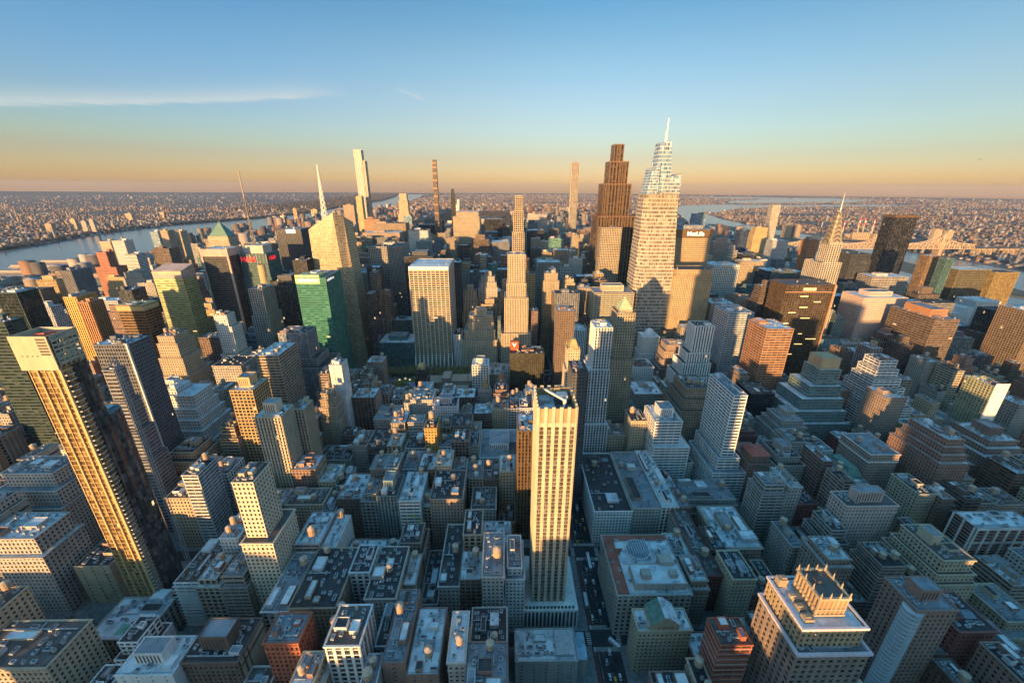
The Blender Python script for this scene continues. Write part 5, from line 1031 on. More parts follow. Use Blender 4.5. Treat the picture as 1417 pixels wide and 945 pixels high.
def make_tank():
    t = MB(); t.cyl(0, 0, 3.2, 7.0, 2.0, 1.9, 12); t.cyl(0, 0, 7.0, 8.2, 2.15, .15, 12, 1)
    for z in (3.9, 5.0, 6.1): t.cyl(0, 0, z, z + .12, 2.04, 2.03, 12, 1)
    a = t.mesh('water_tank', [plain('tank_wood', (.42,.30,.20), .85), plain('tank_lid', (.50,.40,.31), .8)])
    l = MB()
    for x in (-1.3, 1.3):
        for y in (-1.3, 1.3): l.bar((x * 1.05, y * 1.05, 0), (x, y, 3.2), .22)
    l.box(-1.7, 1.7, -1.4, -1.2, 2.9, 3.2); l.box(-1.7, 1.7, 1.2, 1.4, 2.9, 3.2); l.bar((-1.3, -1.3, .2), (1.3, -1.3, 2.8), .12); l.bar((1.3, 1.3, .2), (-1.3, 1.3, 2.8), .12)
    return a, l.mesh('tank_stand', [plain('iron', (.05,.05,.055), .7)])
def make_units():
    out = []
    g = plain('galvanised', (.42,.45,.47), .55, .2); dk = plain('vent_dark', (.06,.065,.07), .7)
    for k in range(4):
        m = MB(); w, d, h = ((3, 2, 1.8), (2, 2, 1.3), (4.5, 2.2, 1.5), (1.6, 1.6, 2.4))[k]
        m.box(-w/2, w/2, -d/2, d/2, .35, h); m.box(-w/2+.2, w/2-.2, -d/2+.2, d/2-.2, 0, .35, 1)
        m.cyl(0, 0, h, h + .25, .35 * d, .35 * d, 10, 1)
        if k == 2: m.cyl(1.3, 0, h, h + .25, .6, .6, 8, 1); m.cyl(-1.3, 0, h, h + .25, .6, .6, 8, 1)
        if k == 3: m.cyl(0, 0, h, h + 1.3, .3, .3, 8, 0)
        out.append(m.mesh('roof_unit', [g, dk]))
    return out
DISH = None
def gear(root, x0, x1, y0, y1, z, code, wallm, rnd, dense=1.0):
    """what stands on the roof: local coordinates, z = roof level"""
    w, d = x1 - x0 - 2, y1 - y0 - 2; used = []
    if w < 4 or d < 4: return
    def place(pw, pd):
        pw = min(pw, w); pd = min(pd, d)
        for _ in range(14):
            x = rnd.uniform(x0 + 1 + pw/2, x1 - 1 - pw/2 + .01); y = rnd.uniform(y0 + 1 + pd/2, y1 - 1 - pd/2 + .01)
            if all(abs(x - u[0]) > (pw + u[2]) / 2 + .3 or abs(y - u[1]) > (pd + u[3]) / 2 + .3 for u in used):
                used.append((x, y, pw, pd)); return x, y, pw, pd
    for c in code:
        if c in 'pPKR':
            k = dict(p=(.32, .35, 4), P=(.55, .5, 9), K=(.35, .35, 10), R=(.72, .6, 12))[c]
            s = place(max(3.5, w * k[0]), max(3.5, d * k[1]))
            if not s: continue
            x, y, pw, pd = s
            if c in 'PR': x = (x0 + x1) / 2; y = (y0 + y1) / 2
            h = k[2] * rnd.uniform(.85, 1.25); b = MB(); b.box(x-pw/2, x+pw/2, y-pd/2, y+pd/2, z, z+h); ring(b, x-pw/2, x+pw/2, y-pd/2, y+pd/2, z+h, z+h+.7, .3, .12)
            if c in 'PR':
                n = int(pw / 2.4)
                for i in range(n): b.box(x-pw/2+1+i*(pw-2)/n, x-pw/2+1.8+i*(pw-2)/n, y-pd/2-.12, y-pd/2, z+1.4, z+h-1.3, 1)
            else: b.box(x-.6, x+.6, y-pd/2-.06, y-pd/2, z, z+2.2, 1)
            b.sheet(x-pw/2+.3, x+pw/2-.3, y-pd/2+.3, y+pd/2-.3, z+h+.02, 2)
            b.obj('bulkhead', [wall('rust') if c == 'R' else wallm, MC.get('vent_dark') or plain('vent_dark', (.06,.065,.07), .7), roofm('mid')], root)
        elif c in 'tT':
            s = place(4.6, 4.6)
            if s:
                o = link('water_tank', TANK[0], root, (s[0], s[1], z)); link('tank_stand', TANK[1], o)
                sc = (1.6 if c == 'T' else rnd.uniform(1.05, 1.4)); o.scale = (sc, sc, sc * rnd.uniform(.9, 1.1))
        elif c == 'r':
            s = place(min(8, w * .4), min(6, d * .4))
            if s:
                b = MB(); x, y, pw, pd = s; b.box(x-pw/2, x+pw/2, y-pd/2, y+pd/2, z, z+.8); b.pyr(x-pw/2, x+pw/2, y-pd/2, y+pd/2, z+.8, z+2.2, pw/2-.4, .1, 1)
                b.obj('skylight', [MC['galvanised'], glass_plain()], root)
        elif c == 'd':
            for i in range(4):
                b = MB(); x = x0 + (i + 1.2) * (x1 - x0) / 6; 
                for k in range(5): b.cyl(x, y1 - 6, z + 3*sin(k*pi/10), z + 3*sin((k+1)*pi/10), 3.2*cos(k*pi/10), 3.2*cos((k+1)*pi/10), 12)
                b.obj('dome', plain('dome_white', (.75,.75,.75), .5), root)
    if dense >= 1.5 and w > 8 and d > 8:
        b = MB(); y = rnd.uniform(y0 + 2, y1 - 3); b.box(x0 + 1.2, rnd.uniform(x0 + w * .5, x1 - 1.2), y, y + .7, z + .3, z + .9)
        x = rnd.uniform(x0 + 2, x1 - 3); b.box(x, x + .6, y + .7, min(y1 - 1.2, y + rnd.uniform(4, 12)), z + .3, z + .85)
        b.obj('duct', MC['galvanised'], root)
        b = MB(); e = .55
        for q in ((x0 + e, y0 + e, x1 - e, y0 + e), (x0 + e, y0 + e, x0 + e, y1 - e), (x1 - e, y0 + e, x1 - e, y1 - e)):
            b.bar((q[0], q[1], z + 1.75), (q[2], q[3], z + 1.75), .12)
            for t_ in range(7): b.box(q[0] + (q[2]-q[0])*t_/6 - .06, q[0] + (q[2]-q[0])*t_/6 + .06, q[1] + (q[3]-q[1])*t_/6 - .06, q[1] + (q[3]-q[1])*t_/6 + .06, z + .6, z + 1.75)
        b.obj('railing', MC.get('iron'), root)
    if dense >= 1 and w > 9 and d > 9:
        for _ in range(rnd.choice((1, 2, 2, 3))):
            s = place(rnd.uniform(3, w * .42), rnd.uniform(3.5, d * .4))
            if s:
                x, y, pw, pd = s; hh = rnd.uniform(1.2, 4.2); b = MB(); b.box(x-pw/2, x+pw/2, y-pd/2, y+pd/2, z, z+hh); ring(b, x-pw/2, x+pw/2, y-pd/2, y+pd/2, z+hh, z+hh+.5, .3, .08); b.sheet(x-pw/2+.3, x+pw/2-.3, y-pd/2+.3, y+pd/2-.3, z+hh+.03, 1)
                b.obj('raised_roof', [rnd.choice((wallm, wallm, wall('lgray'), wall('brick'))), roofm(rnd.choice(('pale', 'white', 'mid', 'dark')))], root)
    nu = int(min(8, w * d / 50) * dense * rnd.uniform(.6, 1.2))
    for i in range(nu):
        s = place(3.6, 2.6)
        if s: link('roof_unit', rnd.choice(UNITS), root, (s[0], s[1], z), rnd.choice((0, pi/2)))
def glass_plain(): return plain('skylight_glass', (.16,.22,.26), .2, 0, 0, .1)
DISTF = 900
def tower(name, x0, x1, y0, D, H, st, wk, gk, tiers, gr, label, kind, roof=None, dense=1.0, group=None, far=None, nogear=False):
    """a building from its top tier's footprint down: each tier (drop, left, right, front, back) widens it"""
    rnd = random.Random(hash_(name + label)); root = thing(kind, label, CATS[kind], (x0, y0, 0), group)
    T = [(0, x1 - x0, 0, D, H)]; a = [0, x1 - x0, 0, D]; lv = []
    zt = H
    for t in tiers:
        zb = H - t[0]; lv.append((a[0], a[1], a[2], a[3], zb, zt)); a = [a[0] - t[1], a[1] + t[2], a[2] - t[3], a[3] + t[4]]; zt = zb
    lv.append((a[0], a[1], a[2], a[3], 0, zt))
    far = (y0 > DISTF) if far is None else far
    bay, fl, pf, bf, pr = STY[st]
    w0 = x1 - x0; n = max(1, round(w0 / bay)); cell = (w0 / n, float(fl), 0.0)
    roofk = roof or rnd.choice(['pale', 'pale', 'pale', 'mid', 'mid', 'dark', 'dark', 'brown'] if 'q' not in gr else ['dark'])
    if 'w' in gr: roofk = 'pale' if name == 'R13' else 'white'
    for i, (a0, a1, b0, b1, zb, zt) in enumerate(lv):
        R = MB(); R.sheet(a0 + .35, a1 - .35, b0 + .35, b1 - .35, zt - .7); R.obj('terrace' if i else 'roof', roofm(roofk), root)
    if far:
        F = MB()
        for a0, a1, b0, b1, zb, zt in lv:
            F.box(a0, a1, b0, b1, zb, zt - .8); ring(F, a0, a1, b0, b1, zt - .8, zt, .5, .1)
        o = F.obj('wall', facade(wk in ('gold','bronze','steel','gold3')), root); o.color = WALLC[wk] + (1,); o['frac'] = (pf, bf, 0.0); o['gcol'] = GLASSC[gk]
        o['cell'] = cell
    else:
        F = MB(); G = MB()
        for a0, a1, b0, b1, zb, zt in lv: lattice(F, G, a0, a1, b0, b1, zb, zt - .05, st)
        if st in ('blankv', 'blank', 'blanks'):
            a0, a1, b0, b1, zb, zt = lv[0]
            if st == 'blanks': BW = MB(); BW.box(a0 - .1, a1 + .3, b0 - .5, b0 - .08, 0, zt + 4); BW.obj('blank_wall', wall('white'), root)
            else: F.box(a1 + .05, a1 + .4, b0 - .05, b1 + .05, 0, zt - .2)
            if st == 'blankv': F.box(a0 - .1, a0 + (a1-a0)*.33, b0 - .35, b0 - .05, 0, zt - .2); F.box(a0 + (a1-a0)*.62, a1 + .1, b0 - .35, b0 - .05, 0, zt - .2)
        if kind == 'loft_building' and st != 'blank':
            a0, a1, b0, b1, zb, zt = lv[-1]; pk = rnd.choice(['brick', 'tan', 'lgray', 'stone', 'brickl', 'cream', 'brown'])
            for s in (0, 1):
                if rnd.random() < .68:
                    P = MB(); X0, X1 = (a1 + .03, a1 + .3) if s else (a0 - .3, a0 - .03); yy = b0 + rnd.uniform(1, (b1 - b0) * .3); zz_ = zt - 1.6
                    nw = rnd.choice((0, 1, 2, 2)); ys = sorted(rnd.uniform(yy + 1, b1 - 2.4) for _ in range(nw)); c = yy
                    for q in ys:
                        if q > c: P.box(X0, X1, c, q, 0, zz_)
                        c = max(c, q) + 1.5
                    if b1 > c: P.box(X0, X1, c, b1, 0, zz_)
                    P.obj('party_wall', wall(pk), root)
        F.obj('facade', wall(wk), root); g = G.obj('glazing', glass(gk), root); g['cell'] = cell
    a0, a1, b0, b1, zb, zt = lv[0]
    if not nogear: gear(root, a0, a1, b0, b1, zt - .7, gr, wall(wk) if wk not in ('gold','green2') else wall('stone'), rnd, dense if y0 < 620 else dense * .35)
    return root
def hash_(s):
    h = 5381
    for c in s: h = (h * 33 + ord(c)) & 0x7fffffff
    return h
TANK = make_tank(); UNITS = make_units()
# ---------------------------------------------------------------- ground, water, streets
def ground_mat():
    m, p = newmat('ground'); pos = N('ShaderNodeNewGeometry').outputs['Position']
    ln = N('ShaderNodeVectorMath', operation='LENGTH'); L(pos, ln.inputs[0]); r = ln.outputs['Value']
    asph = ramp(noise(.5, 5, pos), [(.3, (.026,.028,.031)), (.7, (.055,.057,.060))])
    v = N('ShaderNodeTexVoronoi'); v.inputs['Scale'].default_value = .004; L(pos, v.inputs['Vector'])
    sp = N('ShaderNodeSeparateColor'); L(v.outputs['Color'], sp.inputs[0])
    a = noise(.0007, 6, pos, .65); f = math_('ADD', math_('MULTIPLY', a, .75), math_('MULTIPLY', sp.outputs[0], .25))
    land = ramp(f, [(.3, (.05,.055,.05)), (.45, (.075,.07,.065)), (.55, (.13,.11,.095)), (.68, (.19,.16,.14)), (.8, (.06,.06,.055))])
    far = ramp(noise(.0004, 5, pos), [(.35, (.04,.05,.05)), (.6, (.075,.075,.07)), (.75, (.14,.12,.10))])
    def mr(a, b):
        n = N('ShaderNodeMapRange'); L(r, n.inputs[0]); n.inputs[1].default_value = a; n.inputs[2].default_value = b; return n.outputs[0]
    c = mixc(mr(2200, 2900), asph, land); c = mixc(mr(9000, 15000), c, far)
    L(c, p.inputs['Base Color']); p.inputs['Roughness'].default_value = .9; return m
b = MB(); n = 144
for R0, R1 in ((0, 3000), (3000, 9000), (9000, 24500)):
    for i in range(n):
        a, c = 2*pi*i/n, 2*pi*(i+1)/n
        q = [(R1*cos(a), R1*sin(a), 0), (R1*cos(c), R1*sin(c), 0)]
        b.poly([(R0*cos(a), R0*sin(a), 0)] + q + [(R0*cos(c), R0*sin(c), 0)] if R0 else [(0, 0, 0)] + q)
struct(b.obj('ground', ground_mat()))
def water_mat():
    m, p = newmat('river_water'); pos = N('ShaderNodeNewGeometry').outputs['Position']
    L(ramp(noise(.0015, 4, mapping(pos, (1, .35, 1))), [(.35, (.05,.11,.15)), (.7, (.08,.16,.20))]), p.inputs['Base Color'])
    p.inputs['Roughness'].default_value = .16; p.inputs['IOR'].default_value = 1.33
    bp = N('ShaderNodeBump'); bp.inputs['Strength'].default_value = .5; bp.inputs['Distance'].default_value = .6
    L(noise(.12, 4, pos), bp.inputs['Height']); L(bp.outputs[0], p.inputs['Normal']); return m
WM = water_mat()
HUD_E = [(-1800,-3000),(-1830,1500),(-1850,2200),(-1900,3500),(-1850,5000),(-2000,6500),(-2180,9600),(-2800,14400),(-4300,23500)]
HUD_W = [(-2700,-3000),(-2560,2100),(-2680,2500),(-2850,3000),(-2900,3700),(-2620,4430),(-2500,5400),(-2740,7700),(-2950,10600),(-3700,14800),(-5600,23300)]
EAS_W = [(1160,-2500),(1210,400),(1260,1000),(1430,1700),(1500,2500),(1540,3300),(1900,4300),(2200,5200),(2620,6500),(2850,7900)]
EAS_E = [(2150,-2500),(2080,400),(2120,1000),(2240,2000),(2290,3000),(2330,3900),(2450,4700),(2700,5600),(3100,6900),(3400,7700)]
def band(name, A, B, z):
    m = MB(); import itertools
    def at(P, y):
        for (x0, y0), (x1, y1) in zip(P, P[1:]):
            if y0 <= y <= y1: return x0 + (x1 - x0) * (y - y0) / (y1 - y0)
        return P[0][0] if y < P[0][1] else P[-1][0]
    ys = sorted(set([p[1] for p in A + B if p[1] <= min(A[-1][1], B[-1][1])])); pv = None
    for y in ys:
        c = (at(A, y), at(B, y), y)
        if pv: m.poly([(pv[0], pv[2], z), (pv[1], pv[2], z), (c[1], c[2], z), (c[0], c[2], z)])
        pv = c
    return struct(m.obj(name, WM))
band('hudson_river', HUD_W, HUD_E, .5); band('east_river', EAS_W, EAS_E, .5)
for k, P in enumerate(([(2500,6480),(3000,5980),(3800,7000),(5200,8000),(7500,8350),(9000,9300),(7600,9300),(6000,8900),(4600,9100),(3600,8600)],
        [(5200,9900),(8800,10700),(11500,13200),(11800,15500),(9300,14600),(6200,11700)], [(8000,14200),(14500,17800),(13800,18600),(9500,17200),(5800,15000)])):
    m = MB(); m.poly([(x, y, .8 + .3 * k) for x, y in P]); struct(m.obj('sound_water', WM))
def inside(P, x, y):
    c = False; j = len(P) - 1
    for i in range(len(P)):
        if (P[i][1] > y) != (P[j][1] > y) and x < (P[j][0]-P[i][0])*(y-P[i][1])/(P[j][1]-P[i][1]) + P[i][0]: c = not c
        j = i
    return c
WATERS = [HUD_W + HUD_E[::-1], EAS_W + EAS_E[::-1], [(2500,6480),(3000,5980),(3800,7000),(5200,8000),(7500,8350),(9000,9300),(7600,9300),(6000,8900),(4600,9100),(3600,8600)],
          [(5200,9900),(8800,10700),(11500,13200),(11800,15500),(9300,14600),(6200,11700)], [(8000,14200),(14500,17800),(13800,18600),(9500,17200),(5800,15000)]]
def wet(x, y): return any(inside(P, x, y) for P in WATERS)
# Roosevelt Island
m = MB(); isl = [(1700,1050),(1780,1300),(1960,2100),(2040,3000),(2080,4000),(1960,4050),(1830,3000),(1740,2100),(1660,1300)]
m.prism([(x, y, -1) for x, y in isl], [(x, y, 3) for x, y in isl]); struct(m.obj('island_ground', plain('island', (.12,.12,.08), .9, 0, 0, .4, .02)))
# pavements, road paint
AVX = [-1340,-1060,-780,-500,-255,82,234,384,520,655,850,1040,1190]
STY_ = [45,125,206,286,366,446,526,606,690,775,855,935,1016,1096,1176,1257,1337,1417,1498,1578,1658,1738,1819,1905,1985,2066]
m = MB()
for a0, a1 in zip(AVX, AVX[1:]):
    for s0, s1 in zip([-35] + STY_, STY_): m.box(a0 + 8 + (2.5 if a0 == 82 else 0), a1 - 8 - (2.5 if a1 == 82 else 0), s0 + 5.5 + 4 * (s0 in (45, 690)), s1 - 5.5 - 4 * (s1 in (45, 690)), -.5, .15)
struct(m.obj('pavement', plain('concrete_pavement', (.22,.22,.22), .85, 0, 0, .25, .3)))
m = MB(); wht = plain('road_paint', (.62,.62,.62), .7)
for s in STY_[:9]:
    for a in (82, 234, -255):
        for side in (-1, 1):
            y = s + side * 8.2
            for i in range(13): m.sheet(a - 9.2 + i * 1.45, a - 7.6 + i * 1.45 + .65, y - 1.7, y + 1.7, .008)
        for side in (-1, 1):
            x = a + side * 11.5
            for i in range(7): m.sheet(x - 1.7, x + 1.7, s - 4.6 + i * 1.4, s - 4.0 + i * 1.4, .008)
for s0, s1 in zip(STY_[:10], STY_[1:11]):
    for a in (82,):
        for lx in (-2.4, 1.0):
            y = s0 + 12
            while y < s1 - 12: m.sheet(a + lx - .08, a + lx + .08, y, y + 3, .008); y += 7
        m.sheet(a - 6.3, a - 6.1, s0 + 11, s1 - 11, .008)
struct(m.obj('road_markings', wht))
m = MB()
for s0, s1 in zip(STY_[:10], STY_[1:11]): m.sheet(82 - 10.2, 82 - 7.6, s0 + 9, s1 - 9, .004)
struct(m.obj('bus_lane', plain('bus_lane_paint', (.16,.06,.055), .9)))
# ---------------------------------------------------------------- table buildings
ROOFS = dict(R14='mid', R15='salmon', R9='dark', R13='pale', B7='dark', B6='dark', B9='dark', B9b='dark', B8c='pale', B30='pale', B31='pale', B32='mid', B22='mid', whitebl='pale', darkroofs='dark', l12c='brown', R12='pale', R3='brown', LT='mid')
SKIP = {'m400', 'metlife'}
BLD = {}
HD = {h[0]: h for h in HEROES}
for h in HEROES:
    if h[0] in SKIP: continue
    nm, x0, x1, y0, D, H, st, wk, gk, T, gr, lab, kind = h
    if nm == 'R1': wk = 'brickl'
    BLD[nm] = tower(nm, x0, x1, y0, D, H, st, wk, gk, T, gr, lab, kind, ROOFS.get(nm), 2.3 if y0 < 400 else 1.2)
def near_group(kind): return None
for g in GEN:
    x0, x1, y0, y1, H, st, wk, gr, lab, kind = g
    gk = 'dark' if wk not in ('teal2', 'dgray') else random.Random(hash_(lab)).choice(['dark', 'blue', 'teal', 'black'])
    tiers = []
    rr = random.Random(hash_(lab) + 5)
    w, d = x1 - x0, y1 - y0
    if rr.random() < .45 and w > 16 and d > 16 and H > 40:
        i = rr.uniform(1.5, 3.5); k = 2 if (w > 24 and d > 24 and H > 60) else 1
        s = H * rr.uniform(.06, .2); tiers = [(s * (j + 1), i, i, i, i) for j in range(k)]
        x0 += i * k; x1 -= i * k; y0 += i * k; d -= 2 * i * k
    tower('g', x0, x1, y0, d, H, st, wk, gk, tiers, gr, lab, kind, None, 2.2 if y0 < 400 else 1.2, None, y0 > 600)
# the blocks that stand hidden behind those rows
FOOT = []
for h in HEROES:
    a = [h[1], h[2], h[3], h[3] + h[4]]
    for q in h[9]: a = [a[0] - q[1], a[1] + q[2], a[2] - q[3], a[3] + q[4]]
    FOOT.append(a)
FOOT += [[g[0], g[1], g[2], g[3]] for g in GEN]
FOOT += [[-335,-255,718,780], [200,325,688,765], [245,355,1080,1190], [280,325,1822,1865], [-312,-275,1870,1925], [-642,-590,1900,1955], [-200,-165,1560,1670], [540,622,690,765], [-295,-255,218,280], [-235,76,606,690], [345,440,825,885], [10,76,140,270], [-360,-262,212,258], [440,480,345,400]]
m = MB(); rr = random.Random(31)
for a0, a1 in zip(AVX, AVX[1:]):
    for s0, s1 in zip(STY_, STY_[1:]):
        for row in (0, 1):
            y0 = s0 + 10 + row * (s1 - s0 - 20) / 2; y1 = y0 + (s1 - s0 - 24) / 2; x = a0 + 15
            while x < a1 - 22:
                w = min(rr.uniform(14, 30) if s0 < 600 else rr.uniform(20, 44), a1 - 15 - x)
                for lo in (y0,):
                    if not any(f[0] < x + w + .5 and f[1] > x - .5 and f[2] < y1 + .5 and f[3] > y0 - .5 for f in FOOT):
                        if s0 < 600: z = rr.uniform(26, 48) if x < 234 else rr.uniform(14, 38)
                        elif x < -780: z = rr.uniform(12, 26)
                        else: z = rr.uniform(30, 80)
                        m.box(x + .3, x + w - .3, y0, y1, 0, z); ring(m, x + .3, x + w - .3, y0, y1, z, z + 1, .5)
                x += w
def mass(o, label, cat, wc=(.33,.27,.21), cell=(3.4, 3.7, 0.0), frac=(.5, .5, 0.0)):
    o['kind'] = 'stuff'; o.color = wc + (1,); o['cell'] = cell; o['frac'] = frac; o['gcol'] = GLASSC['dark']; return tag(o, label, cat)
mass(m.obj('city_blocks', facade()), 'dense rows of lower city buildings filling the blocks behind the front rows', 'buildings')
# unseen city south of the viewpoint, its heights shaped to shade the streets
m = MB(); rr = random.Random(3)
for ix in range(-16, 11):
    for iy in range(-19, 1):
        x = ix * 75 + 10; y = iy * 80 - 75
        if abs(x + 10) < 70 and iy > -2: continue
        for k in (0, 1):
            hgt = rr.uniform(38, 75) if rr.random() < .82 else rr.uniform(75, 110)
            if iy > -4 and x > -330: hgt = rr.uniform(70, 92)  # near rows raised to put the foreground in shade
            if iy > -4 and -210 < x < -20: hgt = rr.uniform(86, 102)
            if rr.random() < .035: hgt = rr.uniform(120, 150)
            m.box(x + k * 34, x + k * 34 + 32, y, y + rr.uniform(45, 64), 0, hgt)
for k, (x, y, z) in enumerate(((80,-190,205),(150,-120,150),(190,-260,190),(250,-180,160),(305,-110,135),(330,-250,185),(400,-170,150),(455,-90,120),(470,-230,170),(560,-150,140),(110,-320,230),(270,-350,215),(640,-120,120),(520,-320,150),(230,-90,120),(380,-60,105))): m.box(x - 16, x + 18, y - 15, y + 17, 0, z)  # towers added out of view to shade the lower right
m.box(68, 140, -84, -30, 0, 124)  # light-blocking slab added out of view, sized to shade the brown hotel
mass(m.obj('southern_shade_city', facade()), 'unseen mass of city buildings south of the viewpoint, shaped to shade the streets', 'buildings')
# the skyscraper whose terrace this is seen from
t = thing('skyscraper', 'limestone skyscraper whose high terrace is the viewpoint', 'skyscraper', (0, -40, 0))
m = MB(); m.box(-65, 65, -22, 20, 0, 25); m.box(-50, 50, -20, 18, 25, 90); m.box(-32, 32, -18, 22, 90, 255); m.box(-24, 24, -15, 25, 255, 320)
o = m.obj('wall', facade(), t); o.color = WALLC['stone'] + (1,); o['cell'] = (3.0, 3.7, 0.0); o['frac'] = (.5, .2, 0.0); o['gcol'] = GLASSC['dark']
m = MB(); m.cyl(0, -12, 320, 373, 8, 6, 16); m.cyl(0, -12, 373, 381, 6, 3, 16); m.cyl(0, -12, 381, 443, 1.6, .4, 8); m.obj('mast', plain('mast_metal', (.4,.4,.4), .4, .6), t)
# ---------------------------------------------------------------- individually shaped towers
def fobj(m, name, root, wk, gk='dark', cell=(3., 3.9, 0.), frac=(.3, .3, 0.), metal=None):
    o = m.obj(name, facade(metal if metal is not None else wk in ('gold','bronze','steel','gold3')), root); o.color = WALLC[wk] + (1,); o['cell'] = cell; o['frac'] = frac; o['gcol'] = GLASSC[gk]; return o
steelm = plain('spire_steel', (.55,.53,.48), .4, .5)
# faceted crystal tower with lattice spire
t = thing('glass_tower', 'faceted crystal office tower with slanted top and slim white lattice spire', 'glass tower', (-335, 720, 0)); m = MB()
lo = [(0, 0, 0), (58, 0, 0), (74, 10, 0), (74, 56, 0), (0, 56, 0)]
hi = [(2, 4, 257), (48, 2, 285), (60, 16, 278), (63, 52, 266), (6, 54, 252)]
m.prism(lo, hi, 0, False); fobj(m, 'curtain_wall', t, 'tan2', 'bronze_glass', (1.5, 4.6, 0.), (.05, .55, 0.), False)
m = MB(); m.poly([(2,4,256.2),(48,2,284.2),(60,16,277.2)]); m.poly([(2,4,256.2),(60,16,277.2),(63,52,265.2)]); m.poly([(2,4,256.2),(63,52,265.2),(6,54,251.2)]); m.obj('roof', roofm('mid'), t)
m = MB(); m.box(16, 50, 14, 40, 240, 266); m.obj('bulkhead', wall('lgray'), t)
m = MB(); B0 = [(22,18),(30,18),(30,26),(22,26)]; zs = [262 + k * 9 for k in range(12)]
for k in range(11):
    f0, f1 = 1 - k/11.5, 1 - (k+1)/11.5; c = (26, 22)
    P = [(c[0]+(x-26)*f0, c[1]+(y-22)*f0, zs[k]) for x, y in B0]; Q = [(c[0]+(x-26)*f1, c[1]+(y-22)*f1, zs[k+1]) for x, y in B0]
    for i in range(4): m.bar(P[i], Q[i], .9); m.bar(P[i], Q[(i+1) % 4], .6); m.bar(P[i], P[(i+1) % 4], .6)
m.obj('spire', plain('spire_white', (.8,.78,.72), .5), t)
# tapering glass tower with needle
t = thing('skyscraper', 'tapering pale banded glass supertall with staggered crown and white needle', 'skyscraper', (236, 705, 0)); m = MB()
m.prism([(0,9,0),(8,0,0),(84,0,0),(84,56,0),(0,56,0)], [(6,14,316),(16,4,316),(60,4,316),(61,48,316),(6,48,316)]); fobj(m, 'shaft', t, 'stone', 'tower_glass', (3.0, 6.2, 0.), (.10, .32, 0.), False)
m = MB()
for k in range(4): ring(m, 7 - .2*k, 60.5, 5, 47, 300 + k*5, 301 + k*5, .6, .6)
for x in range(16, 61, 5): m.box(x, x+.8, 2.6, 3.6, 296, 322)
m.obj('open_truss', wall('stone2'), t)
m = MB(); m.prism([(8,8,317),(26,6,317),(26,44,317),(8,44,317)], [(13,10,353),(25,8,361),(25,42,361),(13,42,356)]); fobj(m, 'crown_block', t, 'steel', 'blue', (3., 4.4, 0.), (.06, .22, 0.), False)
m = MB(); m.prism([(36,5,317),(62,5,317),(62,44,317),(36,44,317)], [(37,6,342),(62,6,349),(62,42,349),(37,42,343)]); fobj(m, 'crown_block', t, 'stone', 'blue', (3., 5.5, 0.), (.05, .32, 0.), False)
m = MB(); m.prism([(18,12,317),(50,12,317),(50,44,317),(18,44,317)], [(24,16,394),(42,16,398),(42,40,400),(24,40,396)]); fobj(m, 'crown_core', t, 'lgray', 'blue', (3., 6.0, 0.), (.06, .2, 0.), False)
m = MB(); m.cyl(35, 24, 392, 432, 1.7, .5, 8); m.bar((33,22,392), (32,22,412), .5); m.obj('needle', plain('spire_white', (.8,.78,.72), .5), t)
# brown stepped supertall
t = thing('skyscraper', 'dark bronze supertall stepping up in five slabs, tallest of the brown towers', 'skyscraper', (251, 1100, 0))
for k, (a, c, z, d0, d1) in enumerate(((0, 96, 256, 0, 80), (11, 81, 335, 6, 72), (23, 70, 388, 12, 64), (33, 56, 428, 18, 56))):
    m = MB(); m.box(a, c, d0, d1, 0 if k == 0 else (256, 256, 335, 388)[k] - 1, z); fobj(m, 'slab', t, 'bronze', 'black', (8., 4.2, 0.), (.40, .12, 0.))
    m = MB(); n = int((c - a) / 9)
    for i in range(n + 1):
        x = a + (c - a) * i / n; m.box(x - .5, x + .5, d0 - .9, d0 + .2, 0 if k == 0 else (0, 256, 335, 388)[k], z + 1)
    for y in (d0, d1): m.box(a - .8, a + .2, y - .6, y + .6, 0 if k == 0 else (0, 256, 335, 388)[k], z + 1)
    ring(m, a, c, d0, d1, z - 1, z + 1.5, .6, .4)
    zz0 = 0 if k == 0 else (0, 256, 335, 388)[k]; zz = zz0
    while zz < z - 20:
        m.bar((a - .5, d0, zz), (a - .5, d1, zz + 22), .9); m.bar((a - .5, d1, zz), (a - .5, d0, zz + 22), .9); zz += 26
    m.obj('bronze_fins', plain('bronze_fin', (.22,.13,.08), .45, .4), t)
# gridded pencil tower
t = thing('skyscraper', 'white square-gridded pencil tower, slimmest on the right of centre', 'skyscraper', (288, 1830, 0))
G = MB(); F = MB(); G.box(.8, 29.2, .8, 28.2, 0, 425); n = 6
for i in range(n + 1):
    x = i * 30 / n; F.box(max(0, x - .7), min(30, x + .7), 0, .9, 0, 425.5); y = i * 29 / n; F.box(0, .9, max(.9, y - .9), min(28, y + .9), 0, 425.5); F.box(29.1, 30, max(.9, y - .9), min(28, y + .9), 0, 425.5)
for k in range(88): z = k * 4.85; F.box(-.05, 30.05, -.05, .95, z, z + 1.25); F.box(-.05, .95, .95, 28, z, z + 1.5); F.box(29.05, 30.05, .95, 28, z, z + 1.5)
F.box(0, 30, 28, 29, 0, 425); F.sheet(.9, 29, .9, 28, 424.8); F.obj('facade', wall('lime'), t); g = G.obj('glazing', glass('black'), t); g['cell'] = (5., 4.85, 0.)
m = MB()
for k in range(6): z = 60 + k * 62; m.box(.5, 29.5, .5, .75, z, z + 8)
m.obj('open_floors', plain('vent_dark', (.06,.065,.07), .7), t)
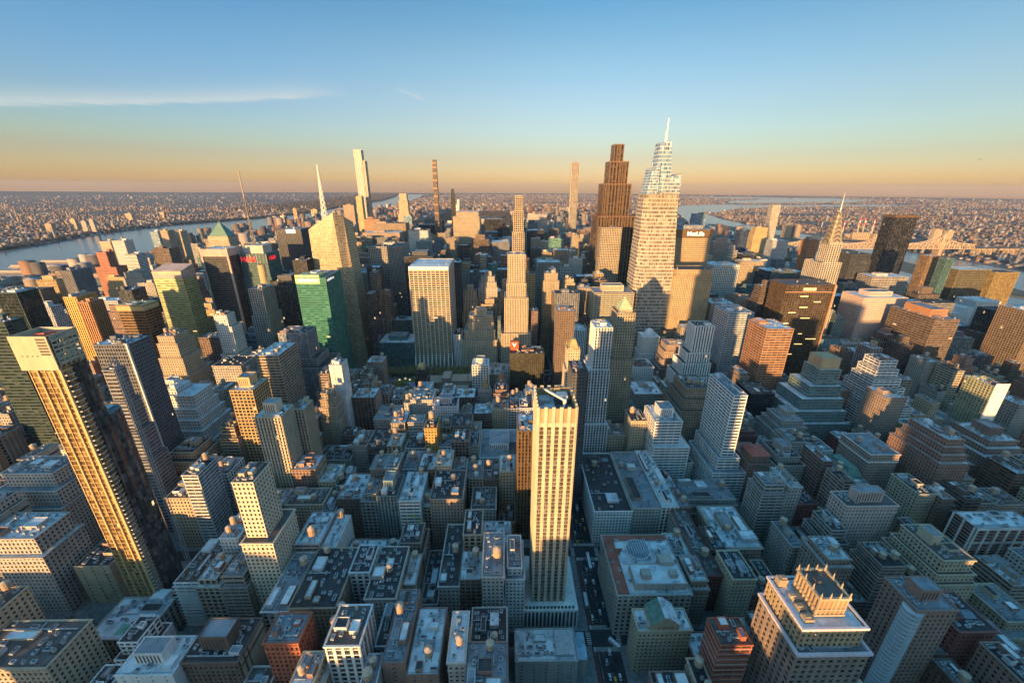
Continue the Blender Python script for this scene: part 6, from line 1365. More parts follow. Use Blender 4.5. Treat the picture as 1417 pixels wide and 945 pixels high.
# feathered pencil tower
t = thing('skyscraper', 'very thin brown pencil tower narrowing toward its stepped tip', 'skyscraper', (-306, 1895, 0))
m = MB()
for k in range(10):
    z0, z1 = (0, 175, 215, 250, 285, 318, 350, 378, 402, 420)[k], (175, 215, 250, 285, 318, 350, 378, 402, 420, 435)[k]; m.box(2, 21 - k * .25, -18 + k * 2.6, 22, z0, z1)
fobj(m, 'shaft', t, 'brown', 'dark', (1.9, 5., 0.), (.3, .3, 0.))
m = MB()
for k in range(9): z1 = (175, 215, 250, 285, 318, 350, 378, 402, 420)[k]; m.box(1.7, 21.2 - k * .25, -18.3 + k * 2.6, -15.8 + k * 2.6, z1, z1 + 5)
m.obj('bronze_crest', plain('bronze_fin', (.22,.13,.08), .45, .4), t)
# tallest slim silver tower
t = thing('skyscraper', 'tallest slim silvery tower on the left with a cantilevered right flank', 'skyscraper', (-637, 1908, 0))
m = MB(); m.box(0, 31, 0, 34, 0, 472); fobj(m, 'shaft', t, 'steel', 'dark', (2.4, 4.5, 0.), (.5, .12, 0.), False)
m = MB(); m.box(31, 42, 2, 36, 90, 430); fobj(m, 'cantilever', t, 'cream', 'dark', (2.4, 4.5, 0.), (.45, .12, 0.), False)
m = MB()
for x in (0, 7.5, 15, 22.5, 30.4): m.box(x, x + .9, -.9, 0, 0, 474)
for x in (36, 41.2): m.box(x, x + .8, 1.1, 2, 90, 432)
m.obj('steel_fins', plain('spire_white', (.8,.78,.72), .5), t)
# black tapering tower
t = thing('skyscraper', 'slim black tapering tower beside the white shaft in the centre distance', 'skyscraper', (-190, 1570, 0))
m = MB(); m.prism([(-6,0,0),(20,0,0),(20,26,0),(-6,26,0)], [(0,3,300),(14,3,300),(14,20,300),(0,20,300)]); m.prism([(1,3,300),(13,3,300),(12,20,300),(2,20,300)], [(2,5,320),(12,5,320),(11,16,320),(3,16,320)]); fobj(m, 'shaft', t, 'black', 'black', (4., 4.2, 0.), (.2, .2, 0.))
t = thing('office_tower', 'white shaft with pale flanks behind the slim black tapering tower', 'office tower', (-190, 1640, 0))
m = MB(); m.box(-8, 22, 0, 26, 0, 262); m.box(14, 24, -4, 0, 0, 283); fobj(m, 'wall', t, 'white', 'blue', (2.6, 4., 0.), (.5, .2, 0.), False)
# octagonal slab with lettering
h = HD['metlife']; t = thing('skyscraper', h[11], 'skyscraper', (351, 830, 0)); m = MB()
OC = [(0,16),(14,0),(68,0),(82,16),(82,34),(68,50),(14,50),(0,34)]
def oct_(z0, z1, e=0): m.prism([(x + (e if x > 41 else -e), y + (e if y > 25 else -e), z0) for x, y in OC], [(x + (e if x > 41 else -e), y + (e if y > 25 else -e), z1) for x, y in OC])
oct_(0, 233); fobj(m, 'wall', t, 'tan2', 'dark', (1.9, 3.9, 0.), (.45, .42, 0.))
m = MB(); oct_(233, 249, .6); oct_(118, 124, .4); m.obj('crown_band', wall('bronze'), t)
m = MB(); m.prism([(x, y, 249.1) for x, y in OC], [(x, y, 249.4) for x, y in OC]); m.box(20, 60, 14, 36, 249, 256); m.obj('roof', roofm('mid'), t)
textmesh('lettering', 'MetLife', 11.5, .3, plain('sign_white', (1., .98, .92), .5, 0, .2), t, (40, -.95, 240.5))
# art deco spire tower
t = thing('skyscraper', 'art deco tower with arched steel crown and long needle spire', 'skyscraper', (545, 700, 0))
F = MB(); G = MB()
for a in ((10,62,0,56,0,120),(15,60,3,50,120,164),(19,57,4,44,164,205),(27,49,5,28,205,240)): lattice(F, G, *a, 'mv')
F.obj('facade', wall('lime'), t); g = G.obj('glazing', glass('dark'), t); g['cell'] = (2.2, 3.8, 0.)
m = MB(); cx, cy = 38, 16.5
for k in range(7):
    hs = 10.8 * (1 - k / 7.4) ** .85; z0 = 236 + k * 7.0; H2 = 12.5; hn = 10.8 * (1 - (k + 1) / 7.4) ** .85
    m.prism([(cx-hs,cy-hs,z0),(cx+hs,cy-hs,z0),(cx+hs,cy+hs,z0),(cx-hs,cy+hs,z0)], [(cx-hn,cy-hn,z0+7.2),(cx+hn,cy-hn,z0+7.2),(cx+hn,cy+hn,z0+7.2),(cx-hn,cy+hn,z0+7.2)])
    for q in range(4):
        ca, sa = cos(q*pi/2), sin(q*pi/2)
        for (rr_, dd_, mi) in ((1.0, .5, 0), (.72, .75, 1), (.55, .85, 0)):
            n = 9; P = []
            for i in range(n + 1):
                a = pi * i / n; P.append((cos(a) * hs * .92 * rr_, -hs - dd_, z0 + sin(a) * H2 * rr_))
            Qp = [(x, -hs + 2.5 + (z - z0) * .35, z) for x, y, z in P]; rot = lambda p: (cx + p[0]*ca - p[1]*sa, cy + p[0]*sa + p[1]*ca, p[2])
            m.prism([rot(p) for p in P], [rot(p) for p in Qp], mi)
m.obj('arched_crown', [plain('crown_steel', (.52,.45,.34), .35, .6), plain('crown_window', (.10,.085,.06), .4)], t)
m = MB(); m.cyl(cx, cy, 280, 297, 2.2, 1.1, 8); m.cyl(cx, cy, 297, 321, 1.0, .25, 8); m.obj('spire', steelm, t)
# foreground cream tower with podium, open crown and roof crane
h = HD['m400']; t = thing('skyscraper', h[11], 'skyscraper', (27, 221, 0)); F = MB(); G = MB()
lattice(F, G, 0, 25, 0, 30, 20, 182, 'x2'); n = 5
for k in range(n + 1):
    x = 25 * k / n
    F.box(max(0, x - 1.1), min(25, x + 1.1), -.75, .3, 20, 196); F.box(max(0, x-1.1), min(25, x+1.1), 29.7, 30.7, 20, 196)
for k in range(7):
    y = 30 * k / 6; F.box(-.75, .3, max(0, y - 1), min(30, y + 1), 20, 196); F.box(24.7, 25.75, max(0, y - 1), min(30, y + 1), 20, 196)
F.box(0, 25, -.1, .5, 182, 184); F.obj('facade', wall('shaft_stone'), t); g = G.obj('glazing', glass('warm'), t); g['cell'] = (2.5, 3.45, 0.)
m = MB()
for k in range(46):       # faceted bay windows down the front
    for j in range(5):
        z = 24 + k * 3.44; x = 2.5 + j * 5
        if z < 180: m.prism([(x-1.3,.1,z),(x-.5,-.5,z),(x+.5,-.5,z),(x+1.3,.1,z)], [(x-1.3,.1,z+2.5),(x-.5,-.5,z+2.5),(x+.5,-.5,z+2.5),(x+1.3,.1,z+2.5)])
o = m.obj('bay_windows', glass('warm'), t); o['cell'] = (1.0, 3.44, 0.); o['kind'] = 'stuff'
m = MB(); ring(m, .3, 24.7, .1, 29.9, 182, 194.5, .5); m.obj('crown_panels', wall('tan2'), t)
m = MB(); m.sheet(.5, 24.5, .5, 29.5, 187); m.obj('roof', roofm('pale'), t)
m = MB(); m.box(13, 23, 4, 12, 187, 191); m.box(13, 23, 15, 26, 187, 193); m.box(14.5, 21.5, 17, 24, 193, 194.5, 1); m.box(2, 10, 20, 27, 187, 190, 1); m.cyl(5, 4.5, 187, 192.5, 2.6, 2.6, 14, 1); m.cyl(5, 4.5, 192.5, 193.3, 2.8, .6, 14, 1); m.obj('bulkhead', [plain('vent_dark', (.06,.065,.07)), MC['galvanised']], t)
m = MB(); m.bar((7, 26, 195), (17.5, 5, 198), 1.3); m.bar((17, 5.2, 187), (17.5, 5, 198), 1.2); m.cyl(17.5, 4.8, 196.5, 199, 1.2, 1.2, 10); m.obj('window_cleaning_crane', plain('crane_white', (.8,.78,.74), .5), t)
F = MB(); G = MB(); lattice(F, G, -7, 35, -7, 42, 0, 20, 'slot'); F.box(-7.4, 35.4, -7.4, 42.4, 20, 20.8); F.obj('podium', wall('white'), t); g = G.obj('podium_glazing', glass('teal'), t); g['cell'] = (2.2, 4., 0.)
m = MB()
for i in range(14): m.box(-5.5 + i*2.8, -4 + i*2.8, -6, -4.6, 20.8, 21.9)
m.obj('terrace_planter', plain('hedge', (.04,.07,.03), .9), t)
# leaning gold tower in the left foreground
t = thing('apartment_tower', 'tall gold fronted tower under construction, leaning at left, pale crown and red roof tarpaulin', 'apartment tower', (-287, 226, 0))
F = MB(); G = MB(); G.box(.4, 19.6, .4, 17, 0, 222)
for x, w in ((0, .5), (5.2, .9), (9.6, .35), (14.4, 1.0), (18.4, 1.6)): F.box(x, x + w, -.7 if w > .6 else -.2, .4, 0, 222)
for k in range(61): F.box(.1, 19.9, .05, .45, k * 3.65, k * 3.65 + .35)
for k in range(61): F.box(0, .4, .4, 17, k * 3.65, k * 3.65 + .9); F.box(19.6, 20, .4, 17, k * 3.65, k * 3.65 + .9)
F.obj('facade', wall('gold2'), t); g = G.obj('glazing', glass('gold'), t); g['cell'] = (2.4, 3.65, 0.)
m = MB()
for k in range(57): m.box(-1.7, -.05, 1.5, 6, 12 + k * 3.65, 12.35 + k * 3.65)
for k in range(57): m.box(20.05, 21.9, .2, 4.6, 12 + k * 3.65, 12.4 + k * 3.65); m.box(21.6, 21.9, .3, 4.5, 12.4 + k * 3.65, 13.4 + k * 3.65, 1)
m.obj('balconies', [wall('white'), wall('brown')], t)['kind'] = 'stuff'
m = MB(); m.box(-1.8, 20.6, -1.6, -.9, 221, 243); m.box(-1.8, -1.1, -.9, 16, 224, 243)
for k in range(7): m.box(19.9, 20.6, 0, 16, 224 + k * 2.9, 225.5 + k * 2.9)
for k in range(6): m.box(19.8, 20.7, k * 3.1, k * 3.1 + .6, 222, 243)
m.box(-1.8, 20.6, 16, 17, 236, 243); m.box(-1.1, 19.9, -.9, 16, 223, 224)
m.obj('crown', wall('stone2'), t)
m = MB()
for k in range(6): m.box(14, 19.5, -1.75, -1.6, 231 + k * 1.9, 232.1 + k * 1.9)
for k in range(4): m.box(2 + k * 3, 2.8 + k * 3, -1.75, -1.6, 230, 230.8)
m.obj('louvres', plain('vent_dark', (.06,.065,.07)), t)
m = MB(); m.sheet(-1, 19.8, -.8, 16, 240); m.obj('roof', roofm('mid'), t)
m = MB(); m.prism([(4,4,240.3),(16,2,240.3),(18,12,240.3),(7,14,240.3)], [(6,5,242.2),(14,4,243.4),(15,10,242.6),(8,12,241.6)]); m.obj('tarpaulin', plain('tarp_red', (.62,.09,.04), .6, 0, 0, .3, .8), t)
def bay_ring(cx, cy, rx, ry, z): return [(cx + rx * cos(a), cy + ry * sin(a), z) for a in [(-pi/2) + pi * i / 10 for i in range(11)]]
m = MB()
for cy_, ry_, z1, cx_ in ((11.5, 6.5, 221, 17), (17, 10.5, 181, 16)):
    b0 = bay_ring(cx_, cy_, 4.4 if cy_ < 15 else 8, ry_, 0); b1 = [(x, y, z1) for x, y, z in b0]; m.prism([(0, cy_ + ry_, 0)] + [(0, cy_ - ry_, 0)] + b0, [(0, cy_ + ry_, z1)] + [(0, cy_ - ry_, z1)] + b1)
o = m.obj('curved_bay', glass('dark'), t); o['cell'] = (2.0, 3.65, 0.)
m = MB(); m.sheet(2, 16, 18.5, 26.5, 181.3); m.obj('setback_roof', roofm('pale'), t)
m = MB()
for x in (18.5, 20.7):
    for y in (29, 31.2): m.bar((x + 3, y, 20), (x + 3, y, 216), .3)
for k in range(66):
    z = 20 + k * 3; m.bar((21.5, 29, z), (23.7, 29, z + 3), .2); m.bar((23.7, 29, z), (23.7, 31.2, z + 3), .2); m.bar((21.5, 29, z), (23.7, 29, z), .2)
m.obj('construction_hoist', MC['galvanised'], t)
# copper pyramid roofs, domes, gables and pavilions on table buildings
patina = plain('copper_patina', (.13,.25,.205), .7, .1, 0, .25, .3); gold = plain('gilt_roof', (.46,.36,.16), .55, .2); copperred = plain('clay_tile', (.60,.20,.09), .75)
def loc(n, x, y): h = HD[n]; return x - h[1], y - h[3]
def on(n, m, name, mat): return m.obj(name, mat, BLD[n])
def wd(n): h = HD[n]; return h[2] - h[1], h[4], h[5]
w, d, H = wd('m10e40'); m = MB(); m.box(3, w-3, 4, d-4, H-1, H+3, 1); m.pyr(3, w-3, 4, d-4, H+3, H+15, 1.2, 1.2); m.cyl(w/2, d/2, H+15, H+18, 1, .3, 8)
on('m10e40', m, 'pyramid_roof', [plain('pale_patina', (.42,.50,.30), .7), wall('stone2')])
w, d, H = wd('wwp'); m = MB(); m.pyr(2, w-2, 2, d-2, H, H+40, 1, 1); m.cyl(w/2, d/2, H+40, H+46, .8, .1, 6); on('wwp', m, 'pyramid_roof', patina)
m = MB(); ring(m, 0, w, 0, d, H-9, H-7, .5, .8); on('wwp', m, 'cornice', wall('cream'))
w, d, H = wd('fsb'); m = MB(); m.pyr(1.5, w-1.5, 2, d-2, H, H+11, 2.6, 3)
for x in (1, w-1):
    for y in (1, d-1): m.cyl(x, y, H, H+5, .8, .1, 6)
on('fsb', m, 'hipped_roof', gold)
w, d, H = wd('conebody'); m = MB(); m.cyl(w/2, d/2, H, H+16, min(w, d)*.47, .1, 12); on('conebody', m, 'conical_roof', copperred)
w, d, H = wd('dome'); m = MB(); m.cyl(w/2, d/2, H, H+4, 8, 8, 16, 1)
for k in range(6): m.cyl(w/2, d/2, H+4+7*sin(k*pi/12), H+4+7*sin((k+1)*pi/12), 7.6*cos(k*pi/12), 7.6*cos((k+1)*pi/12)+.01, 16)
on('dome', m, 'dome', [plain('dome_white', (.75,.75,.75), .5), wall('white')])
w, d, H = wd('spikeb'); m = MB(); m.cyl(w/2, d/2, H, H+9, 3.4, 2.6, 8); m.cyl(w/2, d/2, H+9, H+20, 2.6, .1, 8)
for x in (1.5, w-1.5):
    for y in (1.5, d-1.5): m.cyl(x, y, H, H+7, .9, .1, 6)
on('spikeb', m, 'pinnacle', wall('ochre'))
w, d, H = wd('radiator'); m = MB(); m.box(2, w-2, 2, d-2, H, H+5); m.pyr(3, w-3, 3, d-3, H+5, H+8, 2, 2)
for x in (1, w/2, w-1):
    for y in (1, d-1): m.cyl(x, y, H-1, H+4, .8, .2, 6)
on('radiator', m, 'gilded_crown', gold)
w, d, H = wd('R14'); m = MB(); m.pyr(3, w-3, 5, d-3, H-.6, H+10, w/2-8, d/2-10)
for k in range(6): m.box(5+k*(w-10)/6, 6.4+k*(w-10)/6, 4.6, 6.6, H, H+3.4)
on('R14', m, 'mansard_roof', patina)
w, d, H = wd('R15'); m = MB(); m.box(2, w-2, 2, d*.55, H-1, H+9, 1); m.pyr(1, w-1, 1, d*.58, H+9, H+12.5, w/2-6, 4); on('R15', m, 'tiled_roof', [plain('red_tile', (.52,.13,.09), .8), wall('brick')])
w, d, H = wd('R7'); m = MB(); c = w * .5
m.prism([(c-10,0,H-1),(c+9,0,H-1),(c+9,d,H-1),(c-10,d,H-1)], [(c-10,0,H+5),(c+9,0,H+5),(c+9,d,H+5),(c-10,d,H+5)], 1)
m.poly([(c-10.3,-.3,H+5),(c-2,-.3,H+12),(c-2,d,H+12),(c-10.3,d,H+5)]); m.poly([(c+9.3,d,H+5),(c+1,d,H+12),(c+1,-.3,H+12),(c+9.3,-.3,H+5)], 2); m.poly([(c-2,-.3,H+12),(c+1,-.3,H+12),(c+1,d,H+12),(c-2,d,H+12)], 2)
m.poly([(c-10,.05,H+5),(c+9,.05,H+5),(c+1,.05,H+11.8),(c-2,.05,H+11.8)], 1)
for k in range(4): m.box(c-6+k*3.2, c-4.2+k*3.2, -.12, .03, H+1, H+3.2, 3)
on('R7', m, 'gable_roof', [patina, wall('cream'), roofm('pale'), wall('rust')])
w, d, H = wd('R8'); m = MB(); m.sheet(.5, 9, .5, d-.5, H+.3); m.sheet(9, w-1, d-6, d-.5, H+.3); m.poly([(9,d-22,H+.3),(15,d-14,H+.3),(9,d-14,H+.3)]); on('R8', m, 'red_roof_edge', roofm('red'))
m = MB(); m.cyl(27, d-16, H-.4, H+1.5, 10, 10, 28); m.cyl(27, d-16, H+1.5, H+3.2, 9.4, 6, 28, 1)
for k in range(9): m.box(19+k*2, 19.3+k*2, d-24, d-8, H+3.25, H+3.5, 0)
on('R8', m, 'round_skylight', [roofm('pale'), glass_plain()])
m = MB(); m.box(14, w-3, 4, 22, H-.6, H+5); ring(m, 14, w-3, 4, 22, H+5, H+6, .4, .2); m.sheet(14.4, w-3.4, 4.4, 21.6, H+5.1, 1); m.box(20, 27, 8, 14, H+5, H+10); m.box(w-14, w-8, 9, 14, H+5, H+9); m.box(w-18, w-7, 20, 28, H, H+9)
on('R8', m, 'setback_storey', [wall('stone'), roofm('pale')])
w, d, H = wd('R15')
# hotel pavilion
w, d, H = wd('R1'); F = MB(); G = MB(); lattice(F, G, 2, w-3, 4, d, H-1, H+14, 'm'); F.obj('upper_storeys', wall('tan2'), BLD['R1']); g = G.obj('upper_glazing', glass('dark'), BLD['R1']); g['cell'] = (2., 4., 0.)
m = MB(); ring(m, -.2, w+.2, -.2, d+.2, H-1.2, H+.5, .8, .7); ring(m, 1.6, w-2.6, 3.6, d+.4, H+13, H+14.5, .8, .5); on('R1', m, 'cornice', wall('lilac'))
m = MB(); m.sheet(3, w-4, 5, d-1, H+13.4); on('R1', m, 'upper_roof', roofm('pale'))
m = MB(); m.box(13, 28, 11, 28, H+13.4, H+26)
on('R1', m, 'pavilion', wall('rust'))
m = MB()
for i in range(7):
    x = 12.6 + i * 2.5
    for y in (10.4, 28): m.box(x, x + .8, y, y + .7, H+15, H+27)
for i in range(8):
    y = 10.6 + i * 2.4
    for x in (12.4, 28): m.box(x, x + .7, y, y + .8, H+15, H+27)
ring(m, 12.4, 28.7, 10.4, 28.7, H+26, H+27.6, .8, .4); ring(m, 12.4, 28.7, 10.4, 28.7, H+18.4, H+19.2, .6, .1); ring(m, 12.4, 28.7, 10.4, 28.7, H+14, H+15.4, .6, .3)
for x in (12.6, 17.8, 23, 28.3):
    for y in (10.6, 16.5, 22.5, 28.3):
        if x in (12.6, 28.3) or y in (10.6, 28.3): m.cyl(x, y, H+27.4, H+28.4, .65, .5, 8); m.cyl(x, y, H+28.4, H+29.3, .3, .55, 8); m.cyl(x, y, H+29.3, H+31.3, .42, .06, 8)
on('R1', m, 'pavilion_pilasters', wall('cream'))
m = MB(); m.sheet(13, 28, 11, 28, H+26.3); m.box(17, 20, 20, 23, H+26, H+28); on('R1', m, 'pavilion_roof', roofm('brown'))
for k in range(4):
    m = MB(); k3 = k == 3; m.box(4 if k3 else 5 + k*.8, 9 if k3 else 10 + k*.8, d-6 if k3 else 7 + k*6, d-2 if k3 else 11 + k*6, H+13.4, H+(19 if k3 else 16)); m.box(5.5, 8.5, (d-5 if k3 else 8 + k*6), (d-3 if k3 else 10 + k*6), H+15, H+(19.8 if k3 else 16.8)); on('R1', m, 'bulkhead', wall('tan'))
# red tower's pale bands, balconies, piers, small signs and marks
w, d, H = wd('R6'); m = MB()
for k in range(16): m.box(-.25, w+.25, -.25, d+.25, H-4-k*4.6, H-3.5-k*4.6)
on('R6', m, 'pale_bands', wall('pinkl'))
w, d, H = wd('R2'); m = MB()
for k in range(26): m.cyl(1, 3, H-3.2-k*3.3, H-2.6-k*3.3, 5.2, 5.2, 14, 0, 1.0)
on('R2', m, 'balconies', wall('lgray'))['kind'] = 'stuff'
w, d, H = wd('balres'); m = MB()
for k in range(13): m.box(-1.2, w+1.2, -1.4, d*.9, 3+k*3.4, 3.4+k*3.4); m.box(-1.2, w+1.2, -1.4, -1.3, 3.4+k*3.4, 4.2+k*3.4)
on('balres', m, 'balconies', wall('white'))['kind'] = 'stuff'
m = MB(); rr = random.Random(5)
for k in range(26): x = rr.uniform(2, w-2); y = rr.uniform(2, d-14); m.cyl(x, y, H-.6, H+rr.uniform(.4, 1.3), rr.uniform(.5, 1.2), .3, 6)
on('balres', m, 'terrace_planting', plain('autumn_shrub', (.28,.12,.05), .9, 0, 0, .5, 1))
w, d, H = wd('R5'); m = MB()
for k in range(6): x = k*w/6; m.box(x, x+1.3, -1.2, -.55, 0, H-.3)
for k in range(3): m.box(-1.2, -.55, k*d/2.2, k*d/2.2+1.3, 0, H-.3)
m.box(-.9, w+.9, -1.5, -.9, H-1.8, H+.4); m.box(-.9, w+.9, -1.3, -.9, H-16, H-15)
on('R5', m, 'concrete_piers', wall('white'))
w, d, H = wd('B13'); ym = plain('yellow_mark', (.75,.72,.08), .6)
for x, z in ((.56, -18), (.9, -24), (.62, -33), (.95, -40), (.62, -50)):
    m = MB(); X = w*x; Z = H+z
    for a in ((X-1.5,X+1.5,Z,Z+.5),(X-1.5,X+1.5,Z+2.6,Z+3.1),(X-1.5,X-1,Z+.5,Z+2.6),(X+1,X+1.5,Z+.5,Z+2.6)): m.box(a[0], a[1], -.8, -.62, a[2], a[3])
    on('B13', m, 'yellow_frame', ym)
w, d, H = wd('brownslab'); m = MB(); m.box(.5, 13, 13, 20, H, H+14); on('brownslab', m, 'sign_box', plain('sign_red', (.42,.09,.03), .7, 0, 0, .15, .5))
mw = plain('sign_white', (1,1,1), .5, 0, .2); textmesh('lettering', 'V', 9, .2, mw, BLD['brownslab'], (6.5, 12.7, H+8))
w, d, H = wd('green'); m = MB(); m.box(-.3, w-9, -.3, .7, H-10, H+4); m.box(w-10, w-9, .7, d*.5, H, H+4); m.box(0, w-10, .7, d*.5, H-1, H+2); on('green', m, 'sign_crown', plain('pale_green_panel', (.30,.46,.26), .5))
textmesh('lettering', 'salesforce', 7.5, .15, mw, BLD['green'], (w*.42, -.6, H-4))
m = MB(); m.box(w+.1, w+.5, 0, d*.55, H-9, H); on('green', m, 'sign_panel', plain('dark_teal_panel', (.02,.09,.08), .4)); textmesh('lettering', 'salesforce', 6.5, .12, mw, BLD['green'], (w+.7, d*.27, H-5), (pi/2, 0, pi/2))
w, d, H = wd('condenast'); red = plain('sign_red_lit', (1., .03, .04), .5, 0, .2)
textmesh('lettering', 'H&M', 12, .3, red, BLD['condenast'], (w*.32, -1.2, H-9)); textmesh('lettering', 'H&M', 9, .3, red, BLD['condenast'], (w+1.2, d*.35, H-8), (pi/2, 0, pi/2))
m = MB(); ring(m, 1, w-1, 1, d-1, H-16, H-15, .8, .6); ring(m, 1, w-1, 1, d-1, H-2, H-.5, .8, .6)
for k in range(9): x = 1+k*(w-2)/8; m.box(x-.4, x+.4, .2, 1, H-16, H+1)
m.box(8, w-8, 8, d-8, H, H+14); on('condenast', m, 'rooftop_frame', wall('stone'))
m = MB(); m.cyl(w*.73, 2, 0, H-18, 7, 7, 18); on('condenast', m, 'corner_drum', wall('tan2'))
m = MB(); cxm, cym = w*.42, d*.4; zs = [H+14+k*8 for k in range(16)]
for k in range(15):
    r0, r1 = max(.4, 2.0*(1-k/12)), max(.35, 2.0*(1-(k+1)/12))
    P = [(cxm+sx*r0, cym+sy*r0, zs[k]) for sx, sy in ((-1,-1),(1,-1),(1,1),(-1,1))]; Q = [(cxm+sx*r1, cym+sy*r1, zs[k+1]) for sx, sy in ((-1,-1),(1,-1),(1,1),(-1,1))]
    for i in range(4): m.bar(P[i], Q[i], .7); m.bar(P[i], Q[(i+1) % 4], .45)
m.cyl(cxm, cym, H+60, H+64, 2, 2, 8); m.cyl(cxm, cym, H+90, H+93, 1.5, 1.5, 8); on('condenast', m, 'antenna_mast', plain('mast_grey', (.26,.22,.20), .6))
w, d, H = wd('viacom'); m = MB(); m.box(w*.42, w*.78, -1.4, -.6, H-8, H-1); on('viacom', m, 'sign_panel', plain('sign_white', (1,1,1))); textmesh('lettering', 'Paramount', 4.6, .1, plain('sign_ink', (.05,.05,.07)), BLD['viacom'], (w*.6, -1.6, H-4.6), (pi/2,0,0), .72)
w, d, H = wd('darksign'); m = MB(); m.box(w*.36, w*.63, -.7, -.4, H-10, H-5); on('darksign', m, 'sign_panel', plain('sign_cream', (.75,.62,.45), .5))
m = MB(); m.box(w+.1, w+1.6, -1, 3, 0, H+1); m.box(0, w, -.5, -.1, H-13, H-11.6); on('darksign', m, 'corner_pier', wall('orange2'))
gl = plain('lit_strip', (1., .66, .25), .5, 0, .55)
rr = random.Random(11)
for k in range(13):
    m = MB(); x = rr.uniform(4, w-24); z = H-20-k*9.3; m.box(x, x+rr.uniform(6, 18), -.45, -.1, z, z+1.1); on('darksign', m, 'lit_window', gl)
w, d, H = wd('yellow'); m = MB(); m.box(-.2, w+.2, -.2, d+.2, H-10, H+1); m.prism([(0,0,H+1),(w,0,H+1),(w,d,H+1),(0,d,H+1)], [(0,0,H+2),(w,0,H+2),(w,d,H+9),(0,d,H+9)]); on('yellow', m, 'crown', wall('pink'))
w, d, H = wd('darkgold'); m = MB(); m.box(-.2, w+.2, -.2, d+.2, H-7, H+.5); on('darkgold', m, 'parapet', wall('gold2'))
w, d, H = wd('darkframe'); m = MB()
for x in (-1.5, w-1.5): m.box(x, x+3, -1.2, 1.5, 0, H+3)
m.box(w-1.5, w+1.5, d-2, d+1, 0, H+3); m.box(-.8, w+.8, -.8, 2, H-12, H+.5); m.box(w-2, w+.8, 2, d, H-12, H+.5); on('darkframe', m, 'corner_bands', wall('pink'))
w, d, H = wd('grace'); m = MB()
for k in range(10): x = k*w/9; m.prism([(x-.7,-14,0),(x+.7,-14,0),(x+.7,.1,0),(x-.7,.1,0)], [(x-.7,-.6,34),(x+.7,-.6,34),(x+.7,.1,34),(x-.7,.1,34)])
m.box(-.3, w+.3, -.6, d*.3, H-6, H); m.box(-.3, -.05, 0, d, 0, H); on('grace', m, 'sloped_base_ribs', wall('white'))
w, d, H = wd('hall'); m = MB(); m.sheet(w*.42, w*.78, 3, 11, H-.4); on('hall', m, 'green_roof_panel', roofm('green')); m = MB(); m.sheet(w*.45, w*.8, 12, 24, H-.4); m.box(w*.6, w*.9, 27, 35, H-.7, H+4); on('hall', m, 'raised_roof', roofm('pale'))
w, d, H = wd('graybig'); m = MB(); m.box(w-.6, w+.9, -.9, .8, 0, H+1); on('graybig', m, 'corner_pier', wall('white'))
w, d, H = wd('twt'); m = MB(); ring(m, 0, w, 0, d, H-6, H+.5, .5, .2); on('twt', m, 'parapet', wall('bronze'))
w, d, H = wd('zig'); m = MB(); m.box(2, w-2, 3, d-3, H, H+14); ring(m, 2, w-2, 3, d-3, H+14, H+15, .5, .2); m.box(w*.2, w*.8, d*.3, d*.7, H+12, H+14.6); on('zig', m, 'brick_penthouse', wall('tan2'))
w, d, H = wd('R13'); m = MB(); m.box(w + .3, w + 8, 4, d + 1, 0, H - 6); m.sheet(w + .6, w + 7.7, 4.3, d + .7, H - 5.9, 1); on('R13', m, 'side_terrace', [wall('stone'), roofm('blue')])
for k in range(9): link('roof_unit', UNITS[k % 4], BLD['R13'], (5.5 + (k % 5) * 5, 4.5 + 4.6 * (k // 5), H - .7))
m = MB(); m.box(w * .66, w - 2, 3, d - 2, H - .7, H + 1.6); on('R13', m, 'roof_plant', MC['galvanised'])
w, d, H = wd('R18'); m = MB(); ring(m, 0, w, 0, d, H-10, H-9, .4, .7); ring(m, 0, w, 0, d, H-1, H+.2, .4, .6); on('R18', m, 'cornice', wall('white'))
w, d, H = wd('R12'); m = MB(); ring(m, 0, w, 0, d, H-2, H-.6, .4, .8); on('R12', m, 'cornice', wall('white'))
w, d, H = wd('R21'); m = MB(); m.box(2, w-2, 4, d-4, H-.5, H+1.2); m.box(3, 8, 8, 13, H+1, H+5); on('R21', m, 'roof_plant', plain('dome_white', (.8,.8,.82)))
w, d, H = wd('whitest'); m = MB(); m.box(-22, 0, 0, d, 0, H-14); m.box(-38, -22, 0, d, 0, H-26); m.obj('lower_steps', wall('white'), BLD['whitest'])
# church with a green spire in the right middle distance
t = thing('church', 'small stone church with square tower and green copper spire', 'church', (448, 352, 0)); F = MB()
F.box(0, 14, 0, 14, 0, 30); F.box(-6, 20, 14, 44, 0, 13)
for x in (0, 12.4):
    for y in (0, 12.4): F.box(x - .4, x + 2, y - .4, y + 2, 0, 33); F.cyl(x + .8, y + .8, 33, 38, 1.2, .1, 6)
F.obj('wall', wall('stone'), t); m = MB(); m.pyr(.5, 13.5, .5, 13.5, 30, 42, 2.5, 2.5); m.obj('tower_roof', wall('redd'), t)
m = MB(); m.cyl(7, 7, 42, 48, 2.2, 1.8, 8); m.cyl(7, 7, 48, 62, 1.9, .1, 8); m.obj('spire', patina, t)
m = MB(); m.prism([(-6.5,14,13),(20.5,14,13),(20.5,44.5,13),(-6.5,44.5,13)], [(6.8,14,21),(7.2,14,21),(7.2,44.5,21),(6.8,44.5,21)]); m.obj('nave_roof', wall('redd'), t)
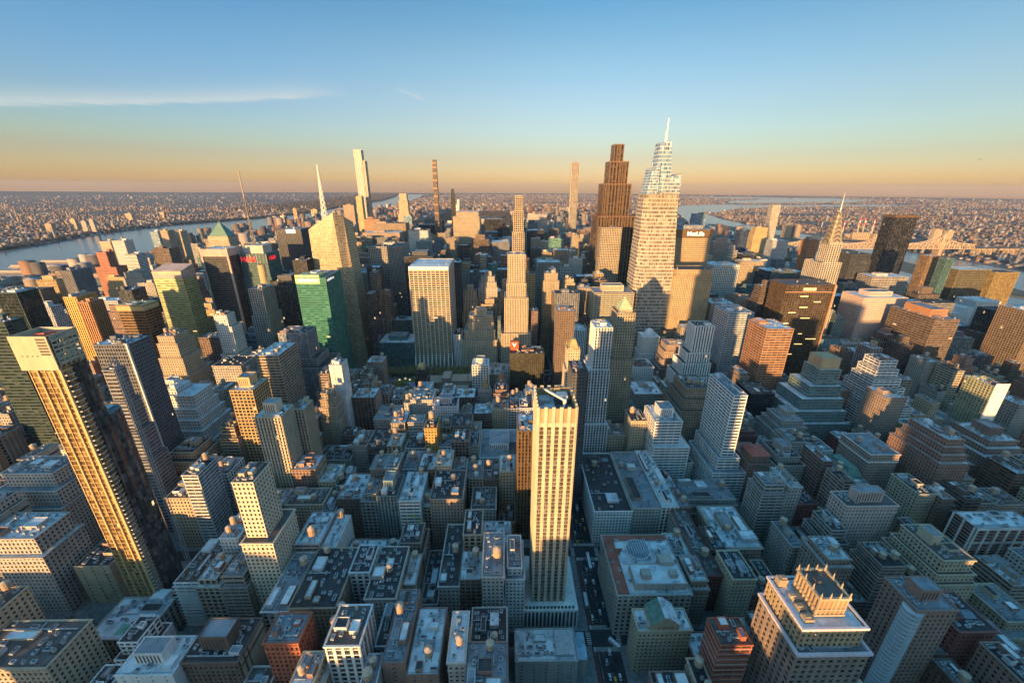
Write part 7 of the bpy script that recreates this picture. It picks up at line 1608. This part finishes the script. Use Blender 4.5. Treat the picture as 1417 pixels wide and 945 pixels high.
# library, park
tower('library', -54, 72, 618, 56, 24, 'mv', 'stone', 'dark', [], 'P', 'long low stone library between the park trees and Fifth Avenue', 'office_building', 'mid')
m = MB(); m.sheet(-190, -78, 624, 672, .2); struct(m.obj('lawn', plain('grass', (.15,.21,.07), .95, 0, 0, .3, .1)))
m = MB(); m.sheet(-168, -118, 626, 650, .35); tag(m.obj('ice_rink', plain('rink', (.28,.27,.52), .4, 0, 0, .5, .12)), 'violet lit ice rink in the small park', 'ice rink')
m = MB()
for k in range(8):
    a0 = pi*k/8; a1 = pi*(k+1)/8
    m.poly([(-150, 616+5-5*cos(a0), 3.5+3.5*sin(a0)), (-112, 616+5-5*cos(a0), 3.5+3.5*sin(a0)), (-112, 616+5-5*cos(a1), 3.5+3.5*sin(a1)), (-150, 616+5-5*cos(a1), 3.5+3.5*sin(a1))])
m.box(-150, -112, 616.1, 625.9, 0, 3.5); tag(m.obj('tent', plain('tent_white', (.75,.76,.82), .7)), 'long white rounded tent beside the ice rink', 'tent')
m = MB(); m.box(0, 4, 0, 3, 0, 2.6); m.pyr(-.3, 4.3, -.3, 3.3, 2.6, 3.8, 1.5, .2, 1); m.box(.4, 3.6, -.1, 0, .8, 2, 2); kme = m.mesh('kiosk', [wall('tan'), roofm('white'), plain('lit_strip', (1,.66,.25))])
for k in range(12): tag(link('kiosk', kme, None, (-186 + k * 9.2, 662 if k % 2 else 657, .2)), 'small lit market kiosk beside the park lawn', 'kiosk', 'market kiosks in the park')
# ---------------------------------------------------------------- trees
def tree_meshes(col, name, n=3, sz=1.0, leafy=150):
    out = []
    for s in range(n):
        r = random.Random(s * 7 + hash_(name)); tr = MB(); tr.cyl(0, 0, 0, 4.2, .38, .24, 7); tips = []
        for k in range(7):
            a = k * .9 + r.uniform(-.3, .3); e = r.uniform(2.2, 4.2); z = r.uniform(7, 11)
            p = (cos(a)*e, sin(a)*e, z); tr.bar((0, 0, 3 + k*.25), p, .22); tips.append(p)
            q = (p[0]*1.35, p[1]*1.35 + r.uniform(-1, 1), z + 1.4); tr.bar(p, q, .1); tips.append(q)
        cr = MB()
        for i in range(leafy):
            p = r.choice(tips); c = Vector(p) + Vector((r.gauss(0, 1.15), r.gauss(0, 1.15), r.gauss(-.3, 1.1)))
            u = Vector((r.uniform(-1,1), r.uniform(-1,1), r.uniform(-.6,.6))).normalized() * r.uniform(.35, .8); v = u.cross(Vector((r.uniform(-1,1), r.uniform(-1,1), 1))).normalized() * r.uniform(.3, .7)
            cr.poly([c - u, c + v, c + u, c - v])
        out.append((tr.mesh('trunk', [plain('bark', (.09,.07,.055), .95)]), cr.mesh('crown', [plain(col[0], col[1], .9, 0, 0, .45, .25)])))
    return out
T_OL = tree_meshes(('leaf_olive', (.24,.23,.09)), 'olive'); T_AU = tree_meshes(('leaf_autumn', (.30,.15,.04)), 'autumn', 2); T_BR = tree_meshes(('leaf_brown', (.10,.075,.05)), 'brown', 2, 1, 90)
def tree(kind, x, y, lab, grp, r, s=1.0, z=.15):
    t = thing('tree', lab, 'tree', (x, y, z), grp, r.uniform(0, 6)); k = s * r.uniform(.85, 1.2); t.scale = (k, k, k * r.uniform(.9, 1.15)); tr, cr = r.choice(kind); link('trunk', tr, t); link('crown', cr, t)
rr = random.Random(21)
for row, y in enumerate((612, 619, 668, 674, 681, 686)):
    for k in range(22):
        x = -222 + k * 7.6 + rr.uniform(-1, 1)
        if row < 2 and -155 < x < -108: continue
        tree(T_OL, x, y + rr.uniform(-1, 1), 'olive leaved plane tree in the rows around the park lawn', 'plane trees of the park', rr, 1.15)
for x in (-228, -222, -80, -72, -64):
    for k in range(8): tree(T_OL, x, 625 + k * 6, 'olive leaved plane tree in the rows around the park lawn', 'plane trees of the park', rr, 1.1)
for x, y in ((452, 300), (459, 303), (446, 294), (456, 291)): tree(T_AU, x, y, 'orange autumn tree in the cluster below the brick ziggurat', 'autumn trees below the ziggurat', rr, 1.15)
for a in (384, 655):
    for s0 in (206, 286, 366, 446):
        for k in range(4): tree(T_BR, a - 9 + 18 * (k % 2), s0 + 18 + k * 14, 'brownish street tree along a murky avenue on the right', 'street trees on the right', rr, .8)
for s0 in (206, 286, 366):
    for a0 in (240, 400):
        for k in range(6): tree(T_BR, a0 + 10 + k * 19, s0 + (5.8 if k % 2 else -5.8), 'brownish side street tree between the brick houses', 'side street trees', rr, .75)
# ---------------------------------------------------------------- traffic
def car_mesh():
    b = MB(); b.prism([(-.9,-2.2,.35),(.9,-2.2,.35),(.9,2.2,.35),(-.9,2.2,.35)], [(-.88,-2.1,.95),(.88,-2.1,.95),(.88,2.1,.95),(-.88,2.1,.95)]); b.box(-.72, .72, -1.0, .9, 1.36, 1.44)
    g = MB(); g.prism([(-.84,-1.6,.95),(.84,-1.6,.95),(.84,1.3,.95),(-.84,1.3,.95)], [(-.7,-1.0,1.36),(.7,-1.0,1.36),(.7,.9,1.36),(-.7,.9,1.36)])
    w = MB()
    for x in (-.85, .65):
        for y in (-1.35, 1.35):
            w.prism([(x, y + .34*cos(a), .34 + .34*sin(a)) for a in [i*pi/4 for i in range(8)]], [(x + .2, y + .34*cos(a), .34 + .34*sin(a)) for a in [i*pi/4 for i in range(8)]])
    return b, g, w
cb, cg, cw = car_mesh(); CARC = {'black': (.02,.02,.025), 'white': (.75,.76,.78), 'silver': (.38,.39,.41), 'yellow': (.75,.42,.03), 'dark blue': (.03,.05,.10)}
CM = {k: cb.mesh('body', [plain('paint_' + k.replace(' ', '_'), c, .3, .1, 0, .02)]) for k, c in CARC.items()}; cgm = cg.mesh('windows', [plain('car_glass', (.02,.025,.03), .1)]); cwm = cw.mesh('wheels', [plain('tyre', (.015,.015,.015), .9)])
def car(x, y, c, where, grp, rz=0):
    t = thing('taxi' if c == 'yellow' else 'car', ('yellow taxi ' if c == 'yellow' else c + ' car ') + where, 'taxi' if c == 'yellow' else 'car', (x, y, .01), grp, rz); link('body', CM[c], t); link('windows', cgm, t); link('wheels', cwm, t)
rr = random.Random(4)
for lane, x in enumerate((76.8, 80.2, 83.8, 87.4)):
    y = 128 + lane * 3
    while y < 690:
        y += rr.uniform(5.5, 13)
        if any(abs(y - s) < 9 for s in STY_): continue
        if abs(x - 83.8) < 1 and (262 < y < 284 or 335 < y < 355): continue
        if x < 77 and 224 < y < 250: continue
        car(x + rr.uniform(-.3, .3), y, rr.choice(['black', 'black', 'white', 'silver', 'yellow', 'dark blue', 'black']), 'in the Fifth Avenue traffic', 'cars on Fifth Avenue')
for k in range(5): car(66 + k * 6.2, 126 + .3*(k % 2), rr.choice(['black', 'silver']), 'waiting in the side street at the bottom centre', 'cars in the bottom side street', pi/2)
for i, s in enumerate((206, 286)):
    for k in range(9): car(-30 - k * 17 - i * 4, s + 1.8, rr.choice(['black', 'silver', 'white']), 'in a dark side street of the loft blocks', 'cars in the side streets', pi/2)
for k in range(14): car(-300 + 7 * (k % 4), 222 + k * 2.2, rr.choice(['black', 'white', 'yellow', 'silver']), 'in the open square behind the stone hall', 'cars on the square')
for k in range(9): tree(T_BR, -345 + 7.5 * k, 214 + 5 * (k % 2), 'bare brownish tree on the open square behind the stone hall', 'trees on the square', rr, .9)
for k in range(9): car(-262 + 4 * (k % 3), 150 + k * 9.3, rr.choice(['black', 'white', 'yellow']), 'on the avenue beside the stone hall', 'cars by the stone hall')
m = MB(); m.box(-1.28, 1.28, -6, 6, .4, 3.1); m.box(-1.2, 1.2, -5.8, 5.8, 3.1, 3.25); bb = m.mesh('body', [plain('bus_white', (.72,.75,.8), .5)])
m = MB(); m.box(-1.31, 1.31, -5.7, 5.3, 1.5, 2.5); m.box(-1.1, 1.1, -6.03, 6.03, 1.2, 2.6); bw = m.mesh('windows', [plain('car_glass', (.02,.025,.03), .1)])
def bus(x, y, lab, rz=0, s=1.0):
    t = thing('bus', lab, 'bus', (x, y, .02), None, rz); t.scale = (1, s, 1); link('body', bb, t); link('windows', bw, t); w = sibling_wheels(t)
def sibling_wheels(t):
    m = MB()
    for x in (-1.25, 1.0):
        for y in (-4, 3.6): m.prism([(x, y + .5*cos(a), .5 + .5*sin(a)) for a in [i*pi/4 for i in range(8)]], [(x + .25, y + .5*cos(a), .5 + .5*sin(a)) for a in [i*pi/4 for i in range(8)]])
    return m.obj('wheels', MC['tyre'], t)
bus(83.8, 274, 'long white roofed bus on the avenue right of the cream tower base', 0, 1.45); bus(83.8, 345, 'white roofed bus farther up the avenue beside the joined lofts', 0, 1.3)
bus(73.5, 236, 'narrow white bus beside the bus lane near the crossing'); bus(89, 201, 'white bus turning at the crossing near the zebra stripes', .75, .8)
# helicopter far off at the right
t = thing('helicopter', 'tiny dark helicopter flying in the sky at far right', 'helicopter', (1762, 1604, 430), None, -1.2)
m = MB(); m.prism([(-1,-2.6,-.6),(1,-2.6,-.6),(1.2,1.6,-.9),(-1.2,1.6,-.9)], [(-.8,-2,1),(.8,-2,1),(.8,1.6,1.3),(-.8,1.6,1.3)]); m.bar((0,1.5,.7), (0,8.5,1.2), .6); m.box(-.1,.1,7.8,9,.8,2.8); m.box(-1.3,-1.1,-2,2,-1.6,-1.4); m.box(1.1,1.3,-2,2,-1.6,-1.4); m.obj('fuselage', plain('helicopter_dark', (.03,.03,.035)), t)
m = MB(); m.box(-6.5,6.5,-.2,.2,1.9,2.0); m.box(-.2,.2,-6.5,6.5,1.9,2.0); m.cyl(0,0,1.2,2,.15,.15,6); m.obj('rotor', plain('helicopter_dark', (.03,.03,.035)), t)
# cantilever bridge with its island piers
t = thing('bridge', 'long cantilever steel bridge with peaked towers crossing the right river', 'bridge', (1450, 2090, 0)); tw = (160, 505, 805, 965)
tw = (140, 505, 700, 810); tw = (150, 500, 640, 815); m = MB()
def chord(x): return 58 + max(48 * math.exp(-abs(x - c) / 62) for c in (150, 500, 812))
x = 0; st_ = 14
while x < 990:
    for y in (0, 24):
        m.bar((x, y, 40), (x + st_, y, 40), 3.2); m.bar((x, y, chord(x)), (x + st_, y, chord(x + st_)), 2.8); m.bar((x, y, 40), (x, y, chord(x)), 2.2)
        m.bar((x, y, 40) if int(x / st_) % 2 else (x, y, chord(x)), (x + st_, y, chord(x + st_)) if int(x / st_) % 2 else (x + st_, y, 40), 1.8)
    m.bar((x, 0, chord(x)), (x, 24, chord(x)), .9); x += st_
m.obj('truss', plain('bridge_steel', (.55,.42,.29), .7), t)
m = MB(); m.box(-60, 1700, 2, 22, 38, 40.5); m.box(-60, 1300, 4, 20, 46, 47); m.obj('deck', plain('bridge_deck', (.22,.19,.16), .8), t)
for c in (150, 500, 812):
    m = MB()
    for y in (0, 24):
        for dx in (-6, 6): m.bar((c + dx, y, 30), (c + dx * .4, y, 112), 2.6)
        m.cyl(c, y, 110, 124, 2.2, .2, 6)
    m.bar((c - 3, 0, 104), (c - 3, 24, 104), 2.5); m.bar((c - 3, 0, 70), (c - 3, 24, 70), 2.5); m.obj('tower', plain('bridge_steel', (.5,.36,.22)), t)
    m = MB(); m.box(c - 9, c + 9, -5, 29, 0, 34); m.box(c - 10, c + 10, -6, 30, 34, 37); m.obj('pier', wall('tan'), t)
m = MB()
for k in range(24): x = 1000 + k * 30; m.box(x, x + 5, 3, 21, 0, 38)
m.box(1000, 1700, 3, 21, 34, 38); m.obj('approach_viaduct', wall('tan'), t)
# power station chimneys
tri = MB()
t = thing('power_station', 'low power station buildings under the striped chimneys across the river', 'power station', (2330, 2790, 0)); m = MB(); m.box(0, 200, 20, 80, 0, 38); m.box(40, 160, 0, 20, 0, 52); m.box(160, 190, -30, 10, 0, 44); fobj(m, 'wall', t, 'tan', 'dark', (12., 9., 0.), (.5, .5, 0.))
for (x, y, z), lab in zip(((2303, 2800, 124), (2406, 2800, 143), (2446, 2805, 143), (2506, 2800, 139)), ('leftmost striped chimney, standing apart from the other three', 'first of the three striped chimneys right of the gap', 'middle of the three close striped chimneys', 'rightmost red and white striped chimney')):
    m = MB(); m.cyl(x - x, 0, 0, z * .7, 4.6, 3.6, 12, 0); m.cyl(0, 0, z * .7, z * .8, 3.6, 3.4, 12, 1); m.cyl(0, 0, z * .8, z * .9, 3.4, 3.2, 12, 2); m.cyl(0, 0, z * .9, z, 3.2, 3.0, 12, 1)
    tag(m.obj('chimney', [wall('cream'), plain('chimney_red', (.65,.06,.05)), plain('dome_white', (.8,.8,.8))], None, (x, y, 0)), lab, 'chimney', 'striped power station chimneys')
# towers far out, each placed where it stands
for x, y, z, w, wk, lab in ((-3321,3117,62,48,'tan','leftmost gold lit tower on the far river shore'), (-3242,3224,89,40,'cream','tall gold tower second from left on the far shore'), (-3068,3124,82,36,'stone','grey gold tower third from left on the far shore'),
        (-2918,3030,99,30,'stone','slim grey tower nearest the far river bank'), (-3656,4188,68,60,'cream','pale lone block on the far shore right of the tower cluster'), (-3564,4483,65,44,'cream','small pale block farther right on the far shore'),
        (1982,2879,92,52,'tan','left one of two brown island towers before the bridge'), (2050,2881,88,46,'tan','right one of two brown island towers before the bridge'), (2860,2696,78,50,'cream','pale leaning-looking tower left of the bridge peak'), (3034,2778,66,44,'cream','pale tower behind the right end of the bridge'),
        (-1693,3270,118,40,'brick','brown riverside tower left of the thin needle tower'), (-1740,3570,151,30,'rust','thin brown needle tower by the river'), (-1813,4091,120,60,'gold3','olive curved riverside tower right of the thin brown needle'), (-1016,2811,212,70,'brownl','big brown tower between crystal tower and tallest slim tower')):
    tt = thing('apartment_tower', lab, 'apartment tower', (x, y, 0), 'far towers across the water' if abs(x) > 1900 else None); m = MB(); m.box(-w/2, w/2, 0, w*.6, 0, z); m.box(-w/5, w/5, w*.1, w*.4, z, z+7); fobj(m, 'wall', tt, wk, 'dark', (3.5, 3.2, 0.), (.5, .4, 0.))
# ---------------------------------------------------------------- the far city, too many roofs to count
def citymat():
    m, p = newmat('far_roofs_and_walls'); at_ = N('ShaderNodeAttribute'); at_.attribute_name = 'tint'
    g = N('ShaderNodeNewGeometry'); sn = N('ShaderNodeSeparateXYZ'); L(g.outputs['True Normal'], sn.inputs[0]); top = math_('GREATER_THAN', sn.outputs[2], .6)
    sp = N('ShaderNodeSeparateColor'); L(at_.outputs['Color'], sp.inputs[0])
    rc = ramp(math_('FRACT', math_('MULTIPLY', sp.outputs[0], 37.7)), [(0, (.06,.065,.075)), (.5, (.16,.175,.20)), (1, (.42,.46,.52))])
    L(mixc(top, at_.outputs['Color'], rc), p.inputs['Base Color']); p.inputs['Roughness'].default_value = .8; return m
CITY = citymat()
PAL = [(.28,.21,.15),(.22,.13,.085),(.29,.24,.19),(.16,.10,.075),(.18,.175,.17),(.10,.095,.095),(.37,.33,.29),(.21,.14,.10)]
def box_mass(name, label, boxes):
    import numpy as np
    A = np.array([b[:6] for b in boxes], dtype='f4'); n = len(A); V = np.zeros((n, 8, 3), 'f4')
    for i, (a, b, c) in enumerate(((0,2,4),(1,2,4),(1,3,4),(0,3,4),(0,2,5),(1,2,5),(1,3,5),(0,3,5))): V[:, i, 0] = A[:, a]; V[:, i, 1] = A[:, b]; V[:, i, 2] = A[:, c]
    Q = np.array([(0,1,5,4),(1,2,6,5),(2,3,7,6),(3,0,4,7),(4,5,6,7)]); F_ = (Q[None] + (np.arange(n) * 8)[:, None, None]).reshape(-1)
    me = bpy.data.meshes.new(name); me.vertices.add(n * 8); me.vertices.foreach_set('co', V.reshape(-1)); me.loops.add(n * 20); me.loops.foreach_set('vertex_index', F_.astype('i4'))
    me.polygons.add(n * 5); me.polygons.foreach_set('loop_start', np.arange(0, n * 20, 4, dtype='i4')); me.update(calc_edges=True)
    ca = me.color_attributes.new('tint', 'FLOAT_COLOR', 'POINT'); c = np.array([b[6] + (1.,) for b in boxes], 'f4'); ca.data.foreach_set('color', np.repeat(c, 8, 0).reshape(-1)); me.materials.append(CITY)
    o = link(name, me); o['kind'] = 'stuff'; return tag(o, label, 'distant city')
def rot(x, y, a): return x * cos(a) - y * sin(a), x * sin(a) + y * cos(a)
rr = random.Random(99); BX = {'upper_city': [], 'east_city': [], 'west_city': []}
def put(key, x, y, w, d, h):
    c = rr.choice(PAL); k = rr.uniform(.75, 1.15); BX[key].append((x, x + w, y, y + d, 0, h, tuple(q * k for q in c)))
def park(x, y): return -775 < x < 75 and 2090 < y < 6100
# upper Manhattan and the west and east edges of the island
def east_edge(y): return 1180 + min(320, max(0, y - 700) * .22)
y = 60
while y < 7400:
    x = -1790
    while x < 1760:
        w = rr.uniform(16, 40) if y < 4200 else rr.uniform(22, 60); dd = rr.uniform(22, 32)
        far_in = -1330 < x < 1185 and y < 2066
        if not far_in and not park(x, y) and not park(x + w, y + dd) and x < east_edge(y) and not wet(x, y) and not wet(x + w, y + 20) and rr.random() < .9:
            if y > 2066: h = rr.uniform(15, 30) if rr.random() < .62 else (rr.uniform(35, 75) if rr.random() < .85 else rr.uniform(75, 125))
            else: h = rr.uniform(10, 24) if rr.random() < .86 else rr.uniform(30, 80)
            if y > 5200: h *= .7
            put('upper_city', x, y, w, dd, h)
        x += w + (1.5 if rr.random() < .85 else 16)
    y += 40 if int(y / 40) % 2 else 46
for k in range(64000):
    # Queens, the Bronx and New Jersey: streets of low houses thinning outwards
    r = 1900 * (11.5 ** (rr.random())); a = rr.uniform(-.92, .92) + .02; x = r * sin(a); y = r * cos(a)
    if x < -2500 or (y > 7400 and x < -1700 + (y-7400) * -.2): key = 'west_city'
    elif x > 2050 or y > 7400: key = 'east_city'
    else: continue
    s = max(1, r / 8500); w = rr.uniform(8, 21) * s; dd = rr.uniform(8, 17) * s
    if rr.random() < .07: w *= 2.2; dd *= 1.8
    if key == 'west_city' and -2720 < x < -2500: continue
    if wet(x, y) or wet(x + w, y + dd) or wet(x - 20, y - 20): continue
    if math.sin(x * .0031 + 1.3) * math.cos(y * .0023) > .7 or math.sin(x * .0011 + y * .0007) * math.sin(y * .0013 - x * .0004 + 2) > .86: continue
    if key == 'west_city' and y > 7000 and rr.random() < .8: continue
    if r < 11000: x = round(x / 76) * 76 + rr.uniform(0, 56); y = round(y / 40) * 40 + rr.uniform(0, 10)
    if wet(x, y) or wet(x + w, y + dd): continue
    h = rr.uniform(7, 15) if rr.random() < .9 else rr.uniform(16, 34)
    if rr.random() < .012: h = rr.uniform(40, 70); w *= .6; dd *= .5
    put(key, x, y, w, dd, h * (1 + .25 * (s - 1)))
box_mass('upper_city', 'dense upper Manhattan streets of blocks stretching away around the park', BX['upper_city'])
box_mass('east_city', 'low sunlit outer borough houses spreading to the right horizon', BX['east_city'])
box_mass('west_city', 'low houses and warehouses across the left river', BX['west_city'])
# park woodland, shore trees
def clumps(name, label, pts, mat_):
    m = MB(); r = random.Random(8)
    for x, y, s in pts:
        h = s * r.uniform(.8, 1.2); n = 5; a0 = r.uniform(0, 6)
        lo_ = [(x + s*.8*cos(a0+2*pi*i/n)*r.uniform(.7,1.2), y + s*.8*sin(a0+2*pi*i/n)*r.uniform(.7,1.2), 0) for i in range(n)]
        hi_ = [(x + (a-x)*1.0, y + (b-y)*1.0, h*r.uniform(.5,.75)) for a, b, c in lo_]; m.prism(lo_, hi_, 0, False)
        b = len(m.v); m.v.append((x, y, h)); [ (m.f.append((b-n+i, b-n+(i+1) % n, b)), m.m.append(0)) for i in range(n)]
    o = m.obj(name, mat_); o['kind'] = 'stuff'; return tag(o, label, 'woodland')
r = random.Random(5)
pts = [(x, y, r.uniform(9, 16)) for x, y in ((r.uniform(-765, 70), r.uniform(2095, 6090)) for _ in range(9000)) if not ((x + 250)**2/200**2 + (y - 4700)**2/350**2 < 1)]
wood = plain('bare_woodland', (.085,.065,.045), .95, 0, 0, .5, .02)
clumps('park_woodland', 'brown winter woodland of the big park in the distance', pts, wood)
pts = []
for _ in range(9000):
    q = r.random(); y = 2200 * (9 ** r.random()); P = HUD_W; 
    xw = -2560 - (y - 2100) * .02 if y < 7000 else -2700 - (y - 7000) * .14
    for (a0, b0), (a1, b1) in zip(P, P[1:]):
        if b0 <= y <= b1: xw = a0 + (a1 - a0) * (y - b0) / (b1 - b0)
    pts.append((xw - 60 - r.random() ** 2 * (100 if y < 6000 else 1500), y, r.uniform(10, 18) * max(1, y / 5000)))
clumps('palisade_woodland', 'dark wooded bluff along the far bank of the left river', pts, wood)
# wooded ridges on the horizon
m = MB(); r = random.Random(12); hp = []
for i in range(181):
    a = -1.25 + 2.5 * i / 180; hh = 20 + 45 * max(0, math.sin(a * 2.2 - 2.2)) + 60 * max(0, -a) * (1 + .3 * sin(a * 13)) + r.uniform(0, 8); hp.append((a, hh))
for (a, h0), (c, h1) in zip(hp, hp[1:]):
    for R0, R1, k0, k1 in ((19500, 21500, 0, 1), (21500, 23800, 1, 0)):
        m.poly([(R0*sin(a), R0*cos(a), k0*h0 - .2), (R0*sin(c), R0*cos(c), k0*h1 - .2), (R1*sin(c), R1*cos(c), k1*h1 - .2), (R1*sin(a), R1*cos(a), k1*h0 - .2)][::-1])
struct(m.obj('hills', plain('far_hills', (.06,.065,.05), .95, 0, 0, .4, .0008)))
# piers on the near bank of the left river
for k in range(5):
    m = MB(); m.box(0, 250, 0, 24, 0, 4); m.box(8, 240, 3, 21, 4, 11); tag(m.obj('river_pier', plain('pier_grey', (.34,.31,.27), .85), None, (-2085, 1380 + k * 120, 0)), 'long shed-covered pier reaching into the left river', 'pier', 'piers on the left river')
# ---------------------------------------------------------------- the evening haze
if HAZE:
    m = MB(); m.box(-25500, 25500, -3500, 25500, -3, 482); hz = m.obj('haze', bpy.data.materials.new('haze')); hz['kind'] = 'stuff'; hm = hz.data.materials[0]; hm.use_nodes = True; nt = hm.node_tree; nt.nodes.clear()
    pv = N('ShaderNodeVolumePrincipled'); pv.inputs['Color'].default_value = HAZEC + (1,); pv.inputs['Density'].default_value = HAZE; pv.inputs['Anisotropy'].default_value = .0
    oo = N('ShaderNodeOutputMaterial'); L(pv.outputs[0], oo.inputs['Volume'])
    tag(hz, 'thin bluish evening haze over the whole city', 'haze')
